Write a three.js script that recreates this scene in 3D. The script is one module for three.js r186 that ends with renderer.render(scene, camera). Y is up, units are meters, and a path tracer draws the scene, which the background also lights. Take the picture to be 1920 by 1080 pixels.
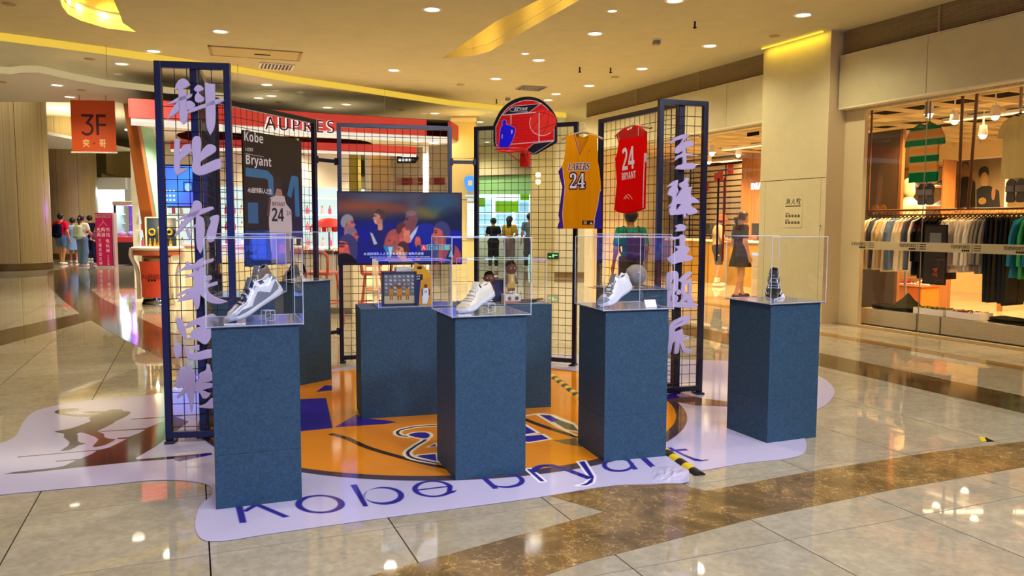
import * as THREE from 'three';
import { RoundedBoxGeometry } from 'three/addons/geometries/RoundedBoxGeometry.js';
import { mergeGeometries, toCreasedNormals } from 'three/addons/utils/BufferGeometryUtils.js';
import { RectAreaLightUniformsLib } from 'three/addons/lights/RectAreaLightUniformsLib.js';
import { FontLoader } from 'three/addons/loaders/FontLoader.js';
import { TextGeometry } from 'three/addons/geometries/TextGeometry.js';

// ---------------------------------------------------------------- camera, light, exposure
const EYE = 1.40, FOCAL = 1473, PITCH = -4.6 * Math.PI / 180, ROLL = 0.2 * Math.PI / 180;
const scene = new THREE.Scene();
const camera = new THREE.PerspectiveCamera(2 * Math.atan(540 / FOCAL) * 180 / Math.PI, 1920 / 1080, 0.05, 200);
camera.position.set(0, EYE, 0);
camera.rotation.set(PITCH, 0, ROLL, 'XYZ');
camera.updateMatrixWorld(true);
const renderer = new THREE.WebGLRenderer({ antialias: true });
renderer.shadowMap.enabled = true;
renderer.toneMapping = THREE.LinearToneMapping;
renderer.toneMappingExposure = 1.0;
RectAreaLightUniformsLib.init();
scene.background = new THREE.Color(0, 0, 0);          // a closed mall hall: no sky, light comes from its fittings and from added lamps
const SPOT = 13.5, SPOT_COL = 0xfff0d2;                 // ceiling downlights (candela)
const COOL = 36, FRONT = 34;                                      // whiter downlights behind the camera; spots added to light the exhibit fronts
const SHOP = 7.5;                                      // track spots of the shop and its added ceiling panels
const SCREEN = 9;                                    // blue video wall across the hall

// ---------------------------------------------------------------- helpers
const V = (x, y, z) => new THREE.Vector3(x, y, z), PI = Math.PI, C = (h) => new THREE.Color(h);
// Surveying: where the line of sight through a photo pixel meets a known real plane.
const sight = (x, y) => V((x - 960) / FOCAL, -(y - 540) / FOCAL, -1).applyQuaternion(camera.quaternion);
const onPlane = (x, y, p, n) => { const d = sight(x, y), e = camera.position; return e.clone().addScaledVector(d, p.clone().sub(e).dot(n) / d.dot(n)); };
const G = (x, y, h = 0) => onPlane(x, y, V(0, h, 0), V(0, 1, 0));
let seed = 7; const rnd = () => { seed = (seed * 1664525 + 1013904223) >>> 0; return seed / 4294967296; };
const R = (a, b) => a + (b - a) * rnd();
const used = {};
const numbered = (n) => { used[n] = (used[n] ?? -1) + 1; return used[n] ? n + '_' + String(used[n]).padStart(3, '0') : n; };
function mat(color, rough = 0.6, o = {}) { const { lin, ...r } = o; const m = new THREE.MeshPhysicalMaterial({ roughness: rough, ...(rough >= 0.6 ? { specularIntensity: 0 } : {}), ...r }); if (Array.isArray(color)) m.color.setRGB(...color); else m.color.set(color); return m; }
const glow = (color, k) => { const m = new THREE.MeshStandardMaterial({ color: 0x111111, roughness: 0.6, emissive: C(color), emissiveIntensity: k }); return m; };
function mesh(name, geo, m, parent = scene) { const o = new THREE.Mesh(geo, m); o.name = parent === scene ? numbered(name) : name; o.castShadow = o.receiveShadow = true; parent.add(o); return o; }
function tag(o, label, category, group) { o.userData.label = label; o.userData.category = category; if (group) o.userData.group = group; return o; }
function thing(name, label, category, p = [0, 0, 0], turn = 0, group) { const o = new THREE.Group(); o.name = numbered(name); o.position.set(...(p.isVector3 ? p.toArray() : p)); o.rotation.y = turn; scene.add(o); return tag(o, label, category, group); }
function structure(name, geo, m, parent = scene) { const o = mesh(name, geo, m, parent); if (parent === scene) { o.name = name; o.userData.kind = 'structure'; } return o; }
function structureGroup(name) { const g = new THREE.Group(); g.name = name; g.userData.kind = 'structure'; scene.add(g); return g; }
function dup(o, p, turn, label, group) { const c = o.clone(); c.name = numbered(o.name.replace(/_\d{3}$/, '')); c.userData = { ...o.userData }; if (p) c.position.set(...(p.isVector3 ? p.toArray() : p)); if (turn !== undefined) c.rotation.y = turn; if (label) c.userData.label = label; if (group) c.userData.group = group; scene.add(c); return c; }
function M(...gs) { const l = gs.flat(9).map((g) => { let q = g.index ? g.toNonIndexed() : g.clone(); for (const k of Object.keys(q.attributes)) if (!['position', 'normal', 'uv'].includes(k)) q.deleteAttribute(k); if (!q.attributes.uv) q.setAttribute('uv', new THREE.BufferAttribute(new Float32Array(q.attributes.position.count * 2), 2)); if (!q.attributes.normal) q.computeVertexNormals(); q.clearGroups(); return q; }); return mergeGeometries(l); }
const nseg = (a, b, c) => (a > 8 * Math.max(Math.min(b, c), 0.02) && a > 1 && Math.min(b, c) < 0.2 ? Math.min(60, Math.round(a / 0.25)) : 1);   // long thin pieces in short lengths
const box = (w, h, d, x = 0, y = 0, z = 0) => new THREE.BoxGeometry(w, h, d, nseg(w, h, d), nseg(h, w, d), nseg(d, w, h)).translate(x, y, z);
const rbox = (w, h, d, r, x = 0, y = 0, z = 0) => new RoundedBoxGeometry(w, h, d, 2, Math.min(r, w / 2.01, h / 2.01, d / 2.01)).translate(x, y, z);
const cyl = (r1, r2, h, n = 16, x = 0, y = 0, z = 0) => new THREE.CylinderGeometry(r1, r2, h, n).translate(x, y, z);
const lathe = (pts, n = 24) => new THREE.LatheGeometry(pts.map((p) => new THREE.Vector2(p[0], p[1])), n);
const tube = (pts, r, n = 24, k = 6, closed = false) => new THREE.TubeGeometry(new THREE.CatmullRomCurve3(pts.map((p) => (p.isVector3 ? p : V(...p))), closed), n, r, k, closed);
function bar(a, b, r, k = 5) { const d = b.clone().sub(a), g = new THREE.CylinderGeometry(r, r, d.length(), k, Math.max(1, Math.min(24, Math.round(d.length() / 0.15)))); g.applyQuaternion(new THREE.Quaternion().setFromUnitVectors(V(0, 1, 0), d.normalize())); return g.translate((a.x + b.x) / 2, (a.y + b.y) / 2, (a.z + b.z) / 2); }
function shapeOf(pts, holes = []) { const s = new THREE.Shape(pts.map((p) => new THREE.Vector2(p[0], p[1]))); for (const h of holes) s.holes.push(new THREE.Path(h.map((p) => new THREE.Vector2(p[0], p[1])))); return s; }
const ext = (shape, depth, bevel = 0) => new THREE.ExtrudeGeometry(shape, { depth, bevelEnabled: bevel > 0, bevelSize: bevel, bevelThickness: bevel, bevelSegments: 1, steps: 1, curveSegments: 8 });
function smooth(pts, n = 4, closed = true) { const c = new THREE.CatmullRomCurve3(pts.map((p) => V(p[0], p[1], 0)), closed, 'centripetal'); return c.getPoints(pts.length * n).slice(0, closed ? -1 : undefined).map((p) => [p.x, p.y]); }
// the same, but brush tips and notches (sharp corners) stay sharp
function brush(pts, n = 3) { const N = pts.length, sharp = []; for (let i = 0; i < N; i++) { const a = pts[(i + N - 1) % N], b = pts[i], c = pts[(i + 1) % N], u = [a[0] - b[0], a[1] - b[1]], v = [c[0] - b[0], c[1] - b[1]]; if ((u[0] * v[0] + u[1] * v[1]) / (Math.hypot(...u) * Math.hypot(...v)) > -0.1) sharp.push(i); } if (sharp.length < 2) return smooth(pts, n); const out = []; sharp.forEach((i, k) => { const j = sharp[(k + 1) % sharp.length], run = []; for (let q = i; ; q = (q + 1) % N) { run.push(pts[q]); if (q === j && run.length > 1) break; } out.push(...(run.length > 2 ? smooth(run, n, false) : run).slice(0, -1)); }); return out; }
// uv in metres from the dominant axis of each normal
function boxUV(g, s = 1) { const p = g.attributes.position, n = g.attributes.normal, uv = new Float32Array(p.count * 2); for (let i = 0; i < p.count; i++) { const ax = Math.abs(n.getX(i)), ay = Math.abs(n.getY(i)), az = Math.abs(n.getZ(i)); const [a, b] = ay > ax && ay > az ? [p.getX(i), p.getZ(i)] : ax > az ? [p.getZ(i), p.getY(i)] : [p.getX(i), p.getY(i)]; uv[2 * i] = a / s; uv[2 * i + 1] = b / s; } g.setAttribute('uv', new THREE.BufferAttribute(uv, 2)); return g; }
// A vertical plane with its own metre grid: u along, v up, w out of it (towards the viewer side).
class Face {
  constructor(a, b) { this.o = V(a[0], 0, a[1]); this.x = V(b[0] - a[0], 0, b[1] - a[1]); this.len = this.x.length(); this.x.normalize(); this.n = V(-this.x.z, 0, this.x.x); this.turn = Math.atan2(-this.x.z, this.x.x); }
  uv(px, py, w = 0) { const p = onPlane(px, py, this.o.clone().addScaledVector(this.n, w), this.n).sub(this.o); return [p.dot(this.x), p.y]; }
  at(u, v, w = 0) { return this.o.clone().addScaledVector(this.x, u).addScaledVector(this.n, w).setY(v); }
}
// ---------------------------------------------------------------- textures
function noiseTex(w, h, f) { const d = new Uint8Array(w * h * 4); for (let y = 0; y < h; y++) for (let x = 0; x < w; x++) { const c = f(x, y), i = (y * w + x) * 4; d[i] = c[0]; d[i + 1] = c[1]; d[i + 2] = c[2]; d[i + 3] = 255; } const t = new THREE.DataTexture(d, w, h); t.wrapS = t.wrapT = THREE.RepeatWrapping; t.magFilter = THREE.LinearFilter; t.minFilter = THREE.LinearMipmapLinearFilter; t.generateMipmaps = true; t.colorSpace = THREE.SRGBColorSpace; t.needsUpdate = true; return t; }
const hash = (x, y, s = 0) => { let h = (x * 374761393 + y * 668265263 + s * 974634521) | 0; h = Math.imul(h ^ (h >>> 13), 1274126177); return ((h ^ (h >>> 16)) >>> 0) / 4294967296; };
function vnoise(x, y, per, s = 0) { const ix = Math.floor(x), iy = Math.floor(y), fx = x - ix, fy = y - iy, w = (a) => ((a % per) + per) % per, q = (a) => a * a * (3 - 2 * a), h = (a, b) => hash(w(a), w(b), s); const a = h(ix, iy), b = h(ix + 1, iy), c = h(ix, iy + 1), d = h(ix + 1, iy + 1), u = q(fx), v = q(fy); return a + (b - a) * u + (c - a) * v + (a - b - c + d) * u * v; }
const fbm = (x, y, per, s = 0, oct = 4) => { let a = 0, k = 0.5, t = 0; for (let i = 0; i < oct; i++) { a += k * vnoise(x, y, per, s + i); t += k; x *= 2; y *= 2; per *= 2; k *= 0.5; } return a / t; };
const clamp = (x, a = 0, b = 255) => Math.max(a, Math.min(b, x));
const tone = (base, k) => base.map((c) => clamp(c * k));
function canvas(w, h, bg) { const c = document.createElement('canvas'); c.width = w; c.height = h; const g = c.getContext('2d'); if (bg) { g.fillStyle = bg; g.fillRect(0, 0, w, h); } return [c, g]; }
function canvasTex(c) { const t = new THREE.CanvasTexture(c); t.colorSpace = THREE.SRGBColorSpace; t.magFilter = THREE.LinearFilter; t.minFilter = THREE.LinearMipmapLinearFilter; return t; }
const poly = (g, pts, fill, stroke, lw) => { g.beginPath(); pts.forEach((p, i) => (i ? g.lineTo(p[0], p[1]) : g.moveTo(p[0], p[1]))); g.closePath(); if (fill) { g.fillStyle = fill; g.fill(); } if (stroke) { g.strokeStyle = stroke; g.lineWidth = lw; g.stroke(); } };
const pline = (g, pts, stroke, lw) => { g.beginPath(); pts.forEach((p, i) => (i ? g.lineTo(p[0], p[1]) : g.moveTo(p[0], p[1]))); g.strokeStyle = stroke; g.lineWidth = lw; g.lineCap = 'butt'; g.lineJoin = 'round'; g.stroke(); };
// a sheet carrying a print: u0..u1 x v0..v1 metres of a local plane
function printSheet(u0, v0, u1, v1) { const g = new THREE.PlaneGeometry(u1 - u0, v1 - v0); return g.translate((u0 + u1) / 2, (v0 + v1) / 2, 0); }
function planarUV(g, u0, v0, u1, v1) { const p = g.attributes.position, uv = new Float32Array(p.count * 2); for (let i = 0; i < p.count; i++) { uv[2 * i] = (p.getX(i) - u0) / (u1 - u0); uv[2 * i + 1] = (p.getY(i) - v0) / (v1 - v0); } g.setAttribute('uv', new THREE.BufferAttribute(uv, 2)); return g; }
// Chinese characters as pen strokes on a 10 x 10 grid (x right, y down)
const GLYPH = {
  奕: '5,0 5,1.6|1,1.8 9,1.8|3.7,1.8 3.4,4.4 2.6,5.4|6.2,1.8 6.2,5|1.8,3 1,4.6|8,2.8 9,4.4|1,6.2 9,6.2|5,5.2 4.6,7 3,8.8 1,10|5.2,6.4 6.6,8.6 9.2,10',
  哥: '1,0.6 9,0.6|2.2,1.8 5.4,1.8 5.4,3.6 2.2,3.6 2.2,1.8|7.6,0.6 7.6,4.4 6.8,4.2|0.6,5 9.4,5|2.2,6.4 5.4,6.4 5.4,8.4 2.2,8.4 2.2,6.4|7.6,5 7.6,10 6.4,9.6',
  消: '1,0.6 2,1.6|0.6,3.4 1.8,4.4|0.6,9.6 2.2,6|6.2,0 6.2,3|3.8,0.8 4.6,2.4|8.8,0.8 8,2.4|3.8,10 3.8,3.4 8.8,3.4 8.8,10 7.8,9.6|3.8,5.4 8.8,5.4|3.8,7.4 8.8,7.4',
  火: '5,0.4 5,4 3.4,7.4 0.6,10|5,4 6.6,7.4 9.4,10|2,2.6 2.4,4.4|8,2.4 7,4.2',
  栓: '2.4,0 2.4,10|0.4,2.6 4.4,2.6|2.4,3 0.4,6.6|2.4,3.4 4,5.4|6.8,0.4 4.4,4|6.8,0.4 9.6,4|5.2,5 8.6,5|5.2,7.2 8.6,7.2|4.6,9.6 9.4,9.6|6.9,5 6.9,9.6',
  先: '3,0.4 1.8,3|2.4,2 8.4,2|5,0 5,4.6|0.8,4.6 9.2,4.6|3.8,4.6 3.2,7.6 0.8,10|6,4.6 6,9.4 9.2,9.4 9.2,7.6',
  购: '1,0.6 4,0.6 4,6.4|1,0.6 1,6.4|2.5,2 2.4,6 0.6,9.6|2.8,6.6 4.2,9|6.2,0 5,3.4|5.6,2.2 9.4,2.2 9,9.4 8,9|6.6,4 5.8,7.4 8,7|7.4,5.6 8.2,8',
  币: '8.4,0.2 5,1.2 1.4,1.4|1.4,3.4 1.4,8.6|1.4,3.4 8.6,3.4 8.6,8.4 7.6,8|5,1.2 5,10',
  再: '0.8,0.6 9.2,0.6|2,2.4 2,10|2,2.4 8,2.4 8,9.8 7,9.4|5,0.6 5,7.2|2,4.8 8,4.8|0.2,7.2 9.8,7.2',
  游: '0.8,0.8 1.8,2|0.4,3.6 1.4,4.6|0.4,9.8 1.8,6|3.6,0.2 4,1.6|2.4,2.2 5.6,2.2|3.6,2.2 3.2,6.6 2.2,9.8|3.6,4.6 5.2,4.6 5,9.4 4.4,9|7,0 6.2,2.6|6.6,1.6 9.6,1.6|6.4,4 9.2,4 7.8,5.4 7.8,9.8 7,9.4|6,6.6 9.8,6.6',
  玩: '0.4,1 4,1|0.6,4.4 3.8,4.4|0.2,8.4 4,7.8|2.2,1 2.2,8|5,1.2 9.2,1.2|4.4,4 9.8,4|6.2,4 5.8,7.4 4.2,9.8|7.8,4 7.8,9.2 9.8,9.2 9.8,7.4',
  三: '1.2,1 8.8,1|1.8,4.8 8.2,4.8|0.4,9 9.6,9',
  楼: '2.2,0 2.2,10|0.4,2.4 4,2.4|2.2,3 0.4,6.4|7,0 7,5|4.4,2.4 9.6,2.4|5.2,0.4 6,1.6|8.8,0.4 8,1.6|6.8,2.6 4.6,4.8|7.2,2.6 9.4,4.6|4.4,6.4 9.8,6.4|6.6,5 5.4,8 9,10|8.4,6.4 7.4,8.8 4.6,10',
  天: '1.4,1 8.6,1|0.6,4.4 9.4,4.4|5,1 5,4.4 3.6,7.4 0.6,10|5,4.6 6.6,7.6 9.4,10',
  空: '5,0 5,1.2|0.8,3.2 0.8,1.4 9.2,1.4 9.2,3|3.8,2.4 1.4,4.6|6.2,2.4 8.8,4.6|1.8,5.6 8.2,5.6|5,5.6 5,9.4|0.6,9.4 9.4,9.4',
  之: '4.6,0.2 5.6,1.6|1,2.8 8.4,2.8 2.2,8|0.4,9.8 2.2,8 5,9.6 9.8,9.8',
  城: '0.4,3 4,3|2.2,0.4 2.2,7.6|0.2,8.2 4.2,7|4.8,2.4 9.8,2.4|5,2.4 4.8,6.4 3.8,9.6|5,4.8 6.8,4.8 6.6,7.6 6,7.2|7.4,0.2 8,5.4 9.8,9.6|9.4,4 8,7.4 6.4,9.8|8.8,0.6 9.4,1.6',
  电: '1.4,2 8.6,2 8.6,7 1.4,7 1.4,2|1.4,4.4 8.6,4.4|5,0 5,9.2 9.6,9.2 9.6,7.8',
  永: '4.4,0.2 5.4,1.4|3,2.6 5.2,2.6 5.2,9.4 4.2,9|0.8,4.6 3.8,4.6 0.6,8.6|8.8,3 5.4,5.4|5.2,4.6 9.6,9.2',
  远: '1,0.6 2,1.8|0.4,4 2.2,4 2.2,8 0.4,9.6|2.2,8.4 9.8,9.6|4,1.2 9,1.2|3.4,3.8 9.8,3.8|5.6,3.8 5.2,6 3.6,7.6|7.4,3.8 7.4,7 9.6,7 9.6,5.6',
  的: '2.4,0 1.6,2|0.8,2 4.2,2 4.2,9 0.8,9 0.8,2|0.8,5.4 4.2,5.4|6.6,0.2 5.4,3.6|6,2 9.4,2 9.2,9.4 8,9|6.6,4.4 7.4,6.4',
  球: '0.4,1 4,1|0.6,4.4 3.8,4.4|0.2,8.4 4,7.8|2.2,1 2.2,8|4.6,2 9.8,2|7,0 7,9.6 6,9.2|5,4 6,5.4|4.4,8.4 6.8,6.4|9.4,3.6 7.2,5.6 9.8,8.6|8.4,0.4 9.2,1.2',
  队: '1,0.6 1,10|1,0.6 3.8,0.6 2.6,3.4 3.8,5.6 2.6,7 1.6,6.6|6.6,0.4 6.4,4.6 4,9.8|6.6,5 9.8,9.8',
  人: '5,0.4 4.6,4 3,7.4 0.6,10|5,3 6.6,7 9.6,10',
};
function glyphs(g, str, x, y, size, color, lw = size * 0.11, down = false, gap = 1.16) { [...str].forEach((ch, i) => { const s = GLYPH[ch]; const ox = down ? x : x + i * size * gap, oy = down ? y + i * size * gap : y; if (s) for (const st of s.split('|')) pline(g, st.split(' ').map((q) => { const [a, b] = q.split(','); return [ox + a * size / 10, oy + b * size / 10]; }), color, lw); }); }
// ---------------------------------------------------------------- people: one continuous skin from tapered limbs, clothes as parts
function surfaceNet(lo, hi, cell, f) {
  const n = [0, 1, 2].map((i) => Math.ceil((hi[i] - lo[i]) / cell) + 1), [nx, ny, nz] = n, val = new Float32Array(nx * ny * nz), id = (x, y, z) => (z * ny + y) * nx + x;
  for (let z = 0; z < nz; z++) for (let y = 0; y < ny; y++) for (let x = 0; x < nx; x++) val[id(x, y, z)] = f(lo[0] + x * cell, lo[1] + y * cell, lo[2] + z * cell);
  const vid = new Int32Array(nx * ny * nz).fill(-1), pos = [], idx = [];
  for (let z = 0; z < nz - 1; z++) for (let y = 0; y < ny - 1; y++) for (let x = 0; x < nx - 1; x++) {
    let c = 0, sx = 0, sy = 0, sz = 0, m = 0; const v = [];
    for (let k = 0; k < 8; k++) { const t = val[id(x + (k & 1), y + ((k >> 1) & 1), z + (k >> 2))]; v.push(t); if (t < 0) m |= 1 << k; }
    if (m === 0 || m === 255) continue;
    for (let a = 0; a < 8; a++) for (const bit of [1, 2, 4]) { const b = a | bit; if (b === a || (v[a] < 0) === (v[b] < 0)) continue; const t = v[a] / (v[a] - v[b]); sx += (a & 1) + (bit === 1 ? t : 0); sy += ((a >> 1) & 1) + (bit === 2 ? t : 0); sz += (a >> 2) + (bit === 4 ? t : 0); c++; }
    vid[id(x, y, z)] = pos.length / 3; pos.push(lo[0] + (x + sx / c) * cell, lo[1] + (y + sy / c) * cell, lo[2] + (z + sz / c) * cell);
  }
  const quad = (a, b, c, d, flip) => { if (a < 0 || b < 0 || c < 0 || d < 0) return; if (flip) idx.push(a, c, b, a, d, c); else idx.push(a, b, c, a, c, d); };
  for (let z = 1; z < nz - 1; z++) for (let y = 1; y < ny - 1; y++) for (let x = 1; x < nx - 1; x++) {
    const s = val[id(x, y, z)] < 0;
    if (s !== (val[id(x + 1, y, z)] < 0)) quad(vid[id(x, y - 1, z - 1)], vid[id(x, y, z - 1)], vid[id(x, y, z)], vid[id(x, y - 1, z)], !s);
    if (s !== (val[id(x, y + 1, z)] < 0)) quad(vid[id(x - 1, y, z - 1)], vid[id(x - 1, y, z)], vid[id(x, y, z)], vid[id(x, y, z - 1)], !s);
    if (s !== (val[id(x, y, z + 1)] < 0)) quad(vid[id(x - 1, y - 1, z)], vid[id(x, y - 1, z)], vid[id(x, y, z)], vid[id(x - 1, y, z)], !s);
  }
  const g = new THREE.BufferGeometry(); g.setAttribute('position', new THREE.Float32BufferAttribute(pos, 3)); g.setIndex(idx); g.computeVertexNormals(); return g;
}
function capsule(p, a, b, ra, rb) { const bx = b[0] - a[0], by = b[1] - a[1], bz = b[2] - a[2], px = p[0] - a[0], py = p[1] - a[1], pz = p[2] - a[2]; const t = Math.max(0, Math.min(1, (px * bx + py * by + pz * bz) / (bx * bx + by * by + bz * bz + 1e-9))); const dx = px - bx * t, dy = py - by * t, dz = pz - bz * t; return Math.sqrt(dx * dx + dy * dy + dz * dz) - (ra + (rb - ra) * t); }
const smin = (a, b, k) => { const h = Math.max(k - Math.abs(a - b), 0) / k; return Math.min(a, b) - h * h * k * 0.25; };
function field(caps, k, grow = 0, cut) { return (x, y, z) => { let d = 9; const p = [x, y, z]; for (const c of caps) d = smin(d, capsule(p, c[0], c[1], c[2], c[3]), k); d -= grow; if (cut) d = Math.max(d, cut(x, y, z)); return d; }; }
function bounds(caps, pad) { const lo = [9, 9, 9], hi = [-9, -9, -9]; for (const c of caps) for (const [p, r] of [[c[0], c[2]], [c[1], c[3]]]) for (let i = 0; i < 3; i++) { lo[i] = Math.min(lo[i], p[i] - r - pad); hi[i] = Math.max(hi[i], p[i] + r + pad); } return [lo, hi]; }
const net = (caps, k, cell, grow = 0, cut) => { const [lo, hi] = bounds(caps, grow + cell * 2.5); return surfaceNet(lo, hi, cell, field(caps, k, grow, cut)); };
const lerp3 = (a, b, t) => [0, 1, 2].map((i) => a[i] + (b[i] - a[i]) * t);
// ---------------------------------------------------------------- surfaces
const tileTex = (s, base) => noiseTex(512, 512, (x, y) => { const f = fbm(x / 64, y / 64, 8, s, 4), h = hash(x, y, s + 9); return tone(base, 0.9 + f * 0.13 + (h - 0.5) * 0.1 + (fbm(x / 16, y / 16, 32, s + 5, 3) - 0.5) * 0.16); });
const marbleTex = noiseTex(1024, 1024, (x, y) => { const w = fbm(x / 128, y / 128, 8, 40, 4) * 3.0, a = fbm(x / 64 + w, y / 64 + w, 16, 41, 5), v = Math.abs(fbm(x / 42.667 + w * 0.7, y / 42.667 - w * 0.5, 24, 44, 5) - 0.5), v2 = Math.abs(fbm(x / 16 + w, y / 16, 64, 47, 4) - 0.5); let k = 0.7 + a * 0.6; const c = [122 * k, 98 * k, 60 * k], q = Math.max(0, 1 - v / 0.014) * 0.55 + Math.max(0, 1 - v2 / 0.035) * 0.4 * (a > 0.4 ? 1 : 0.35); return [clamp(c[0] + q * 120), clamp(c[1] + q * 105), clamp(c[2] + q * 75)]; });
const plasterTex = noiseTex(256, 256, (x, y) => tone([255, 255, 255], 0.96 + hash(x, y, 5) * 0.04 + (fbm(x / 32, y / 32, 8, 6, 4) - 0.5) * 0.05));
const brushTex = noiseTex(512, 256, (x, y) => tone([255, 255, 255], 0.86 + fbm(x / 4, y / 128, 128, 61, 3) * 0.18));
const MAT = {
  tile: [0, 1, 2].map((i) => { const t = tileTex(10 + i * 7, [[176, 167, 144], [171, 161, 137], [181, 172, 150]][i]); return mat(0xffffff, 0.03, { map: t, ior: 1.62 }); }),
  grout: mat(0x352c20, 0.8), marble: mat(0xffffff, 0.08, { map: marbleTex }), marbleShaded: mat([0.42, 0.4, 0.36], 0.1, { map: marbleTex }),  // shaded copy: same marble darkened for the bands outside the front lights
  ceiling: mat([0.66, 0.57, 0.33], 0.92, { map: plasterTex }), ceilingFar: mat([0.64, 0.63, 0.46], 0.92, { map: plasterTex }),
  wallCream: mat([0.62, 0.55, 0.30], 0.5, { map: plasterTex }), cream: mat([0.78, 0.70, 0.46], 0.6), louver: mat([0.42, 0.31, 0.13], 0.5), steel: mat(0xb9b4a6, 0.28, { metalness: 0.9 }),
  champagne: mat(0xffffff, 0.42, { metalness: 0.25, map: brushTex }), brown: mat(0x7a4a22, 0.5), white: mat(0xece8dd, 0.45), black: mat(0x0d0d10, 0.4), dark: mat(0x2a2522, 0.6), chrome: mat(0xe8e6e0, 0.1, { metalness: 1 }),
  glass: mat(0xffffff, 0.0, { transmission: 1, thickness: 0, ior: 1.5 }), lens: glow(0xfff3d8, 6), trim: mat(0xf2ead8, 0.4), warmPanel: glow(0xffd79a, 1.3), skin: mat(0xc98f68, 0.6), skinDark: mat(0x7a4e34, 0.6), hair: mat(0x17120f, 0.6),
};
MAT.champagne.color.setRGB(0.62, 0.52, 0.30);
// ---------------------------------------------------------------- floor: 800 mm tiles laid 22.2 degrees off the view, marble bands, joints recessed
const floor = structure('floor', box(70, 0.2, 68, -8, -0.112, -16), MAT.grout);
const TH = 22.2 * PI / 180, cosT = Math.cos(TH), sinT = Math.sin(TH), tileAt = (c, a) => V(c * cosT - a * sinT, 0, -c * sinT - a * cosT);
const tileGeo = new THREE.BoxGeometry(0.7935, 0.012, 0.7835); const farTiles = [[], [], []];
for (let i = -42; i < 34; i++) for (let j = -18; j < 52; j++) {
  const p = tileAt(0.037 + 0.8 * (i + 0.5), 2.69 + 0.79 * (j + 0.5)); if (p.x < -40 || p.x > 22 || p.z < -46 || p.z > 15) continue;
  const k = Math.floor(hash(i, j, 3) * 3), q = Math.floor(hash(i, j, 4) * 2) * PI;
  const near = p.z < -1.5 && p.z > -12.2 && Math.abs(p.x) < 1.2 - p.z * 0.72;
  if (near) { const m = mesh('tile', tileGeo, MAT.tile[k], floor); m.position.set(p.x, -0.006, p.z); m.rotation.y = TH + q; }
  else farTiles[k].push(tileGeo.clone().rotateY(TH + q).translate(p.x, -0.006, p.z));
}
farTiles.forEach((l, k) => { const m = mesh('tile_field', M(l), MAT.tile[k], floor); m.userData.kind = 'stuff'; });
function floorSlab(name, pts, m, h = 0.002, y = 0, parent = floor, holes) { const g = new THREE.ExtrudeGeometry(shapeOf(pts.map((p) => [p.x, -p.z]), holes), { depth: h, bevelEnabled: false }).rotateX(-PI / 2).translate(0, y, 0); return mesh(name, boxUV(g, 2.2), m, parent); }
const trace = (l, h = 0) => l.map((p) => G(p[0], p[1], h));
floorSlab('marble_band', trace([[560, 1120], [695, 1080], [1133, 960], [1025, 928], [1100, 890], [1230, 890], [1245, 902], [1323, 921], [1511, 886], [1750, 848], [1920, 828], [2150, 797], [2150, 836], [1920, 876], [1665, 920], [1416, 972], [1165, 1037], [1100, 1053], [1020, 1080], [900, 1120], [800, 1160]]), MAT.marble);
floorSlab('marble_band', trace([[1200, 591], [1330, 618], [1536, 662], [1920, 743], [2100, 781], [2100, 817], [1920, 775], [1536, 686], [1330, 638], [1200, 608]]), MAT.marbleShaded);
floorSlab('marble_band', trace([[-60, 633], [0, 620], [150, 587.6], [120, 565], [96, 542], [88, 527], [89.5, 513.7], [92, 508], [146, 500], [147, 513.7], [153, 526.7], [168.6, 542], [189, 558], [218, 573], [248, 590], [302, 615], [440, 668], [440, 738], [302, 670.6], [215, 628], [181.5, 607], [171, 600.6], [0, 648.6], [-60, 664]]), MAT.marbleShaded);
floorSlab('border_strip', trace([[1536, 622], [1920, 687], [2050, 709], [2050, 718], [1920, 695], [1536, 628]]), mat(0x8a6b3a, 0.1));
// ---------------------------------------------------------------- ceiling: three levels, curved edges, lit recesses
const H1 = 4.12, H2 = 4.0, H3 = 3.88;
const slotR = trace([[828, 110], [853, 93], [930, 40], [1010, 0], [1150, -72], [1225, -72], [1087, 0], [993, 53], [917, 97], [885, 105]], H1);
const slotL = trace([[112, 0], [117, 13], [128, 27], [150, 38], [200, 53], [255, 60], [230, 43], [222, 20], [213, 0], [204, -35], [110, -35]], H1);
const q2 = (p) => [p.x, -p.z];
{
  const s = shapeOf([[-42, -15], [22, -15], [22, 50], [-4, 50], [-8.6, 16.6], [-42, 16.2]], [slotR.map(q2), slotL.map(q2)]);
  structure('ceiling', boxUV(new THREE.ExtrudeGeometry(s, { depth: 0.12, bevelEnabled: false }).rotateX(-PI / 2).translate(0, H1, 0), 1.5), MAT.ceiling);
  const cav = structureGroup('ceiling_recess');
  for (const sl of [slotR, slotL]) { const l = sl.map(q2); const g = []; for (let i = 0; i < l.length; i++) { const a = l[i], b = l[(i + 1) % l.length], dx = b[0] - a[0], dy = b[1] - a[1], len = Math.hypot(dx, dy); g.push(box(len, 0.3, 0.02, 0, 0.12 + 0.15, 0).rotateY(Math.atan2(dy, dx)).translate((a[0] + b[0]) / 2, H1, -(a[1] + b[1]) / 2)); } mesh('recess_wall', M(g), MAT.ceiling, cav); floorSlab('recess_top', sl, MAT.ceiling, 0.03, H1 + 0.4, cav); }
  structure('roof_slab', box(66, 0.1, 66, -9, 5.75, -17), MAT.grout);
}
floorSlab('ceiling_raft', trace([[255, 60], [230, 43], [222, 20], [204, -35], [150, -160], [1400, -190], [1150, -72], [1010, 0], [930, 40], [853, 93], [828, 110], [800, 117], [570, 98], [400, 77]], H1 - 0.03), MAT.ceiling, 0.03, H1 - 0.03, scene); scene.children.at(-1).userData.kind = 'structure';
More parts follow.
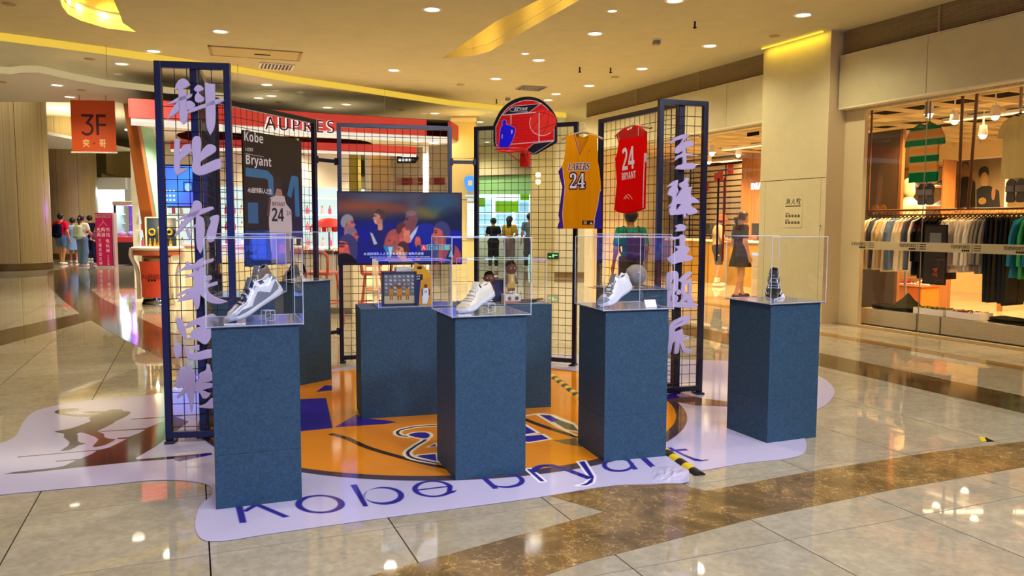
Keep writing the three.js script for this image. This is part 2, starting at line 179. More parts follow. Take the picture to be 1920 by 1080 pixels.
const edge2 = [[-260, 30], [-100, 58], [0, 77], [100, 90], [197, 103], [283, 115], [360, 126], [441, 137], [547, 155], [640, 168], [714, 179], [760, 186], [840, 198], [937, 208], [1010, 216], [1060, 221]];
const edge3 = [[-260, 120], [-60, 135], [0, 138], [20, 140], [43, 137], [73, 137], [133, 150], [197, 162], [283, 172], [360, 181], [430, 187]];
const back2 = [V(2, 0, -45), V(-4, 0, -45), V(-8.6, 0, -16.6), V(-42, 0, -16.2)];
{ const a = trace(edge2, H2); floorSlab('ceiling_lower', [...a, V(1.5, 0, -24), ...back2, V(-42, 0, a[0].z)], MAT.ceilingFar, H1 - H2, H2, scene); scene.children.at(-1).userData.kind = 'structure';
  const b = trace(edge3, H3); floorSlab('ceiling_lowest', [...b, V(-8.6, 0, -16.4), V(-42, 0, -16.0), V(-42, 0, b[0].z)], mat([0.66, 0.6, 0.48], 0.9), H2 - H3, H3, scene); scene.children.at(-1).userData.kind = 'structure';
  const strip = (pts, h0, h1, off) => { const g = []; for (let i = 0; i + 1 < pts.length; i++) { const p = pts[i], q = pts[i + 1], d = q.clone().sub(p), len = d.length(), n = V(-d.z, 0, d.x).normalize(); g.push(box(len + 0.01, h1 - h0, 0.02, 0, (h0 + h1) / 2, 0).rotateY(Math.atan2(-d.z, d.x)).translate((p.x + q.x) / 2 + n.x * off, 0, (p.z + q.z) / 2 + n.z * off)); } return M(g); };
  const cl = thing('glowing_step_face', 'long curving yellow ceiling step face made to glow', 'cove light'); mesh('diffuser', strip(a, H2 + 0.004, H1 - 0.004, 0.02), glow(0xffd24a, 0.85), cl);  // light falling on the step face is put in as emission
  const c3 = thing('glowing_step_face', 'pale beige face of the wavy lower ceiling edge made to glow', 'cove light'); mesh('diffuser', strip(b, H3 + 0.004, H2 - 0.004, 0.02), glow(0xffe2a4, 0.5), c3);  // plain edge face given emission in place of the light on it
  // glass smoke curtain under the step, in panes
  const gl = thing('smoke_curtain', 'clear glass smoke curtain hanging below the lit ceiling step', 'glass panel'); const off = a.map((p) => p.clone().add(V(0.1, 0, 0.16)));
  for (let i = 2; i + 2 < off.length; i++) { const p = off[i], q = off[i + 1], d = q.clone().sub(p), len = d.length(); const pane = mesh('pane', new THREE.PlaneGeometry(len - 0.008, 0.5), MAT.glass, gl); pane.position.set((p.x + q.x) / 2, H1 - 0.25, (p.z + q.z) / 2); pane.rotation.y = Math.atan2(-d.z, d.x); if (i % 3 === 1) mesh('joint', box(0.006, 0.5, 0.006, p.x, H1 - 0.25, p.z), MAT.steel, gl); }
}
// yellow LED lines inside the two recesses
{ const mk = (l, label) => { const pts = l.map((p) => V(p.x, H1 + 0.2, p.z)); const t = thing('glowing_step_face', label, 'cove light'); mesh('led_line', tube(pts, 0.018, pts.length * 3, 5), glow(0xffd860, 0.6), t); for (const p of pts) { const o = new THREE.PointLight(0xffd45a, 0.75, 0, 2); o.position.set(p.x, H1 + 0.16, p.z); scene.add(o); } };
  const inset = (sl, i0, i1) => { const c = sl.reduce((s, p) => s.add(p), V(0, 0, 0)).multiplyScalar(1 / sl.length); return sl.slice(i0, i1).map((p) => p.clone().lerp(c, 0.1)); };
  mk(inset(slotR, 1, 4), 'yellow light line inside the tapering ceiling recess above the backboard'); mk(inset(slotL, 1, 6), 'yellow light line inside the curved ceiling recess over the entrance side'); }
// ---------------------------------------------------------------- ceiling fittings
function downlight(label, r) { const t = thing('downlight', label, 'ceiling light', [0, 0, 0], 0, 'round recessed ceiling downlights'); mesh('trim_ring', lathe([[r * 0.82, 0.0], [r * 0.84, -0.012], [r * 0.95, -0.016], [r * 1.12, -0.008], [r * 1.14, 0.0]], 28), MAT.trim, t); mesh('lens', lathe([[0.001, -0.009], [r * 0.6, -0.008], [r * 0.84, -0.001]], 24), MAT.lens, t); return t; }
const DL = [[413, 54], [288, 95], [810, 12], [723, 84], [738, 131], [1116, 62], [1010, 112], [930, 147], [1204, 128], [1105, 160], [1331, 85], [1506, 27], [1265, 0], [1028, 187], [1148, 20, 0.6], [985, 100, 0.6], [228, 119, 1, 2], [76, 128, 1, 2], [500, 158, 1, 2], [485, 183, 1, 2], [509, 179, 1, 2], [649, 195, 1, 2], [614, 201, 1, 2], [815, 212, 1, 2], [899, 228, 1, 2], [107, 159, 1, 3], [131, 181, 1, 3]];
const DLAB = ['downlight left of the long ceiling access panel', 'downlight above the left end of the yellow glowing step face', 'large bright downlight nearest the tapering recess, on the lowered raft', 'downlight on the raft directly above the black poster panel', 'downlight just beyond the raft edge above the television panel', 'bright downlight between the tapering recess and the box shaped detector', 'downlight right of the tip of the tapering recess', 'downlight nearest the square ceiling diffuser', 'downlight right of the square diffuser, near the brown louver', 'downlight above the hanging red jersey beside the louver', 'downlight in front of the fire hydrant pier', 'largest downlight, above the pier and nearest the shop fascia', 'downlight cut by the upper picture edge above the box detector', 'downlight just right of the backboard top', 'small downlight between the two rows right of the recess', 'small downlight beside the tip of the tapering recess', 'downlight beyond the smoke curtain left of the seven character frame', 'downlight on the grey lower ceiling far left of the banner', 'downlight above the first letter of the canopy sign', 'left one of the downlight pair left of the canopy sign', 'right one of the downlight pair left of the canopy sign', 'downlight above the last letter of the canopy sign', 'small looking downlight just left of the one above the sign end', 'downlight beyond the right end of the red canopy', 'downlight hidden low behind the backboard edge', 'left downlight above the orange 3F banner', 'downlight touching the top of the orange 3F banner'];
const lamps = DL.map(([x, y, k = 1, lv = 1]) => { const h = [0, H1, H2, H3][lv]; const p = G(x, y, h); return [p.x, h - (lv === 1 && (y < 100 && x < 830 && x > 255 && y < 78 || x === 810) ? 0.03 : 0), p.z, k, SPOT, SPOT_COL]; });
for (const [x, z] of [[-7, -7], [-7, -3.4], [-4, -7.6], [-3.4, -3.6], [0.4, -6.6], [3.2, -5.5], [6, -5.2], [0.3, -3.4], [3.4, -2.6], [6.4, -2], [-11, -9], [-11, -5], [-15, -13], [-16, -20], [-10, -22], [-4, -25], [-20, -27], [-12, -28], [-22, -18], [-2, -29], [0.2, -23], [-1.6, -22.4], [-0.8, -25], [2, -19.7], [0.7, -19.9], [2.6, -16.4], [0.9, -16.6]]) lamps.push([x, z < -15 && x < 0.5 ? (x < -8.6 ? 5.49 : H2) : H1 - (z > -9 && Math.abs(x) < 3.5 ? 0.03 : 0), z, 1, SPOT, SPOT_COL]);  // unseen downlights; the last far ones added to brighten the back walls
for (const [x, z] of [[-13.2, -27], [-15.6, -29], [-11, -25.5], [-18.5, -27.5], [-12.6, -32]]) lamps.push([x, 5.49, z, 1, 85, SPOT_COL]);  // extra lamps added above the atrium to brighten the dim far columns
for (const [x, z] of [[-6, 1.2], [-2.2, 1.2], [2, 1.2], [6, 1.2], [-6, 5], [-2, 5], [2, 5], [6, 5], [-4, 9], [1, 9]]) lamps.push([x, H1, z, 1, COOL, 0xdfe4ff]);
{ let proto; lamps.forEach(([x, y, z, k, I, col], i) => { let o; const L = ['unseen round recessed downlight glowing in the cream hall ceiling', 'small round downlight between the bigger ceiling downlights'][k < 1 ? 1 : 0];
  if (!proto) proto = o = downlight(L, 0.11); else o = dup(proto, null, 0, L); o.position.set(x, y - 0.001, z); o.scale.setScalar(k); if (i < DLAB.length) { o.userData.label = DLAB[i]; delete o.userData.group; } else o.userData.group = 'round recessed ceiling downlights outside the view';
  const s = new THREE.SpotLight(col, I * k * k, 0, 1.25, 0.6, 2); s.position.set(x, y - 0.03, z); s.target.position.set(x, 0, z); s.shadow.radius = 5; s.castShadow = true; scene.add(s, s.target); }); }
function ceilRect(pts, h) { const p = pts.map(([x, y]) => G(x, y, h)); const c = p.reduce((s, q) => s.add(q), V(0, 0, 0)).multiplyScalar(0.25); const u = p[1].clone().sub(p[0]).add(p[2]).sub(p[3]).multiplyScalar(0.5), v = p[3].clone().sub(p[0]).add(p[2]).sub(p[1]).multiplyScalar(0.5); return [c, u.length(), v.length(), Math.atan2(-u.z, u.x)]; }
{ const [c, w, d, a] = ceilRect([[392, 84], [570, 98], [560, 113], [391, 103]], H1); const t = thing('access_panel', 'long beige access panel let into the ceiling above the left frame', 'ceiling panel', c, a); mesh('panel', rbox(w - 0.1, 0.012, d - 0.1, 0.004, 0, -0.008, 0), mat([0.6, 0.48, 0.24], 0.7), t); mesh('panel_frame', M(box(w, 0.016, 0.04, 0, -0.008, d / 2 - 0.02), box(w, 0.016, 0.04, 0, -0.008, 0.02 - d / 2), box(0.04, 0.016, d, w / 2 - 0.02, -0.008, 0), box(0.04, 0.016, d, 0.02 - w / 2, -0.008, 0)), mat([0.45, 0.34, 0.15], 0.6), t); mesh('latch', rbox(0.25, 0.012, 0.04, 0.004, 0.1, -0.016, 0), MAT.dark, t); }
{ const [c, w, d, a] = ceilRect([[489, 116], [553, 121], [543, 131], [486, 127]], H1); const t = thing('air_vent', 'white slatted air vent beside the ceiling access panel', 'air vent', c, a); mesh('backing', box(w, 0.004, d, 0, -0.003, 0), MAT.black, t); mesh('vent_frame', M(box(w, 0.02, 0.04, 0, -0.01, d / 2), box(w, 0.02, 0.04, 0, -0.01, -d / 2), box(0.04, 0.02, d, w / 2, -0.01, 0), box(0.04, 0.02, d, -w / 2, -0.01, 0)), MAT.trim, t); for (let i = 1; i < 9; i++) mesh('slat', box(0.02, 0.025, d, -w / 2 + w * i / 9, -0.014, 0).rotateZ(0), MAT.trim, t); }
{ const [c, w, d, a] = ceilRect([[985, 160], [1028, 163], [1008, 169], [964, 167]], H1); const t = thing('air_diffuser', 'square grey ceiling diffuser above the basketball backboard', 'air vent', c, a); mesh('backing', box(w, 0.004, d, 0, -0.003, 0), MAT.dark, t); for (const k of [1, 0.72, 0.46, 0.22]) mesh('blade_ring', M(box(w * k, 0.016, 0.03, 0, -0.01, d * k / 2), box(w * k, 0.016, 0.03, 0, -0.01, -d * k / 2), box(0.03, 0.016, d * k, w * k / 2, -0.01, 0), box(0.03, 0.016, d * k, -w * k / 2, -0.01, 0)), mat(0x9a9484, 0.5), t); }
{ const DET = [[17, 7, 1], [577, 81, 1], [1452, 67, 1], [1153, 144, 1], [864, 158, 1], [168, 110, 2], [153, 168, 3], [3, 153, 3], [523, 191, 2], [752, 206, 2]]; let pr, nd = 0; for (const [x, y, lv] of DET) { const h = [0, H1, H2, H3][lv], p = G(x, y, h); const DC = ['in the upper left corner of the hall ceiling', 'on the raft right of the access panel', 'just left of the fire hydrant pier', 'above the hanging jerseys by the louver', 'left of the square diffuser', 'beyond the smoke curtain at the left', 'on the grey low ceiling above the banner', 'at the left edge of the grey low ceiling', 'above the canopy sign', 'above the right end of the canopy']; const L = 'flat round brass detector cap ' + DC[nd++]; if (!pr) { pr = thing('detector_cap', L, 'smoke detector', p); mesh('cap', lathe([[0.001, -0.02], [0.06, -0.018], [0.075, -0.01], [0.08, 0]], 20), mat([0.4, 0.28, 0.1], 0.5), pr); mesh('rim', lathe([[0.08, -0.004], [0.1, -0.004], [0.1, 0]], 20), mat([0.62, 0.5, 0.25], 0.5), pr); } else dup(pr, p, 0, L); } }
for (const [x, y, L] of [[1231, 74, 'grey box shaped smoke detector above the right hanging jersey'], [952, 182, 'grey box shaped smoke detector above the backboard']]) { const p = G(x, y, H1); const t = thing('smoke_detector', L, 'smoke detector', p); mesh('base', cyl(0.07, 0.07, 0.02, 20, 0, -0.01, 0), MAT.trim, t); mesh('sensor_body', rbox(0.11, 0.06, 0.11, 0.015, 0, -0.05, 0), mat(0x9a9070, 0.5), t); }
{ let pr; for (const [x, y, w] of [[1303, 40, 'nearest the viewer, right of the box shaped detector'], [1087, 126, 'between the backboard and the louver, on the left'], [1145, 127, 'between the backboard and the louver, on the right'], [931, 186, 'just left of the backboard top']]) { const p = G(x, y, H1); const L = 'tiny dark sprinkler head ' + w; if (!pr) { pr = thing('sprinkler', L, 'sprinkler', p); mesh('pipe', cyl(0.012, 0.012, 0.08, 8, 0, -0.04, 0), MAT.dark, pr); mesh('deflector', cyl(0.03, 0.02, 0.012, 12, 0, -0.085, 0), MAT.dark, pr); } else dup(pr, p, 0, L); } }
// ---------------------------------------------------------------- the right wall: s runs along it towards the viewer, t goes into the shop
const O = V(4.43, 0, -11.199), TURN = -65.5 * PI / 180, SD = V(Math.cos(TURN), 0, -Math.sin(TURN)), TD = V(-Math.sin(TURN), 0, -Math.cos(TURN));   // local x = s, local -z = t
const wl = (s, h, t) => O.clone().addScaledVector(SD, s).addScaledVector(TD, t).setY(h);
const wallRay = (px, py, t) => { const p = onPlane(px, py, wl(0, 0, t), TD).sub(O); return [p.dot(SD), p.y]; };
const wall = structureGroup('wall_right'); wall.position.copy(O); wall.rotation.y = TURN;
const wb = (s0, s1, h0, h1, t0, t1) => boxUV(box(s1 - s0, h1 - h0, t1 - t0, (s0 + s1) / 2, (h0 + h1) / 2, -(t0 + t1) / 2), 1.2);
mesh('fascia_core', M(wb(-7.2, -1.33, 3.07, 3.75, 0.18, 0.5), wb(0.02, 16, 3.07, 3.75, 0.18, 0.5)), MAT.dark, wall);
for (const [a, b] of [[-7.2, -5.4], [-5.4, -3.6], [-3.6, -2.35], [-2.35, -1.33], [0.04, 1.42], [1.42, 3.2], [3.2, 5], [5, 6.8], [6.8, 8.6], [8.6, 12], [12, 16]]) mesh('fascia_panel', wb(a + 0.004, b - 0.004, 3.05, 3.765, 0.15, 0.19), MAT.wallCream, wall);
for (const [a, b] of [[-7.2, -1.33], [0.04, 16]]) { mesh('soffit', wb(a, b, 3.03, 3.05, 0.15, 0.6), MAT.cream, wall); mesh('soffit_trim', wb(a, b, 3.0, 3.03, 0.3, 0.36), MAT.champagne, wall); mesh('louver_back', wb(a, b, 3.77, 4.12, 0.3, 0.34), MAT.dark, wall); for (let i = 0; i < 15; i++) { const sl = box(b - a, 0.006, 0.03).rotateX(-0.5).translate((a + b) / 2, 3.785 + i * 0.0235, -0.235); mesh('louver_slat', sl, MAT.louver, wall); } mesh('louver_edge', wb(a, b, 3.755, 3.775, 0.15, 0.34), MAT.cream, wall); }
for (const s of [-5.2, -3.2, 1.5, 3.5, 6]) mesh('louver_mullion', wb(s, s + 0.02, 3.77, 4.12, 0.21, 0.26), MAT.louver, wall);
mesh('pier_core', wb(-1.3, -0.01, 0, 4.12, 0.012, 0.5), MAT.dark, wall);
mesh('pier_panel', wb(-1.31, 0, 2.09, 4.12, 0, 0.02), MAT.wallCream, wall); mesh('pier_panel', wb(-1.31, -1.2, 0.02, 2.08, 0, 0.02), MAT.wallCream, wall); mesh('pier_panel', wb(-0.075, 0, 0.02, 2.08, 0, 0.02), MAT.wallCream, wall);
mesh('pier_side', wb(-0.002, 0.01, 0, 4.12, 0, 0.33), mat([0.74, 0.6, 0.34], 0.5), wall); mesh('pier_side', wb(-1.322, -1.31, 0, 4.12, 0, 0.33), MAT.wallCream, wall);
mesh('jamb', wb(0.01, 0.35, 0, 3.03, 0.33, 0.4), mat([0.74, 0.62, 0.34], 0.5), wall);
const hyd = mesh('cabinet_door', wb(-1.194, -0.081, 0.03, 2.08, 0, 0.02), MAT.wallCream, wall);
{ const [c, g] = canvas(512, 640, 'rgb(204,194,148)'); g.fillStyle = '#4a3a12'; glyphs(g, '消火栓', 40, 20, 130, '#3d2f0c', 17); g.fillRect(30, 175, 440, 26); g.fillStyle = '#a33'; g.fillRect(40, 330, 110, 22); g.fillRect(40, 470, 110, 22); for (let r = 0; r < 2; r++) for (let i = 0; i < 5; i++) { g.fillStyle = '#4a3a18'; const x = 45 + i * 88, y = 365 + r * 140; g.fillRect(x, y, 40, 60); g.fillRect(x + 45, y + 10, 18, 46); } mesh('hydrant_label', new THREE.PlaneGeometry(0.36, 0.45).translate(...(() => { const [s, h] = wallRay(1487, 397, 0); return [s, h - 0.01, 0.004]; })()), mat(0xffffff, 0.5, { map: canvasTex(c) }), wall); }
{ const [s, h] = wallRay(1539, 424, 0); mesh('door_knob', M(lathe([[0.001, 0.03], [0.022, 0.028], [0.026, 0.02], [0.012, 0.012], [0.012, 0]], 16).rotateX(PI / 2)).translate(s, h, 0), MAT.chrome, wall); }
// end return of the wall and far walls
structure('wall_end', (() => { const a = wl(-7.25, 0, 0.35), b = wl(-13, 0, 7.1), d = b.clone().sub(a); return box(d.length(), 4.12, 0.2).rotateY(Math.atan2(-d.z, d.x)).translate((a.x + b.x) / 2, 2.06, (a.z + b.z) / 2); })(), mat([0.8, 0.74, 0.52], 0.5));
structure('wall_back', box(70, 5.8, 0.3, -8, 2.8, -40), MAT.wallCream); structure('wall_left', box(0.3, 5.8, 66, -40, 2.8, -15), mat([0.04, 0.035, 0.03], 0.9)); structure('wall_rear', box(70, 4.4, 0.3, -8, 2.1, 14.2), mat([0.04, 0.035, 0.03], 0.9));
structure('wall_side', box(0.3, 4.4, 40, 21.5, 2.1, -6), mat([0.04, 0.035, 0.03], 0.9));
structure('wall_far', box(1.9, 4.12, 0.3, 1.45, 2.06, -21.2), mat([0.86, 0.82, 0.62], 0.5)); structure('baseboard_far', box(1.94, 0.14, 0.34, 1.45, 0.07, -21.18), mat(0x8a6a3c, 0.4));

{ const t = thing('glowing_step_face', 'thin yellow light line washing the top of the fire hydrant pier', 'cove light', wl(-0.65, 4.1, -0.1), TURN); mesh('led_line', box(1.2, 0.012, 0.03), glow(0xffd83a, 2), t); const l = new THREE.RectAreaLight(0xffd428, 14, 1.2, 0.05); l.position.copy(wl(-0.65, 4.085, -0.1)); l.lookAt(wl(-0.65, 3.2, 0.25)); scene.add(l); }

// four unseen spots added over the aisle to light the case and pedestal fronts
{ let pr; for (const [x, z, tx, tz, w] of [[2.6, 0.4, -0.9, -4.8, 'first'], [3.8, -0.4, 0.6, -5.2, 'second'], [5.0, -1.2, 1.9, -5.6, 'third'], [1.4, 1.2, -1.8, -5.2, 'fourth']]) { const L = w + ' cool white spotlight added on the aisle ceiling to light the exhibition fronts'; let o; if (!pr) { o = pr = thing('added_front_spot', L, 'spotlight', [x, 4.0, z], Math.atan2(tx - x, tz - z)); mesh('yoke', box(0.03, 0.16, 0.03, 0, 0.06, 0), MAT.dark, o); mesh('head', cyl(0.07, 0.09, 0.2, 20).rotateX(PI / 2).translate(0, -0.04, 0.05), MAT.dark, o); mesh('lens', new THREE.SphereGeometry(0.06, 16, 10).translate(0, -0.05, 0.15), glow(0xe6ecff, 5), o); } else o = dup(pr, [x, 4.0, z], Math.atan2(tx - x, tz - z), L); const l = new THREE.SpotLight(0xd4deff, FRONT, 0, 0.62, 0.9, 2); const a = Math.atan2(tx - x, tz - z); l.position.set(x + Math.sin(a) * 0.24, 3.94, z + Math.cos(a) * 0.24); l.target.position.set(tx, 0.5, tz); l.shadow.radius = 14; l.castShadow = true; scene.add(l, l.target); } }
// ================================================================ THE EXHIBITION
const PM = { frame: mat([0.009, 0.008, 0.026], 0.3), wire: mat([0.012, 0.012, 0.016], 0.45), lilac: mat([0.58, 0.49, 0.72], 0.6), ped: mat(0xffffff, 0.55, { map: noiseTex(256, 256, (x, y) => { const k = 0.8 + fbm(x / 4, y / 4, 64, 81, 3) * 0.35 + (hash(x, y, 8) - 0.5) * 0.3; return tone([42, 76, 98], k); }) }), edge: mat([0.85, 0.88, 0.95], 0.15, { transparent: true, opacity: 0.6 }), acrylic: mat(0xffffff, 0.0, { transmission: 1, thickness: 0, ior: 1.49 }), clear: mat(0xffffff, 0.02, { transmission: 1, thickness: 0.02, ior: 1.49 }), card: mat(0xf2f2f6, 0.5) };
// wire display panels
function meshPanel(label, a, b, o = {}) {
  const f = new Face(a, b), h = o.h ?? 2.4, L = f.len, p = 0.042, t = thing('mesh_panel', label, 'display panel', f.o, f.turn, undefined), y0 = 0.02;
  for (const u of [p / 2, L - p / 2]) mesh('post', rbox(p, h - y0, p, 0.004, u, (h + y0) / 2, 0), PM.frame, t);
  mesh('rail', rbox(L, p, p * 0.98, 0.004, L / 2, h - p / 2, 0), PM.frame, t); mesh('rail', rbox(L, p, p * 0.98, 0.004, L / 2, y0 + p / 2 + 0.01, 0), PM.frame, t);
  const w = []; const nu = Math.round((L - 2 * p) / 0.075), du = (L - 2 * p) / nu; for (let i = 1; i < nu; i++) w.push(bar(V(p + i * du, y0, 0), V(p + i * du, h, 0), 0.0026, 4)); for (let v = 0.1; v < h - 0.05; v += 0.075) w.push(bar(V(0, v, 0.004), V(L, v, 0.004), 0.0026, 4));
  mesh('wire_mesh', M(w), PM.wire, t); for (const u of [0.01, L - 0.05]) mesh('foot', rbox(0.06, 0.02, 0.12, 0.005, u + 0.02, 0.01, 0), PM.frame, t);
  t.userData.face = undefined; return [t, f];
}
const A0 = [-2.212, -4.94], A1 = [-1.77, -5.02], AC = [-1.985, -4.99], B0 = [-2.375, -6.286], B1 = [-1.897, -7.641], T0 = [-1.743, -7.885], T1 = [-0.623, -8.138], C0 = [-0.388, -8.174], C1 = [0.641, -7.741], D0 = [0.831, -7.569], D1 = [1.372, -6.43], E0 = [1.16, -6.341], E1 = [1.581, -6.467];
const [pL, fL] = meshPanel('tall narrow navy frame with seven lilac brush written characters', A0, A1);
mesh('middle_post', rbox(0.045, 2.36, 0.04, 0.004, fL.len * 0.5, 1.2, -0.03), PM.frame, pL);
meshPanel('wire panel turned edge on behind the seven character frame', [AC[0] - 0.01, AC[1] - 0.05], B0);
const [pA, fA] = meshPanel('dark wire panel carrying the black jersey poster', [B0[0], B0[1] - 0.03], B1);
const [pT, fT] = meshPanel('dark wire panel carrying the television', T0, T1);
const [pC, fC] = meshPanel('dark wire panel carrying the basketball backboard', C0, C1);
const [pD, fD] = meshPanel('dark wire panel behind the hanging red jersey', D0, [D1[0] - 0.005, D1[1] - 0.05]);
const [pR, fR] = meshPanel('tall narrow dark frame with five lilac brush written characters', E0, E1);
mesh('middle_post', rbox(0.05, 2.36, 0.04, 0.004, fR.len * 0.5, 1.2, -0.03), PM.frame, pR);
for (const [a, b, hs, L] of [[B1, T0, [2.02, 0.32], 'left of the television'], [T1, C0, [2.04], 'right of the television']]) for (const h of hs) { const f = new Face(a, b); const t = thing('link_bar', `short dark ${h > 1 ? 'upper' : 'lower'} bar joining two wire panels ${L}`, 'connecting bar', f.at(0, h), f.turn); mesh('bar', rbox(f.len, 0.036, 0.03, 0.004, f.len / 2, 0, 0), PM.frame, t); for (const u of [0, f.len]) mesh('clamp', rbox(0.03, 0.07, 0.06, 0.006, u, 0, 0), PM.frame, t); }
// brush characters, traced from the photo onto their frame
function characters(panel, face, ox, oy, sc, list, w) { for (const [pts, holes = []] of list) { const to = (l) => brush(l, 3).map(([x, y]) => face.uv(ox + x / sc, oy + y / sc, w)); mesh('character_stroke', ext(shapeOf(to(pts), holes.map(to)), 0.01, 0.003).translate(0, 0, w), PM.lilac, panel); } }
const cw = 0.034;
characters(pL, fL, 280, 110, 5.141, [[[[250, 295], [280, 225], [320, 200], [360, 210], [392, 255], [330, 290], [255, 297]]], [[[288, 285], [350, 330], [358, 400], [362, 600], [330, 630], [305, 600], [290, 450]]], [[[175, 445], [290, 378], [410, 345], [405, 365], [300, 410]]], [[[180, 580], [230, 480], [290, 415], [300, 480], [230, 550]]], [[[355, 425], [400, 412], [440, 450], [415, 480], [370, 492], [350, 468]]], [[[437, 300], [475, 258], [515, 280], [520, 300], [478, 320], [480, 340], [520, 375], [525, 400], [500, 418], [455, 415], [445, 370], [468, 325]]], [[[370, 525], [410, 490], [540, 440], [700, 388], [720, 405], [640, 440], [540, 470], [400, 518]]], [[[540, 235], [580, 245], [630, 250], [628, 650], [590, 735], [560, 660], [548, 400]]]], cw);
characters(pL, fL, 0, 0, 3, [[[[985, 785], [1010, 785], [1012, 875], [1035, 820], [1070, 812], [1072, 850], [1015, 905], [1010, 950], [1060, 945], [1050, 955], [1000, 985], [985, 960]]], [[[1085, 790], [1100, 770], [1125, 775], [1128, 862], [1175, 815], [1210, 825], [1212, 850], [1128, 910], [1128, 940], [1215, 900], [1240, 895], [1245, 940], [1215, 955], [1120, 985], [1085, 960], [1088, 900]]]], cw);
characters(pL, fL, 290, 310, 5.4, [[[[420, 360], [460, 375], [475, 420], [440, 490], [330, 590], [250, 680], [205, 720], [280, 590], [380, 440], [395, 380]]], [[[195, 575], [320, 505], [480, 445], [590, 425], [598, 440], [480, 492], [430, 512], [330, 525], [220, 565]]], [[[425, 505], [490, 540], [492, 800], [465, 890], [435, 830], [425, 640]]], [[[315, 620], [340, 650], [372, 755], [345, 725]]], [[[360, 640], [420, 598], [430, 615], [380, 637]]], [[[565, 535], [640, 505], [650, 520], [630, 640], [600, 760], [560, 775], [530, 740], [545, 650], [575, 570]]]], cw);
characters(pL, fL, 290, 480, 5.4, [[[[210, 180], [280, 130], [320, 100], [330, 55], [350, 70], [345, 95], [420, 75], [440, 50], [490, 20], [492, 58], [595, 25], [598, 45], [500, 85], [470, 112], [440, 152], [400, 130], [340, 137], [290, 140]]], [[[400, 125], [440, 115], [490, 110], [520, 200], [570, 200], [575, 235], [520, 250], [545, 280], [630, 260], [635, 285], [540, 320], [545, 360], [600, 410], [735, 460], [660, 480], [560, 465], [500, 420], [462, 385], [440, 530], [420, 530], [395, 430], [300, 447], [235, 460], [290, 415], [370, 360], [215, 412], [300, 350], [400, 305], [395, 205], [300, 218], [390, 172]]], [[[225, 640], [250, 628], [280, 660], [320, 790], [320, 840], [280, 800], [240, 720]]], [[[310, 725], [360, 670], [520, 605], [590, 590], [630, 620], [560, 685], [565, 720], [580, 760], [550, 860], [510, 890], [430, 845], [330, 840], [390, 802], [360, 800], [390, 750], [480, 712], [440, 692], [330, 725]]], [[[205, 900], [265, 890], [265, 1010], [220, 1030], [200, 960]]], [[[305, 905], [330, 930], [370, 985], [580, 950], [600, 1020], [400, 1050], [340, 1030], [315, 980]]], [[[385, 915], [450, 900], [450, 950], [400, 940]]]], cw);
characters(pL, fL, 290, 650, 5.681, [[[[225, 390], [250, 330], [260, 260], [310, 220], [350, 252], [360, 210], [380, 195], [395, 230], [425, 280], [425, 430], [410, 600], [395, 690], [375, 580], [345, 480], [250, 545], [245, 530], [340, 420], [240, 430]]], [[[440, 390], [480, 340], [480, 290], [550, 250], [560, 185], [580, 195], [600, 270], [620, 300], [615, 350], [500, 382], [620, 400], [625, 425], [500, 460], [590, 500], [560, 540], [520, 545], [490, 490], [450, 480]]], [[[460, 640], [540, 612], [600, 560], [650, 540], [680, 640], [625, 650]]]], cw);
characters(pR, fR, 1220, 180, 7.2, [[[[245, 640], [320, 570], [480, 515], [520, 520], [480, 560], [440, 600], [420, 640], [460, 620], [550, 610], [575, 660], [540, 680], [480, 690], [430, 730], [465, 722], [470, 780], [550, 782], [555, 800], [470, 805], [470, 915], [580, 915], [605, 940], [570, 980], [490, 990], [330, 985], [350, 950], [425, 920], [425, 822], [380, 832], [320, 870], [340, 820], [420, 775], [420, 737], [350, 775], [310, 760], [330, 710], [400, 640], [430, 572], [330, 602], [270, 640]]]], cw);
characters(pR, fR, 1220, 320, 7.2, [[[[215, 220], [300, 150], [360, 130], [350, 230], [365, 270], [340, 320], [335, 375], [400, 270], [420, 250], [380, 200], [380, 180], [440, 150], [460, 100], [515, 110], [490, 150], [500, 190], [480, 230], [550, 220], [530, 280], [540, 340], [600, 380], [655, 430], [570, 432], [510, 420], [550, 432], [530, 470], [620, 540], [610, 570], [500, 590], [470, 560], [460, 620], [445, 645], [430, 580], [380, 590], [320, 590], [260, 595], [245, 530], [280, 470], [230, 490], [280, 430], [285, 350], [225, 320], [240, 270], [290, 200]], [[[335, 550], [345, 455], [405, 450], [370, 500]]]], [[[330, 750], [400, 725], [460, 750], [455, 800], [390, 815], [330, 817], [350, 780]]]], cw);
characters(pR, fR, 1220, 440, 7.2, [[[[270, 75], [290, 45], [385, 25], [400, 5], [455, 15], [455, 155], [500, 170], [515, 200], [490, 240], [450, 285], [540, 290], [565, 315], [530, 345], [380, 370], [300, 395], [270, 390], [220, 330], [250, 300], [330, 240], [370, 200], [320, 160], [390, 155], [385, 47]]], [[[215, 530], [310, 495], [355, 510], [360, 680], [355, 740], [320, 770], [310, 800], [360, 840], [350, 890], [330, 910], [510, 925], [630, 945], [570, 985], [430, 980], [250, 975], [180, 1000], [170, 985], [210, 920], [220, 850], [160, 885], [200, 830], [220, 790], [210, 740]], [[[262, 640], [300, 592], [298, 655], [260, 685]], [[262, 910], [254, 850], [270, 805], [274, 890]]]], [[[340, 790], [370, 740], [400, 770], [390, 800], [350, 806]]], [[[370, 620], [450, 540], [530, 500], [550, 520], [470, 600], [440, 652], [540, 590], [545, 860], [575, 890], [560, 920], [490, 905], [470, 870], [420, 920], [390, 910], [430, 830], [405, 780], [410, 700], [410, 650]], [[[455, 690], [500, 655], [500, 800], [465, 780]]]]], cw);
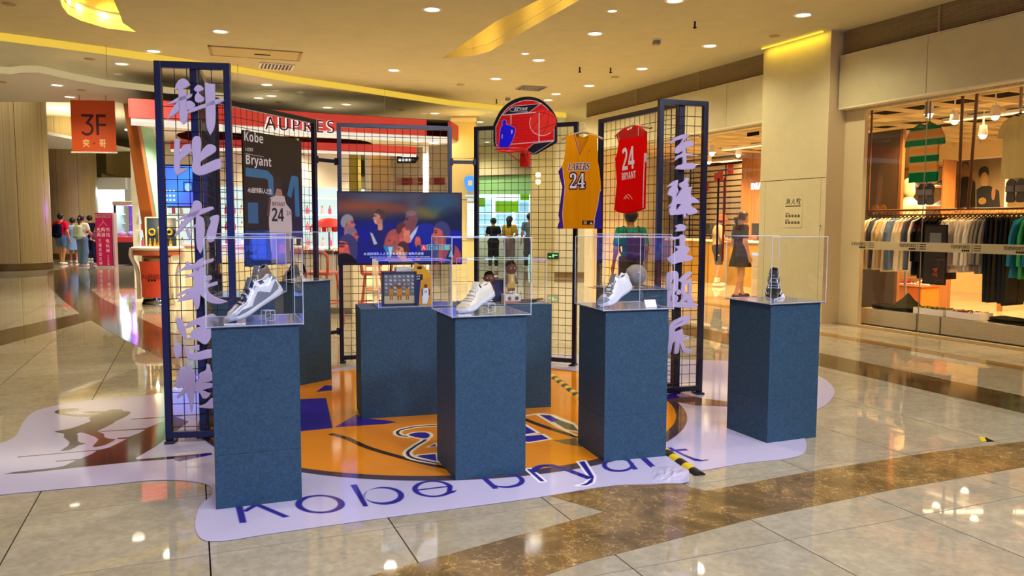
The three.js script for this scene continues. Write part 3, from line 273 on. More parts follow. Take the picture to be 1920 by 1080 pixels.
characters(pR, fR, 1220, 580, 6, [[[[210, 170], [330, 95], [430, 70], [440, 90], [410, 150], [270, 215], [260, 260], [350, 225], [360, 290], [370, 330], [420, 310], [430, 330], [350, 355], [390, 440], [480, 465], [430, 490], [370, 485], [330, 400], [320, 370], [300, 490], [260, 495], [270, 350], [240, 380], [210, 490], [150, 500], [190, 400], [200, 250]], [[[252, 182], [310, 147], [360, 118], [338, 140], [272, 178]]]]], cw);
for (const [p, f, y0, y1] of [[pR, fR, 243, 674]]) { const h1 = f.uv(p === pL ? 400 : 1290, y0, 0.03)[1], h0 = f.uv(p === pL ? 330 : 1290, y1, 0.03)[1]; mesh('acrylic_sheet', new THREE.PlaneGeometry(f.len - 0.05, h1 - h0).translate(f.len / 2 + 0.015, (h0 + h1) / 2, 0.029), PM.acrylic, p); for (const u of [0.1, f.len - 0.08]) for (const h of [h0 + 0.05, h1 - 0.05]) mesh('standoff', cyl(0.007, 0.007, 0.02, 10).rotateX(PI / 2).translate(u, h, 0.034), MAT.chrome, p); }
// ---------------------------------------------------------------- pedestals, acrylic cases
function pedestal(label, a, b, depth, h, seam) { const f = new Face(a, b), L = f.len, t = thing('pedestal', label, 'pedestal', f.o, f.turn); if (seam) { mesh('lower_block', boxUV(rbox(L, seam - 0.001, depth, 0.003, L / 2, seam / 2, -depth / 2), 0.6), PM.ped, t); mesh('upper_block', boxUV(rbox(L, h - seam, depth, 0.003, L / 2, (h + seam) / 2, -depth / 2), 0.6), PM.ped, t); } else { mesh('body', boxUV(rbox(L, h - 0.018, depth, 0.003, L / 2, (h - 0.018) / 2, -depth / 2), 0.6), PM.ped, t); mesh('top_board', boxUV(rbox(L, 0.018, depth, 0.003, L / 2, h - 0.009, -depth / 2), 0.6), PM.ped, t); } return f; }
function showcase(label, f, u0, u1, w0, w1, y, h) { const t = thing('display_case', label, 'display case', f.at(0, y), f.turn), L = u1 - u0, D = w1 - w0, cu = (u0 + u1) / 2, cwd = (w0 + w1) / 2, m = PM.acrylic, g = 0.003; mesh('base_plate', rbox(L, 0.006, D, 0.002, cu, 0.003, cwd), mat([0.16, 0.2, 0.28], 0.08), t);
  const pane = (geo) => mesh('acrylic_pane', geo, m, t); pane(new THREE.PlaneGeometry(L - g, h - g).translate(cu, h / 2, w1)); pane(new THREE.PlaneGeometry(L - g, h - g).translate(cu, h / 2, w0)); pane(new THREE.PlaneGeometry(D - g, h - g).rotateY(PI / 2).translate(u0, h / 2, cwd)); pane(new THREE.PlaneGeometry(D - g, h - g).rotateY(PI / 2).translate(u1, h / 2, cwd)); pane(new THREE.PlaneGeometry(L - g, D - g).rotateX(-PI / 2).translate(cu, h, cwd));
  const e = 0.0035, E = []; for (const u of [u0, u1]) for (const w of [w0, w1]) E.push(box(e, h, e, u, h / 2, w)); for (const v of [0.006, h]) for (const w of [w0, w1]) E.push(box(L, e, e, cu, v, w)); for (const v of [0.006, h]) for (const u of [u0, u1]) E.push(box(e, e, D, u, v, cwd)); mesh('polished_edge', M(E), PM.edge, t); }
const xz = (p) => [p.x, p.z], g2 = (x, y) => xz(G(x, y));
const PH = 0.9, S = 0.41;
const setLen = (a, b, L) => { const d = Math.hypot(b[0] - a[0], b[1] - a[1]); return [a[0] + (b[0] - a[0]) * L / d, a[1] + (b[1] - a[1]) * L / d]; };
const P = {};
{ const mk = (key, label, a, b, depth, h, seam) => { P[key] = pedestal(label, a, setLen(a, b, h > 0.85 ? S : 1.44), depth, h, seam); };
  mk(1, 'dark blue pedestal in front of the seven character frame carrying the white strapped sneaker', g2(405, 957), g2(567, 938), 0.41, PH, 0.27);
  mk(2, 'dark blue pedestal on the orange court print carrying the plain white sneaker', g2(854, 902), g2(982, 888), 0.41, PH);
  mk(3, 'dark blue pedestal with striped warning tape running out at its foot', g2(1132, 867), g2(1240, 857), 0.41, PH, 0.27);
  mk(4, 'dark blue pedestal standing alone nearest the clothes shop window', g2(1438, 832), g2(1530, 820), 0.41, PH, 0.27);
  mk(5, 'long low dark blue pedestal below the television', g2(678, 787), g2(1042, 763), 0.38, 0.8);
  { const b = g2(622, 712), a0 = g2(566, 723); const d = Math.hypot(b[0] - a0[0], b[1] - a0[1]); const a = [b[0] - (b[0] - a0[0]) / d * S, b[1] - (b[1] - a0[1]) / d * S]; mk(6, 'brown black pedestal standing beside the black jersey poster', a, b, 0.34, PH); }
  mk(7, 'blue pedestal hidden behind the pedestal with the white strapped sneaker', [-2.03, -5.3], [-1.62, -5.36], 0.41, PH);
  mk(8, 'blue pedestal in front of the five character frame carrying the wrapped ball', [0.82, -5.98], [1.2, -6.1], 0.41, PH); }
const CASE = (k, label, u0 = -0.022, u1, h = 0.43, y = PH, w1 = 0.02, w0) => showcase(label, P[k], u0, u1 ?? P[k].len + 0.02, w0 ?? -(S + 0.02), w1, y + 0.0005, h);
CASE(1, 'clear acrylic case over the white strapped sneaker'); CASE(2, 'clear acrylic case over the plain white sneaker'); CASE(3, 'clear acrylic case over the white and silver sneaker'); CASE(4, 'clear acrylic case over the black and white wave sneaker'); CASE(6, 'clear acrylic case over the dark purple sneaker beside the poster', -0.022, undefined, 0.43, PH, 0.02, -0.34); CASE(7, 'clear acrylic case over the silver grey sneaker'); CASE(8, 'clear acrylic case over the wrapped ball in front of the red jersey');
CASE(5, 'clear acrylic case over the framed team picture below the television', 0.13, 0.66, 0.34, 0.8, -0.01, -0.36); CASE(5, 'clear acrylic case over the two big headed figurines', 0.78, 1.4, 0.34, 0.8, -0.01, -0.36);
// ---------------------------------------------------------------- sneakers
const ip = (t, k) => { for (let i = 0; i + 1 < k.length; i++) if (t <= k[i + 1][0]) { const q = Math.max(0, (t - k[i][0]) / (k[i + 1][0] - k[i][0])), e = q * q * (3 - 2 * q); return k[i][1] + (k[i + 1][1] - k[i][1]) * e; } return k.at(-1)[1]; };
function gridGeo(nu, nv, f) { const pos = [], idx = [], uv = []; for (let i = 0; i <= nu; i++) for (let j = 0; j <= nv; j++) { pos.push(...f(i / nu, j / nv)); uv.push(i / nu, j / nv); } for (let i = 0; i < nu; i++) for (let j = 0; j < nv; j++) { const a = i * (nv + 1) + j, b = a + nv + 1; idx.push(a, a + 1, b, b, a + 1, b + 1); } const g = new THREE.BufferGeometry(); g.setAttribute('position', new THREE.Float32BufferAttribute(pos, 3)); g.setAttribute('uv', new THREE.Float32BufferAttribute(uv, 2)); g.setIndex(idx); g.computeVertexNormals(); return g; }
function sneaker(label, p, turn, pitch, c) {
  const L = c.len ?? 0.3, hw = (t) => L * ip(t, [[0, 0.05], [0.06, 0.115], [0.2, 0.128], [0.42, 0.118], [0.7, 0.17], [0.86, 0.15], [0.96, 0.085], [1, 0.01]]), yb = (t) => L * ip(t, [[0, 0.02], [0.15, 0], [0.75, 0], [1, 0.05]]), st = (t) => L * ip(t, [[0, 0.12], [0.5, 0.085], [1, 0.075]]), top = (t) => L * (c.hi ?? 1) * ip(t, [[0, 0.34], [0.06, 0.42], [0.16, 0.385], [0.27, 0.41], [0.36, 0.47], [0.44, 0.4], [0.7, 0.235], [0.88, 0.185], [0.97, 0.13], [1, 0.09]]);
  const S3 = (t, q, off = 0) => { const a = q * PI, ca = Math.cos(a), sa = Math.max(0, Math.sin(a)), w = hw(t) * (1 - 0.32 * sa * ip(t, [[0, 1], [0.4, 0.9], [0.8, 0.2], [1, 0]])) + off, y0 = yb(t) + st(t) * 0.75, y1 = top(t) + off, open = ip(t, [[0.03, 0], [0.07, 1], [0.3, 1], [0.36, 0]]); let y = y0 + (y1 - y0) * Math.pow(sa, 0.55); if (open > 0 && sa > 0.86) y -= open * L * 0.22 * Math.min(1, (sa - 0.86) / 0.1); return [t * L - 0.02 * L, y, Math.sign(ca) * w * Math.pow(Math.abs(ca), 0.62)]; };
  const g = thing('sneaker', label, 'sneaker', p, turn), m = new THREE.Group();
  const parts = []; const add = (n, geo, mt) => parts.push([n, geo, mt]);
  add('upper', gridGeo(44, 28, (t, q) => S3(t, q)), c.upper);
  const ol = []; for (let i = 0; i <= 26; i++) ol.push([i / 26, 1]); for (let i = 26; i >= 0; i--) ol.push([i / 26, -1]);
  add('sole', gridGeo(40, 8, (t, q) => { const k = [[-1, 1], [-1.06, 0.55], [-1.02, 0.05], [-0.7, 0], [0, 0], [0.7, 0], [1.02, 0.05], [1.06, 0.55], [1, 1]][Math.round(q * 8)]; return [t * L * 1.02 - 0.03 * L, yb(t) + st(t) * k[1], hw(t) * 1.03 * k[0]]; }), c.sole);
  add('lining', gridGeo(10, 8, (t, q) => { const tt = 0.05 + t * 0.29; return [tt * L - 0.02 * L, top(tt) - L * 0.075, (q - 0.5) * 2 * hw(tt) * 0.6]; }), c.lining ?? MAT.dark);
  add('tongue', rbox(L * 0.2, L * 0.03, L * 0.15, 0.006).rotateZ(-0.75).translate(L * 0.4, top(0.4) + L * 0.0, 0), c.tongue ?? c.upper);
  for (let i = 0; i < 5; i++) { const t = 0.44 + i * 0.07; add('lace', tube([S3(t, 0.3, 0.003), S3(t + 0.01, 0.5, 0.006), S3(t, 0.7, 0.003)], L * 0.013, 8, 5), c.lace ?? c.upper); }
  for (const [n, ts, qs, mt] of c.patches ?? []) for (const side of [0, 1]) add(n, gridGeo(30, 4, (a, b) => { const t = ts[0] + (ts[1] - ts[0]) * a, lo = qs(a)[0], hi = qs(a)[1], q = lo + (hi - lo) * b; return S3(t, side ? 1 - q : q, 0.0022); }), mt);
  const qz = new THREE.Quaternion().setFromAxisAngle(V(0, 0, 1), -pitch), low = parts.reduce((s, [, geo]) => { geo.applyQuaternion(qz); geo.computeBoundingBox(); return Math.min(s, geo.boundingBox.min.y); }, 9);
  let tongue; for (const [n, geo, mt] of parts) { const o = mesh(n, geo.translate(-L * 0.45, -low, 0), mt, n === 'lace' ? tongue : g); if (n === 'tongue') tongue = o; }
  return g;
}
const SH = { white: mat(0xe6e8ee, 0.35), cream: mat(0xe8e2d0, 0.4), navy: mat(0x25304e, 0.4), grey: mat(0x7d8494, 0.4), silver: mat(0xaab0b8, 0.22, { metalness: 0.7 }), black: mat(0x141316, 0.35), brown: mat(0x5a4a36, 0.5), purple: mat(0x2a2350, 0.35) };
const dir = (f, deg) => f.turn + deg * PI / 180;     // toe direction seen against the pedestal's front edge
const tri = (a, n) => Math.abs(((a * n) % 1) - 0.5) * 2;
const on = (k, u, w, y = PH) => P[k].at(u, y + 0.007, w);
function block(label, f, u, w, y, s) { const t = thing('shoe_stand', label, 'shoe stand', f.at(u, y + 0.0065, w), f.turn + 0.4); mesh('cube', box(s, s, s, 0, s / 2, 0), PM.acrylic, t); { const E = [], q = 0.003; for (const a of [-1, 1]) for (const b of [-1, 1]) E.push(box(q, s, q, a * s / 2, s / 2, b * s / 2), box(s, q, q, 0, s / 2 + a * s / 2, b * s / 2), box(q, q, s, a * s / 2, s / 2 + b * s / 2, 0)); mesh('polished_edge', M(E), PM.edge, t); } mesh('bead', new THREE.IcosahedronGeometry(s * 0.28, 0).translate(0, s / 2, 0), MAT.chrome, t); }
sneaker('white sneaker with grey zigzag sides and dark straps, heel raised', on(1, 0.21, -0.19), dir(P[1], 200), 0.5, { len: 0.32, hi: 0.95, upper: SH.white, sole: SH.white, lace: SH.black, tongue: SH.grey, patches: [['zigzag_panel', [0.04, 0.95], (a) => [0.0, 0.012 + 0.075 * tri(a, 2.5)], SH.grey], ['zigzag_line', [0.06, 0.9], (a) => [0.1 + 0.075 * tri(a, 2.5), 0.125 + 0.075 * tri(a, 2.5)], SH.silver], ['strap', [0.36, 0.44], () => [0.24, 0.46], SH.navy], ['strap', [0.48, 0.55], () => [0.22, 0.46], SH.navy], ['strap', [0.59, 0.65], () => [0.22, 0.46], SH.navy], ['strap', [0.22, 0.29], () => [0.2, 0.36], SH.navy], ['toe_cage', [0.64, 0.9], (a) => [0.36, 0.36 + 0.03], SH.black], ['toe_cage', [0.62, 0.84], (a) => [0.2 + 0.2 * a, 0.225 + 0.2 * a], SH.black], ['heel_panel', [0.0, 0.1], () => [0.12, 0.34], SH.grey]] });
block('clear acrylic cube propping the heel of the white strapped sneaker', P[1], 0.275, -0.19, PH, 0.05);
sneaker('plain cream white sneaker with black scribbled signature, heel raised', on(2, 0.18, -0.2), dir(P[2], 212), 0.32, { len: 0.3, hi: 0.82, upper: SH.cream, sole: SH.white, lining: SH.grey, patches: [['collar_line', [0.34, 0.37], () => [0.2, 0.45], SH.black], ['signature', [0.42, 0.62], (a) => [0.26 + 0.05 * tri(a, 3), 0.275 + 0.05 * tri(a, 3)], SH.black], ['toe_cap', [0.8, 0.98], () => [0.12, 0.5], mat(0xcfc6ae, 0.5)]] });
block('clear acrylic cube propping the heel of the plain white sneaker', P[2], 0.245, -0.17, PH, 0.05);
sneaker('white and silver sneaker with a high collar, heel raised', on(3, 0.15, -0.2), dir(P[3], 206), 0.4, { len: 0.3, hi: 0.95, upper: SH.white, sole: SH.white, lining: SH.brown, tongue: SH.silver, lace: SH.silver, patches: [['silver_side', [0.3, 0.8], () => [0.55, 0.72], SH.silver], ['toe_cap', [0.82, 0.98], () => [0.1, 0.5], SH.grey], ['heel_panel', [0.0, 0.1], () => [0.1, 0.3], SH.cream]] });
sneaker('black sneaker with white wave stripes facing outward', on(4, 0.19, -0.2), dir(P[4], 229), 0.5, { len: 0.3, hi: 0.88, upper: SH.black, sole: SH.white, lace: SH.grey, patches: [['wave_stripe', [0.1, 0.86], (a) => [0.06 + 0.08 * tri(a, 3), 0.15 + 0.08 * tri(a, 3)], SH.white], ['wave_stripe', [0.16, 0.72], (a) => [0.26 + 0.06 * tri(a, 3), 0.33 + 0.06 * tri(a, 3)], SH.white]] });
sneaker('dark purple and black sneaker beside the poster', on(6, 0.17, -0.19), dir(P[6], 97), 0.3, { len: 0.27, upper: SH.black, sole: SH.purple, patches: [['side_stripe', [0.2, 0.8], () => [0.1, 0.16], SH.grey]] });
sneaker('silver grey sneaker seen behind the white strapped one', on(7, 0.27, -0.2), dir(P[7], 245), 0.45, { len: 0.29, upper: SH.silver, sole: SH.grey, tongue: SH.grey });
{ const t = thing('wrapped_ball', 'grey ball wrapped in crinkled clear plastic', 'ball', on(8, 0.24, -0.2), 0.3); const g = new THREE.IcosahedronGeometry(0.105, 5), p = g.attributes.position; for (let i = 0; i < p.count; i++) { const v = V(p.getX(i), p.getY(i), p.getZ(i)).normalize(), k = 0.088 + 0.014 * (fbm(v.x * 5 + 9, v.y * 5 + v.z * 7 + 9, 64, 3, 3) - 0.5); p.setXYZ(i, v.x * k, v.y * k, v.z * k); } g.computeVertexNormals(); mesh('ball', new THREE.SphereGeometry(0.078, 28, 20).translate(0, 0.095, 0), mat(0x6a5442, 0.6), t); mesh('plastic_wrap', g.translate(0, 0.095, 0), mat(0xffffff, 0.06, { transmission: 0.75, thickness: 0 }), t); mesh('ring_base', lathe([[0.05, 0], [0.065, 0], [0.065, 0.02], [0.055, 0.02]], 24), PM.clear, t); }
// label cards
function card(label, f, u, w, y, cw2 = 0.08, ch = 0.045, flat) { const t = thing('label_card', label, 'label card', f.at(u, y + 0.0068, w), f.turn); if (flat) { mesh('card', rbox(cw2, 0.003, ch, 0.001, 0, 0.0015, 0), PM.card, t); for (let i = 0; i < 3; i++) mesh('print_line', box(cw2 * 0.2, 0.0006, 0.006, (i - 1) * cw2 * 0.26, 0.0033, 0), MAT.dark, t); } else { mesh('card', rbox(cw2, ch, 0.003, 0.001, 0, ch / 2, 0).rotateX(-0.5), PM.card, t); mesh('stand', rbox(cw2 + 0.01, ch * 1.1, 0.004, 0.001, 0, ch * 0.55, 0).rotateX(0.5).translate(0, 0, -ch * 1.05), PM.clear, t); } }
card('flat printed card in front of the white strapped sneaker', P[1], 0.11, -0.05, PH, 0.1, 0.04, true); card('blue white card beside the plain white sneaker', P[2], 0.06, -0.03, PH, 0.075, 0.045, true); card('small tent card at the edge of the white and silver sneaker case', P[3], 0.33, -0.07, PH, 0.075, 0.05); card('tiny dark card in the case of the black wave sneaker', P[4], 0.35, -0.3, PH, 0.06, 0.03);
// ---------------------------------------------------------------- framed picture, booklet, figurines on the low pedestal
{ const f = P[5], y = 0.8;
  { const [u0] = f.uv(716, 545, -0.1), [u1] = f.uv(781, 545, -0.1), w = u1 - u0, h = 0.25; const t = thing('picture_frame', 'dark framed team picture of three players with gold trophies', 'picture frame', f.at((u0 + u1) / 2, y + 0.0068, -0.1), f.turn); const [c, g] = canvas(320, 256, '#6d7076'); for (let r = 0; r < 5; r++) for (let i = 0; i < 7; i++) { g.fillStyle = ['#b9bcc4', '#8e939c', '#c8c2ae'][(r + i) % 3]; g.beginPath(); g.ellipse(24 + i * 46, 24 + r * 32, 15, 9, 0.3, 0, 7); g.fill(); } g.fillStyle = '#c9b58c'; g.fillRect(0, 190, 320, 66); for (const [x, s] of [[75, 0.9], [160, 1.2], [245, 0.9]]) { g.fillStyle = '#c98a2a'; g.fillRect(x - 24 * s, 130, 48 * s, 60 * s); g.fillStyle = '#8a5a36'; g.beginPath(); g.arc(x, 115, 15 * s, 0, 7); g.fill(); g.fillStyle = '#a8671f'; g.fillRect(x - 18 * s, 185, 14 * s, 40); g.fillRect(x + 4 * s, 185, 14 * s, 40); } pline(g, [[110, 90], [150, 120], [210, 80]], '#7a4a30', 12); mesh('border', M(box(w, 0.016, 0.02, 0, 0.008, 0), box(w, 0.016, 0.02, 0, h - 0.008, 0), box(0.016, h, 0.02, w / 2 - 0.008, h / 2, 0), box(0.016, h, 0.02, 0.008 - w / 2, h / 2, 0)), mat(0x2b3550, 0.35), t); mesh('backing', box(w - 0.02, h - 0.02, 0.008, 0, h / 2, -0.004), MAT.dark, t); mesh('picture', new THREE.PlaneGeometry(w - 0.03, h - 0.03).translate(0, h / 2, 0.002), mat(0xffffff, 0.25, { map: canvasTex(c) }), t); }
  { const a = f.uv(773, 500, -0.12), b = f.uv(811, 570, -0.12); const [c, g] = canvas(192, 384, '#e3a414'); g.fillStyle = '#1c2a6a'; g.fillRect(0, 150, 192, 234); g.fillStyle = '#15131a'; g.fillRect(0, 105, 100, 60); g.font = 'bold 20px sans-serif'; g.fillStyle = '#fff'; g.fillText('Kobe B', 8, 128); g.fillText('Bryant', 8, 152); g.fillStyle = '#e3a414'; poly(g, [[80, 160], [192, 120], [192, 384], [60, 384]], '#d9981c'); g.fillStyle = '#eceef4'; poly(g, [[105, 235], [150, 230], [160, 300], [140, 375], [95, 375], [96, 300]], '#e9ecf4'); g.fillStyle = '#6b4530'; g.beginPath(); g.arc(128, 212, 18, 0, 7); g.fill(); g.fillRect(88, 240, 14, 60); g.fillRect(155, 240, 14, 60); g.fillStyle = '#2a2a5a'; g.font = 'bold 26px sans-serif'; g.fillText('24', 112, 272); g.fillStyle = '#181818'; g.beginPath(); g.ellipse(70, 45, 26, 14, 0, 0, 7); g.fill();
    const w = b[0] - a[0]; const t = thing('booklet', 'yellow and purple player booklet folded open upright', 'booklet', f.at((a[0] + b[0]) / 2, y + 0.0068, -0.13), f.turn); const s = shapeOf([[-w / 2, 0], [w / 2, 0], [w / 2, 0.21], [0.01, 0.29], [-w * 0.35, 0.31], [-w / 2, 0.24]]); mesh('cover', planarUV(ext(s, 0.006), -w / 2, 0, w / 2, 0.31), mat(0xffffff, 0.35, { map: canvasTex(c) }), t); mesh('flap', rbox(w * 0.9, 0.26, 0.006, 0.002, 0, 0.13, -0.04).rotateY(0.25), mat(0xd8c49a, 0.5), t); }
  for (const [px, L, pants, top] of [[917, 'big headed figurine in a purple sleeveless kit', 0x3c1a5c, 0x6a2a6a], [958, 'bigger big headed figurine in a yellow sleeveless kit on a white box', 0xd2b64a, 0xe0bf4c]]) { const big = px > 930, [u] = f.uv(px, 540, -0.17), k = big ? 0.98 : 0.92, base = big ? 0.075 : 0.012; const t = thing('figurine', L, 'figurine', f.at(u, y + 0.0068, -0.17), f.turn + (big ? 0.1 : -0.2)); const q = (x, yy, z) => [x * k, base + yy * k, z * k]; const body = [[q(0.016, 0.0, 0.01), q(0.016, 0.07, 0), 0.012 * k, 0.013 * k], [q(-0.016, 0, 0.01), q(-0.016, 0.07, 0), 0.012 * k, 0.013 * k], [q(0, 0.075, 0), q(0, 0.125, 0), 0.024 * k, 0.026 * k], [q(0.03, 0.125, 0), q(0.045, 0.07, 0.012), 0.01 * k, 0.008 * k], [q(-0.03, 0.125, 0), q(-0.045, 0.07, 0.012), 0.01 * k, 0.008 * k], [q(0, 0.13, 0), q(0, 0.15, 0), 0.012 * k, 0.012 * k], [q(0, 0.175, 0), q(0, 0.2, 0), 0.04 * k, 0.042 * k], [q(0, 0.178, 0.04), q(0, 0.185, 0.046), 0.006 * k, 0.005 * k], [q(0.042, 0.182, 0), q(0.046, 0.19, 0), 0.008 * k, 0.008 * k], [q(-0.042, 0.182, 0), q(-0.046, 0.19, 0), 0.008 * k, 0.008 * k]]; mesh('body', net(body, 0.008, 0.0045), MAT.skinDark, t); mesh('jersey', net(body.slice(2, 3), 0.004, 0.004, 0.004), mat(top, 0.5), t); mesh('shorts', net([[q(0.016, 0.045, 0.002), q(0.012, 0.08, 0), 0.018 * k, 0.018 * k], [q(-0.016, 0.045, 0.002), q(-0.012, 0.08, 0), 0.018 * k, 0.018 * k]], 0.006, 0.004, 0.002), mat(pants, 0.5), t); mesh('hair', net([[q(0, 0.192, -0.006), q(0, 0.206, -0.004), 0.044 * k, 0.043 * k]], 0.004, 0.0045, 0, (x, yy) => base + 0.19 * k - yy), MAT.hair, t); for (const s of [-1, 1]) { mesh('eye', new THREE.SphereGeometry(0.005 * k, 8, 6).translate(s * 0.016 * k, base + 0.192 * k, 0.039 * k), MAT.white, t); mesh('shoe', rbox(0.026 * k, 0.014 * k, 0.04 * k, 0.005).translate(s * 0.016 * k, base + 0.003 * k, 0.016 * k), MAT.white, t); } mesh('number', box(0.012 * k, 0.018 * k, 0.002, 0, base + 0.1 * k, 0.03 * k), MAT.white, t); if (big) { mesh('box_base', rbox(0.13, 0.06, 0.09, 0.003, 0, 0.03, 0), MAT.white, t); for (const x of [-0.03, 0.03]) mesh('emblem', cyl(0.016, 0.016, 0.002, 16).rotateX(PI / 2).translate(x, 0.03, 0.046), mat(0x55555f, 0.5), t); } else mesh('disc_base', cyl(0.05, 0.055, 0.012, 24, 0, 0.006, 0), MAT.black, t); }
  { const [u] = f.uv(932, 540, -0.24); const t = thing('toy_box', 'dark blue toy box standing between the two figurines', 'box', f.at(u, y + 0.0068, -0.26), f.turn); mesh('carton', rbox(0.1, 0.17, 0.06, 0.003, 0, 0.085, 0), mat(0x1d1b3a, 0.4), t); mesh('lid_flap', rbox(0.09, 0.004, 0.06, 0.001, 0.01, 0.19, 0.0).rotateZ(0.25), MAT.white, t); mesh('window_panel', rbox(0.07, 0.11, 0.003, 0.001, 0, 0.09, 0.031), mat(0x3a3a66, 0.2), t); }
  for (const [px, py, L, col] of [[955, 568, 'brown wooden paddle lying in front of the figurines', 0xa8672e], [1000, 566, 'black paddle lying at the end of the low pedestal', 0x22181a]]) { const [u] = f.uv(px, py, -0.07); const t = thing('paddle', L, 'paddle', f.at(u, y + 0.0068, px > 980 ? -0.2 : -0.06), f.turn + (px > 980 ? 0.5 : 0.12)); mesh('blade', cyl(0.075, 0.075, 0.01, 28, 0, 0.006, 0).scale(1, 1, 0.8), mat(col, 0.4), t); mesh('grip', rbox(0.1, 0.012, 0.024, 0.005, 0.115, 0.007, 0), MAT.brown, t); } 
  { const [u] = f.uv(752, 500, -0.28); const t = thing('trophy_stand', 'dark display stand holding a white book behind the team picture', 'display stand', f.at(u, y + 0.0068, -0.27), f.turn); mesh('block', rbox(0.16, 0.24, 0.1, 0.006, 0, 0.12, 0), mat(0x2c3346, 0.4), t); mesh('book', rbox(0.13, 0.03, 0.09, 0.003, 0.02, 0.257, 0.01), MAT.white, t); mesh('shelf', rbox(0.18, 0.012, 0.09, 0.003, 0, 0.31, 0), mat(0x3c465c, 0.3), t); for (const s of [-1, 1]) mesh('shelf_post', box(0.008, 0.06, 0.008, s * 0.08, 0.27, 0), MAT.dark, t); } }
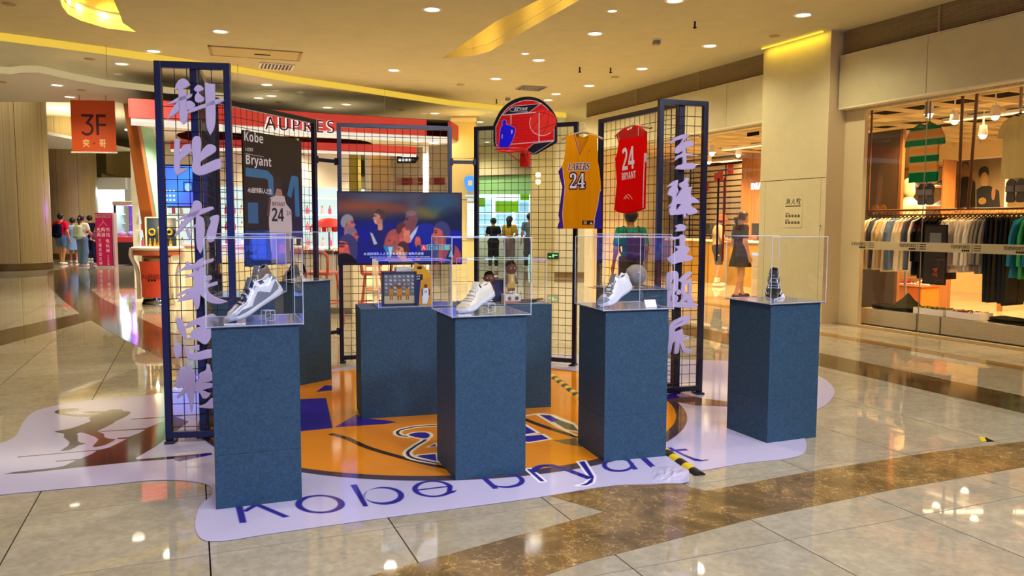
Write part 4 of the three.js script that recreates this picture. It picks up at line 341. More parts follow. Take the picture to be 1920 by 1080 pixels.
// ---------------------------------------------------------------- television
{ const off = 0.075, TL = fT.uv(632.6, 356.5, off), TR = fT.uv(866, 362.8, off), BR = fT.uv(866, 495.8, off), BL = fT.uv(632.6, 497.4, off); const u0 = (TL[0] + BL[0]) / 2, u1 = (TR[0] + BR[0]) / 2, v0 = (BL[1] + BR[1]) / 2, v1 = (TL[1] + TR[1]) / 2, w = u1 - u0, h = v1 - v0;
  const t = thing('television', 'flat television showing a clapping crowd on its blue screen', 'television', fT.at((u0 + u1) / 2, (v0 + v1) / 2, off), fT.turn);
  const [c, g] = canvas(760, 430, '#171a4a'); g.filter = 'blur(3px)'; const blob = (x, y, rx, ry, col, a = 1, rot = 0) => { g.globalAlpha = a; g.fillStyle = col; g.beginPath(); g.ellipse(x, y, rx, ry, rot, 0, 7); g.fill(); g.globalAlpha = 1; };
  const soft = (x, y, rx, ry, col, n = 12, a = 0.1) => { for (let i = n; i > 0; i--) blob(x, y, rx * i / n, ry * i / n, col, a); };
  g.fillStyle = '#3a2c3c'; g.fillRect(0, 0, 760, 120); soft(150, 90, 260, 60, '#a8501c', 12, 0.12); soft(330, 100, 200, 40, '#803a1c', 12, 0.1); soft(560, 120, 170, 50, '#8a7420', 12, 0.13); soft(640, 60, 140, 90, '#1c4f78', 12, 0.14); soft(460, 70, 60, 130, '#55506a', 10, 0.1); soft(250, 30, 200, 40, '#566070', 10, 0.1); soft(700, 180, 110, 100, '#0c1240', 10, 0.2); g.fillStyle = '#1414a0'; g.fillRect(0, 230, 760, 200); soft(240, 240, 320, 80, '#10108c', 10, 0.2); soft(180, 130, 260, 40, '#4b3a3c', 10, 0.12);
  // crowd: each head is skull, face, nose, jaw, ear and hair seen from the side (d = 1 looks right)
  const head = (x, y, r, d, skin, hair, o = {}) => { const sh = o.sh ?? '#7a3a3c'; g.fillStyle = skin; poly(g, smooth([[x - d * r * 0.5, y + r * 1.9], [x - d * r * 0.55, y + r * 0.6], [x - d * r * 0.8, y - r * 0.2], [x - d * r * 0.5, y - r * 0.95], [x + d * r * 0.2, y - r * 1.05], [x + d * r * 0.66, y - r * 0.6], [x + d * r * 0.72, y - r * 0.15], [x + d * r * 0.98, y + r * 0.22], [x + d * r * 0.76, y + r * 0.34], [x + d * r * 0.8, y + r * 0.55], [x + d * r * 0.7, y + r * 0.72], [x + d * r * 0.62, y + r * 1.0], [x + d * r * 0.2, y + r * 1.12], [x + d * r * 0.15, y + r * 1.9]], 4), skin); blob(x - d * r * 0.1, y + r * 0.55, r * 0.45, r * 0.5, sh, 0.25); blob(x + d * r * 0.5, y - r * 0.12, r * 0.13, r * 0.07, '#241418'); pline(g, [[x + d * r * 0.34, y - r * 0.3], [x + d * r * 0.68, y - r * 0.32]], '#33201e', r * 0.09); pline(g, [[x + d * r * 0.42, y + r * 0.62], [x + d * r * 0.76, y + r * 0.58]], o.smile ?? '#6e2a2e', r * 0.1); blob(x - d * r * 0.3, y + r * 0.05, r * 0.14, r * 0.24, sh, 0.8); if (hair) { const hl = o.long ?? 0; poly(g, smooth([[x + d * r * 0.62, y - r * 0.62], [x + d * r * 0.25, y - r * 0.55], [x - d * r * 0.15, y - r * 0.3], [x - d * r * 0.35, y + r * 0.15 + hl * r], [x - d * r * (0.7 + hl * 0.2), y + r * 0.5 + hl * r * 1.6], [x - d * r * (1.02 + hl * 0.1), y - r * 0.1], [x - d * r * 0.75, y - r * 0.95], [x - d * r * 0.1, y - r * 1.28], [x + d * r * 0.5, y - r * 1.0]], 4), hair); } };
  g.filter = 'blur(2px)'; poly(g, smooth([[0, 430], [0, 230], [60, 215], [120, 240], [160, 300], [200, 430]], 4), '#1a1c78'); head(60, 190, 46, 1, '#b8706a', '#8d8790'); head(85, 262, 40, 1, '#c4605c', '#7c6a80'); head(48, 330, 62, -1, '#e0604e', '#3e3a6c', { long: 0.6 }); pline(g, [[-4, 312], [26, 306], [70, 316]], '#1c1838', 5); g.strokeStyle = '#1c1838'; g.lineWidth = 4; g.strokeRect(-2, 308, 34, 22); poly(g, smooth([[-10, 430], [0, 378], [60, 372], [110, 430]], 4), '#180e14');
  poly(g, smooth([[180, 330], [196, 236], [236, 210], [290, 214], [336, 262], [350, 340]], 4), '#1d1f66'); poly(g, [[190, 240], [206, 248], [236, 312], [214, 318]], '#b9b4d0'); head(246, 150, 40, -1, '#cc8870', '#4c302c', { smile: '#f4e2da' }); poly(g, smooth([[280, 340], [300, 246], [350, 220], [390, 300], [380, 350]], 4), '#a84c48'); head(330, 300, 40, -1, '#b9544c', null); head(396, 232, 44, 1, '#cf6250', '#5c2c30'); head(446, 170, 52, -1, '#7c4650', null); blob(446, 124, 34, 16, '#8a6c74', 0.7); poly(g, smooth([[456, 330], [478, 210], [540, 186], [604, 214], [650, 340]], 4), '#16209a'); poly(g, [[430, 268], [490, 196], [478, 240], [440, 304], [420, 304]], '#b8c4ea'); for (let i = 0; i < 4; i++) blob(404 + i * 9, 252, 5, 28, '#e6806a', 1, 0.15); blob(420, 284, 22, 24, '#d8705c'); blob(486, 302, 20, 34, '#c8564c'); for (let i = 0; i < 3; i++) blob(476 + i * 9, 284, 4, 18, '#d8665a');
  head(630, 250, 62, -1, '#cc5a50', '#3c3a72'); poly(g, smooth([[600, 430], [640, 330], [720, 320], [760, 380], [760, 430]], 4), '#b04c56'); poly(g, smooth([[660, 430], [690, 340], [716, 300], [720, 350], [690, 430]], 4), '#1e2468'); head(388, 352, 44, -1, '#d8886a', '#4c2c2e'); poly(g, [[270, 325], [340, 325], [310, 420]], '#3a78b4'); poly(g, [[300, 330], [330, 330], [315, 400]], '#a8d0ee'); poly(g, [[480, 320], [600, 330], [620, 430], [470, 430]], '#1c2a78');
  g.filter = 'none'; g.fillStyle = '#d8486c'; g.fillRect(505, 318, 38, 36); g.fillStyle = '#fff'; glyphs(g, '人', 512, 324, 22, '#fff', 3); g.font = 'bold 26px sans-serif'; g.fillStyle = '#7adfe8'; g.fillText('STUDIOS', 552, 345); g.fillRect(655, 320, 30, 28); g.strokeStyle = '#7adfe8'; g.strokeRect(546, 318, 145, 32); glyphs(g, '永远的球队人之天空先城再玩三电购币游楼', 150, 364, 17, '#dfe8ff', 2.2); g.font = 'bold 11px sans-serif'; g.fillStyle = '#e8ecff'; g.fillText('and ever since we said to beat more games to return for a new season', 190, 396); poly(g, [[695, 350], [680, 395], [712, 395]], '#7fd0d8');
  mesh('housing', rbox(w, h, 0.04, 0.005, 0, 0, -0.022), MAT.black, t); mesh('bezel', M(box(w, 0.012, 0.012, 0, h / 2 - 0.006, 0.002), box(w, 0.02, 0.012, 0, 0.01 - h / 2, 0.002), box(0.01, h, 0.012, w / 2 - 0.005, 0, 0.002), box(0.01, h, 0.012, 0.005 - w / 2, 0, 0.002)), mat(0x15121c, 0.3), t);
  const tx = canvasTex(c); const sm = new THREE.MeshStandardMaterial({ color: 0x050505, roughness: 0.25, emissive: 0xffffff, emissiveMap: tx, emissiveIntensity: 0.85 }); mesh('screen', new THREE.PlaneGeometry(w - 0.02, h - 0.03).translate(0, 0.004, 0.003), sm, t); mesh('wall_bracket', box(0.4, 0.3, 0.02, -0.1, 0, -0.053), MAT.black, t);
  const l = new THREE.RectAreaLight(0x4a55d8, 1.2, w - 0.02, h - 0.03); l.position.copy(fT.at((u0 + u1) / 2, (v0 + v1) / 2, off + 0.02)); l.lookAt(l.position.clone().add(fT.n)); scene.add(l); }
// ---------------------------------------------------------------- poster
{ const off = 0.03, a = fA.uv(456, 245.5, off), b = fA.uv(567, 261, off), c0 = fA.uv(459, 501, off), d = fA.uv(567, 492, off), u0 = (a[0] + c0[0]) / 2, u1 = (b[0] + d[0]) / 2, v1 = (a[1] + b[1]) / 2, v0 = (c0[1] + d[1]) / 2, w = u1 - u0, h = v1 - v0; const W = 560, Hh = Math.round(W * h / w); const [c, g] = canvas(W, Hh, '#2c2620'); const X = (x) => (x - 105) / 443 * W, Y = (y) => (y - 270) / 1010 * Hh;
  g.fillStyle = '#123e8c'; g.fillRect(0, Y(1010), W, Hh); g.font = 'bold 74px sans-serif'; g.fillStyle = '#f2f0ec'; g.fillText('Kobe', X(110), Y(345)); g.fillText('Bryant', X(118), Y(516)); glyphs(g, '人之先天', X(118), Y(392), 20, '#e8e4dc', 3, false, 0.9); pline(g, [[X(118), Y(440)], [X(252), Y(448)]], '#d8d4cc', 3);  // lower blue field is the acrylic case reflection painted into the print
  const bl = '#3f7fae'; pline(g, [[X(120), Y(575)], [X(270), Y(580)], [X(298), Y(610)], [X(300), Y(740)]], bl, 50); pline(g, [[X(440), Y(740)], [X(472), Y(600)], [X(500), Y(600)], [X(505), Y(900)]], bl, 46); g.fillStyle = '#3d6f9c'; g.fillRect(X(130), Y(800), 90, 120); glyphs(g, '永远的球队人之先', X(130), Y(688), 30, '#ece8e0', 4.5, false, 0.92);
  g.fillStyle = '#38302a'; g.beginPath(); g.ellipse(X(352), Y(655), 44, 50, 0, 0, 7); g.fill(); poly(g, [[X(325), Y(740)], [X(345), Y(680)], [X(380), Y(690)], [X(388), Y(740)]], '#b88a72'); poly(g, [[X(278), Y(960)], [X(282), Y(760)], [X(330), Y(738)], [X(400), Y(738)], [X(415), Y(800)], [X(455), Y(850)], [X(458), Y(1000)], [X(440), Y(1180)], [X(290), Y(1180)]], '#d8cfc9'); poly(g, [[X(300), Y(1040)], [X(430), Y(1040)], [X(440), Y(1270)], [X(290), Y(1270)]], '#a89c9c'); g.save(); g.fillStyle = '#6b3a34'; g.font = 'bold 34px sans-serif'; g.fillText('BRYANT', X(303), Y(818)); g.fillStyle = '#2a2320'; g.font = 'bold 112px sans-serif'; g.fillText('24', X(298), Y(940)); g.fillStyle = '#8c8078'; g.font = 'bold 40px sans-serif'; g.fillText('24', X(414), Y(890)); g.restore(); pline(g, [[X(290), Y(760)], [X(274), Y(900)]], '#6e4a3a', 22);
  const t = thing('poster', 'tall black player poster with blue numerals and a white jersey', 'poster', fA.at((u0 + u1) / 2, (v0 + v1) / 2, off), fA.turn); mesh('board', rbox(w, h, 0.012, 0.002, 0, 0, -0.007), MAT.dark, t); mesh('print', new THREE.PlaneGeometry(w - 0.002, h - 0.002).translate(0, 0, 0.0005), mat(0xffffff, 0.45, { map: canvasTex(c) }), t); for (const s of [-1, 1]) for (const q of [-1, 1]) mesh('clip', rbox(0.03, 0.02, 0.02, 0.003, s * w * 0.42, q * (h / 2 - 0.004), 0), MAT.chrome, t); }
// ---------------------------------------------------------------- backboard with hoop
{ const off = 0.07, q = (x, y) => fC.uv(910 + x / 6.747, 170 + y / 6.747, off); const out = smooth([[115, 430], [200, 260], [300, 160], [420, 102], [545, 82], [680, 108], [790, 180], [870, 280], [908, 370]], 4, false).concat([[910, 640], [902, 660], [650, 803], [600, 806], [350, 772], [160, 730], [125, 690], [115, 640]]); const mid = q(512, 445), sc = 900; const [c, g] = canvas(1012, 1080, '#17171f');
  const inner = smooth([[150, 440], [230, 285], [320, 195], [430, 145], [545, 125], [670, 150], [770, 215], [845, 310], [885, 400]], 4, false); poly(g, [...inner, [885, 640], [640, 770], [340, 768], [170, 700], [150, 650]], '#e01818', '#dcd6d6', 8); g.save(); g.beginPath(); [...inner, [885, 640], [640, 770], [340, 768], [170, 700], [150, 650]].forEach((p, i) => (i ? g.lineTo(...p) : g.moveTo(...p))); g.clip();
  for (let r = 0; r < 18; r++) { const y = 150 + r * 38; pline(g, [[140, y + 10], [890, y]], '#a30c10', 4); for (let i = 0; i < 9; i++) pline(g, [[160 + i * 90 + (r % 2) * 45, y], [160 + i * 90 + (r % 2) * 45, y + 38]], '#a30c10', 4); } poly(g, [[235, 295], [370, 190], [715, 180], [575, 278]], '#1b1a22', '#cfc8c8', 7); g.restore(); g.font = 'bold italic 50px sans-serif'; g.fillStyle = '#e8e6ec'; g.fillText('ACTIVE', 380, 252); pline(g, [[340, 210], [460, 212]], '#c8c8d4', 6); pline(g, [[335, 215], [335, 250], [430, 266], [560, 266]], '#c8c8d4', 6); pline(g, [[240, 297], [700, 282], [700, 655]], '#e6c8c8', 12); pline(g, [[345, 297], [345, 420]], '#e6c8c8', 12); pline(g, [[330, 672], [890, 645]], '#e6c8c8', 11);
  g.fillStyle = '#e8342a'; g.beginPath(); g.arc(750, 415, 160, 0, 7); g.fill(); g.strokeStyle = '#f0b8b0'; g.lineWidth = 10; g.beginPath(); g.arc(745, 415, 163, 0.9, 3.6); g.stroke(); for (const l of [[[600, 500], [690, 380], [760, 300], [780, 258]], [[620, 300], [740, 290], [890, 360]], [[740, 575], [800, 440], [820, 280]], [[640, 530], [760, 480], [900, 440]]]) pline(g, smooth(l, 5, false), '#7a1010', 6); pline(g, [[700, 290], [700, 655]], '#e6c8c8', 12); poly(g, [[515, 768], [640, 672], [880, 655], [640, 800]], '#1b1c26', '#cfc8d0', 6);
  poly(g, smooth([[235, 425], [232, 375], [258, 355], [286, 375], [287, 415], [340, 432], [402, 478], [392, 540], [372, 610], [345, 660], [322, 710], [326, 772], [240, 762], [205, 722], [165, 712], [190, 650], [205, 505], [215, 450]], 3), '#1a16f0', '#d080d8', 7); poly(g, [[345, 490], [368, 490], [366, 530], [350, 545]], '#e0a8c8'); poly(g, [[228, 545], [240, 540], [236, 600], [224, 590]], '#e0a8c8'); poly(g, [[190, 640], [205, 720], [175, 712]], '#d01818');
  const pts = out.map((p) => { const a = q(...p); return [a[0] - mid[0], a[1] - mid[1]]; }); const geo = ext(shapeOf(pts), 0.02, 0.003); { const p = geo.attributes.position, uv = geo.attributes.uv, ex = q(1012, 445)[0] - mid[0], x0 = q(0, 445)[0] - mid[0], y1 = q(512, 0)[1] - mid[1], y0 = q(512, 1080)[1] - mid[1]; for (let i = 0; i < p.count; i++) uv.setXY(i, (p.getX(i) - x0) / (ex - x0), (p.getY(i) - y0) / (y1 - y0)); }
  const t = thing('backboard', 'round topped red basketball backboard with a blue player silhouette and red hoop', 'backboard', fC.at(mid[0], mid[1], off), fC.turn); mesh('board', geo, mat(0xffffff, 0.35, { map: canvasTex(c) }), t); const hy = fC.uv(985, 288, off)[1] - mid[1], hu = fC.uv(988, 288, off)[0] - mid[0]; const red = mat(0xd8180c, 0.35); mesh('hoop', new THREE.TorusGeometry(0.15, 0.011, 10, 40).rotateX(PI / 2).translate(hu, hy, 0.4), red, t); mesh('bracket', M(rbox(0.1, 0.15, 0.04, 0.006, hu, hy - 0.06, 0.045), rbox(0.08, 0.02, 0.22, 0.005, hu, hy, 0.15)), red, t); mesh('brace', M(bar(V(hu - 0.03, hy - 0.1, 0.06), V(hu - 0.1, hy, 0.3), 0.006), bar(V(hu + 0.03, hy - 0.1, 0.06), V(hu + 0.1, hy, 0.3), 0.006)), red, t); }
// ---------------------------------------------------------------- jerseys on hangers
const foldBump = noiseTex(256, 256, (x, y) => tone([255, 255, 255], 0.3 + 0.7 * fbm(x / 32, y / 96 + x / 200, 8, 91, 3)));
function jersey(label, face, ox, oy, sc, w, outline, draw, back) { const q = (x, y) => face.uv(ox + x / sc, oy + y / sc, w); const all = outline.map((p) => q(...p)); const u0 = Math.min(...all.map((p) => p[0])), u1 = Math.max(...all.map((p) => p[0])), v0 = Math.min(...all.map((p) => p[1])), v1 = Math.max(...all.map((p) => p[1])); const W = 768, H = Math.round(W * (v1 - v0) / (u1 - u0)); const [c, g] = canvas(W, H); const T = (x, y) => { const a = q(x, y); return [(a[0] - u0) / (u1 - u0) * W, (v1 - a[1]) / (v1 - v0) * H]; }; draw(g, T, W / (u1 - u0)); const cu = (u0 + u1) / 2, cv = (v0 + v1) / 2; const sh = outline.map((p) => { const a = q(...p); return [a[0] - cu, a[1] - cv]; }); const t = thing('jersey', label, 'jersey', face.at(cu, cv, w), face.turn); mesh('front', planarUV(ext(shapeOf(sh), 0.018, 0.006), u0 - cu, v0 - cv, u1 - cu, v1 - cv), mat(0xffffff, 0.7, { map: canvasTex(c), bumpMap: foldBump, bumpScale: 0.012, sheen: 0.3 }), t); const bk = back.map((p) => { const a = q(...p); return [a[0] - cu, a[1] - cv]; }); mesh('back', ext(shapeOf(bk), 0.008, 0.002).translate(0, 0, -0.03), mat(back.color, 0.75), t); return [t, (x, y) => { const a = q(x, y); return V(a[0] - cu, a[1] - cv, 0); }]; }
function hanger(label, face, ox, oy, sc, w, armL, top, armR, hook) { const q = (x, y, d = 0) => { const a = face.uv(ox + x / sc, oy + y / sc, w); return [a[0], a[1], d]; }; const c = q(...top); const t = thing('clothes_hanger', label, 'clothes hanger', face.at(c[0], c[1], w), face.turn); const r = (p, d = 0) => { const a = q(...p, d); return V(a[0] - c[0], a[1] - c[1], d); }; mesh('arm', tube([r(armL), r([armL[0] * 0.5 + top[0] * 0.5, armL[1] * 0.35 + top[1] * 0.65]), r(top), r([armR[0] * 0.5 + top[0] * 0.5, armR[1] * 0.35 + top[1] * 0.65]), r(armR)], 0.011, 24, 8), mat(0xb9a880, 0.45), t); mesh('hook', tube(hook.map((p) => r(p)), 0.0045, 20, 6), mat(0xe6dcc4, 0.4), t); }
const fY = new Face([0.36, -7.66], [1.0, -7.37]);
{ const o = [[160, 176], [200, 168], [236, 160], [248, 205], [268, 270], [290, 346], [330, 280], [358, 215], [372, 160], [400, 165], [431, 182], [433, 300], [444, 420], [456, 480], [468, 600], [474, 760], [482, 890], [472, 975], [484, 1020], [280, 1018], [84, 1020], [92, 985], [110, 950], [94, 900], [112, 780], [130, 640], [94, 500], [126, 455], [148, 390], [160, 300], [166, 220]]; const back = [[200, 175], [236, 160], [300, 185], [372, 160], [400, 175], [400, 400], [200, 400]]; back.color = 0xc98512;
  const [t] = jersey('yellow sleeveless basketball jersey with purple sides', fY, 1030, 220, 4.909, 0.0, o, (g, T, k) => { g.fillStyle = '#e8960c'; g.fillRect(0, 0, 768, 2000); poly(g, [[70, 440], [130, 455], [136, 520], [152, 640], [140, 760], [128, 900], [142, 1030], [60, 1030], [60, 480]].map((p) => T(...p)), '#4a2a86', '#e8d8c8', 8); poly(g, [[470, 690], [455, 800], [425, 930], [418, 1030], [500, 1030], [500, 600]].map((p) => T(...p)), '#3c2a92', '#e8d8c8', 8); pline(g, [[236, 160], [250, 210], [268, 270], [290, 346]].map((p) => T(...p)), '#7a4a8a', 14); pline(g, [[290, 346], [330, 280], [358, 215], [372, 160]].map((p) => T(...p)), '#a8702a', 10); const text = (s, x, y, h, fill, stroke, it, wd) => { const a = T(x, y), b = T(x + wd, y); g.save(); g.translate(a[0], a[1]); g.font = `${it} bold 100px serif`; const m = g.measureText(s).width, hh = (T(x, y)[1] - T(x, y - h)[1]); g.scale((b[0] - a[0]) / m, hh / 72); g.rotate(0); g.lineWidth = 14; g.lineJoin = 'round'; g.strokeStyle = stroke; g.strokeText(s, 0, 0); g.fillStyle = fill; g.fillText(s, 0, 0); g.restore(); }; text('LAKERS', 178, 488, 62, '#3c1c4c', '#e2d0c0', 'italic', 196); text('24', 192, 655, 138, '#ece4e4', '#3a2038', '', 146); text('8', 286, 285, 38, '#3a2038', '#e8960c', 'italic', 30); g.fillStyle = '#3a2a20'; let a = T(310, 950), b = T(412, 990); g.fillRect(a[0], a[1], b[0] - a[0], b[1] - a[1]); a = T(325, 956); b = T(352, 984); g.fillStyle = '#c8a070'; g.fillRect(a[0], a[1], b[0] - a[0], b[1] - a[1]); a = T(390, 962); poly(g, [T(378, 984), T(392, 960), T(408, 984)], '#d8d0d0'); a = T(372, 300); g.fillStyle = '#b86a14'; g.fillRect(a[0], a[1], 20, 34); }, back);
  hanger('tan hanger holding the yellow jersey', fY, 1030, 220, 4.909, -0.012, [112, 203], [318, 138], [492, 200], [[318, 138], [300, 120], [330, 100], [328, 70], [315, 48], [300, 58]]); }
{ const o = [[640, 168], [668, 130], [716, 96], [742, 122], [772, 112], [795, 76], [840, 92], [876, 120], [884, 145], [888, 240], [897, 330], [892, 420], [886, 620], [882, 835], [830, 855], [760, 878], [690, 876], [650, 868], [614, 845], [628, 700], [640, 600], [634, 500], [622, 395], [645, 330], [656, 240]]; const back = [[670, 140], [716, 112], [745, 130], [800, 92], [872, 130], [872, 300], [660, 300]]; back.color = 0xb8281c;
  jersey('red sleeveless jersey with white number on its back', fD, 1030, 220, 4.909, 0.045, o, (g, T) => { g.fillStyle = '#ee100c'; g.fillRect(0, 0, 768, 2400); poly(g, [[640, 168], [668, 120], [716, 90], [795, 70], [890, 110], [886, 170], [780, 190], [660, 205]].map((p) => T(...p)), '#c0302a'); for (const l of [[[656, 160], [664, 215]], [[842, 95], [838, 170]], [[896, 330], [886, 620], [882, 835]], [[624, 395], [640, 600], [616, 845]]]) pline(g, l.map((p) => T(...p)), '#f0d8d4', 12); const text = (s, x, y, h, wd, ang = -0.05) => { const a = T(x, y), b = T(x + wd, y); g.save(); g.translate(a[0], a[1]); g.rotate(ang); g.font = 'bold 100px sans-serif'; const m = g.measureText(s).width, hh = (T(x, y)[1] - T(x, y - h)[1]); g.scale((b[0] - a[0]) / m, hh / 72); g.fillStyle = '#efe6e4'; g.fillText(s, 0, 0); g.restore(); }; text('24', 688, 492, 205, 118); text('BRYANT', 686, 580, 66, 130); pline(g, smooth([[705, 752], [725, 722], [750, 712], [775, 740], [785, 755]], 4, false).map((p) => T(...p)), '#efe0dc', 9); pline(g, smooth([[718, 752], [738, 732], [752, 752]], 4, false).map((p) => T(...p)), '#efe0dc', 9); g.fillStyle = '#e8e4e0'; const a = T(735, 95); g.fillRect(a[0], a[1], 60, 36); }, back);
  hanger('tan hanger holding the red jersey', fD, 1030, 220, 4.909, 0.03, [608, 172], [765, 75], [938, 98], [[765, 75], [768, 55], [780, 38], [768, 20], [752, 30]]); }
// ---------------------------------------------------------------- printed floor vinyl
{ const x0 = -6.6, x1 = 3.4, z0 = -8.2, z1 = -3.1, k = 204.8, W = 2048, H = Math.round((z1 - z0) * k); const [c, g] = canvas(W, H, '#bfbbdc'); const T = (x, y) => { const p = G(x, y); return [(p.x - x0) * k, (p.z - z0) * k]; }; const TT = (l, ox = 0, oy = 0, s = 1) => l.map(([x, y]) => T(ox + x / s, oy + y / s)); const INK = '#2a2488', BROWN = '#3e2c2a', PURP = '#33209a', OR = '#e28c12';
  // court disc
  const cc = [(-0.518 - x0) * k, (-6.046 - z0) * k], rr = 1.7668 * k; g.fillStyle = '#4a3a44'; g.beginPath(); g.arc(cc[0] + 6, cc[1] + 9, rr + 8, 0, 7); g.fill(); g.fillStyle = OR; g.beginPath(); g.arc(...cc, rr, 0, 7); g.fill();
  const c5 = (l) => TT(l, 560, 660, 3.692); poly(g, c5([[-40, 332], [190, 322], [235, 530], [-60, 560]]), PURP); poly(g, c5([[250, 525], [400, 435], [445, 462], [600, 475], [680, 490], [600, 502]]), PURP); poly(g, c5([[120, 280], [180, 235], [235, 235], [235, 268]]), PURP);
  pline(g, smooth(c5([[220, 570], [330, 600], [480, 665], [700, 730], [900, 780], [1050, 810]]), 5, false), '#3a2418', 9); pline(g, smooth(c5([[1540, 460], [1700, 520], [1890, 580], [2000, 610]]), 5, false), '#3a2418', 10);
  const two = smooth(c5([[1100, 500], [950, 510], [800, 522], [700, 545], [686, 568], [720, 585], [830, 590], [880, 602], [800, 660], [755, 700], [785, 735], [970, 775]]), 5, false); pline(g, two, '#f3ead6', 13); pline(g, two, '#2c2038', 4); poly(g, smooth(c5([[750, 578], [800, 560], [880, 557], [918, 572], [908, 597], [870, 606]]), 4), PURP, '#f0e4d0', 5); poly(g, c5([[885, 663], [950, 634], [960, 657]]), PURP, '#f0e4d0', 3); poly(g, c5([[800, 727], [830, 716], [960, 704], [970, 768], [850, 740]]), PURP, '#f0e4d0', 5);
  poly(g, c5([[1655, 435], [1740, 440], [1830, 478], [1910, 505], [1960, 560], [1840, 540], [1760, 490]]), '#6a6a52', '#f3ead6', 5); poly(g, c5([[1660, 437], [1740, 441], [1800, 475], [1755, 488]]), PURP); poly(g, c5([[1540, 490], [1660, 562], [1540, 580]]), PURP, '#f3ead6', 5); poly(g, c5([[1540, 584], [1690, 572], [1745, 606], [1600, 630], [1540, 626]]), PURP, '#f3ead6', 5); pline(g, c5([[1540, 450], [1660, 430], [1760, 440], [1910, 500]]), '#f3ead6', 5); pline(g, c5([[1650, 435], [1790, 520], [1930, 585]]), '#f3ead6', 5); poly(g, c5([[1760, 616], [1920, 600], [1960, 660], [1840, 640]]), '#6a5a42');
  // words along the front edge
  const c1 = (l) => TT(l, 400, 880, 3.84), c3 = (l) => TT(l, 640, 720, 3), c8 = (l) => TT(l, 1230, 800, 8.307); const ell = (x, y, rx, ry, a0 = 0, a1 = 6.2832) => { const l = []; for (let i = 0; i <= 48; i++) { const a = a0 + (a1 - a0) * i / 48; l.push([x + rx * Math.cos(a), y + ry * Math.sin(a)]); } return l; }; const ring = (f, o, i) => { g.beginPath(); f(ell(...o)).forEach((p, n) => (n ? g.lineTo(...p) : g.moveTo(...p))); g.closePath(); f(ell(...i)).reverse().forEach((p, n) => (n ? g.lineTo(...p) : g.moveTo(...p))); g.closePath(); g.fillStyle = INK; g.fill(); };
  poly(g, c1([[150, 225], [200, 222], [240, 388], [190, 392]]), INK); poly(g, c1([[285, 258], [345, 258], [553, 345], [505, 352]]), INK); pline(g, c1([[225, 308], [310, 258], [400, 215]]), INK, 6); ring(c1, [769, 255, 179, 67], [769, 254, 130, 55]); poly(g, c1([[988, 117], [1032, 113], [1116, 270], [1082, 273]]), INK); ring(c1, [1232, 195, 142, 64], [1208, 192, 124, 51]);
  ring(c1, [1582, 145, 150, 60, 0.45, 5.95], [1582, 144, 110, 50, 0.45, 5.95]); poly(g, c1([[1470, 158], [1715, 128], [1716, 120], [1470, 149]]), INK); poly(g, c1([[1690, 168], [1755, 152], [1735, 172], [1650, 192]]), INK);
  poly(g, c3([[785, 532], [815, 528], [885, 590], [855, 594]]), INK); ring(c3, [930, 548, 102, 40], [916, 546, 86, 32]); poly(g, c3([[1035, 482], [1065, 476], [1152, 550], [1118, 556]]), INK, '#f4f2fb', 3); pline(g, smooth(c3([[1085, 500], [1095, 478], [1130, 464], [1175, 462]]), 4, false), INK, 9); poly(g, c3([[1328, 440], [1372, 434], [1428, 525], [1420, 558], [1385, 576], [1318, 576], [1370, 560], [1398, 535]]), INK, '#f4f2fb', 3); pline(g, c3([[1170, 458], [1280, 490], [1400, 535]]), INK, 9); ring(c3, [1556, 460, 90, 38], [1560, 458, 68, 29]); poly(g, c3([[1600, 425], [1620, 425], [1668, 482], [1640, 485]]), INK); poly(g, c3([[1682, 422], [1715, 418], [1768, 468], [1738, 473]]), INK); poly(g, c8([[172, 335], [240, 333], [420, 430], [610, 505], [720, 526], [800, 518], [822, 530], [700, 550], [600, 542], [480, 490]]), INK); pline(g, c8([[175, 388], [330, 376], [482, 364]]), INK, 8);
  // slam dunk silhouette with speed lines
  const c9 = (l) => TT(l, 0, 740, 5.818); poly(g, smooth(c9([[850, 158], [855, 175], [800, 188], [700, 200], [720, 214], [830, 222], [930, 222], [1040, 220], [1140, 210], [1000, 206], [905, 200], [1000, 187], [1140, 187], [1200, 170], [1330, 165], [1335, 185], [1415, 190], [1400, 225], [1330, 265], [1260, 295], [1230, 320], [1080, 395], [1060, 407], [1130, 430], [1140, 465], [1180, 485], [1260, 489], [1200, 530], [1130, 560], [1020, 578], [1040, 540], [1075, 490], [970, 440], [880, 418], [840, 430], [850, 455], [850, 510], [880, 530], [940, 536], [860, 560], [760, 610], [660, 620], [740, 570], [760, 520], [700, 470], [700, 430], [590, 408], [760, 378], [900, 330], [1000, 290], [970, 265], [1000, 246], [850, 245], [740, 235], [640, 215], [596, 194], [640, 170], [760, 157]]), 2), BROWN);
  poly(g, c9([[50, 875], [150, 850], [590, 805], [700, 785], [840, 720], [612, 738], [612, 729], [880, 705], [1010, 650], [1060, 615], [195, 692], [200, 682], [1100, 605], [1200, 580], [1390, 485], [1280, 491], [1290, 478], [1410, 465], [1530, 420], [1590, 385], [1050, 412], [1100, 404], [1600, 370], [1780, 300], [1900, 240], [2060, 300], [1700, 570], [1480, 700], [1500, 712], [1900, 678], [2300, 640], [2300, 665], [1910, 706], [1500, 735], [860, 800], [300, 860]]), BROWN); pline(g, c9([[1435, 273], [1780, 252], [1990, 236]]), BROWN, 6); poly(g, c9([[1900, 715], [2300, 640], [2320, 660], [1960, 735]]), PURP);
  const c6 = (l) => TT(l, 1040, 720, 3.43); poly(g, c6([[690, 108], [850, 72], [960, 96], [1130, 118], [1130, 150], [900, 140], [780, 118]]), '#6a4a42'); poly(g, c6([[680, 80], [800, 55], [880, 78], [690, 108]]), PURP); poly(g, smooth(c6([[780, 170], [815, 178], [818, 230], [780, 290], [700, 352], [688, 335], [755, 275], [785, 220]]), 3), '#5a4638');
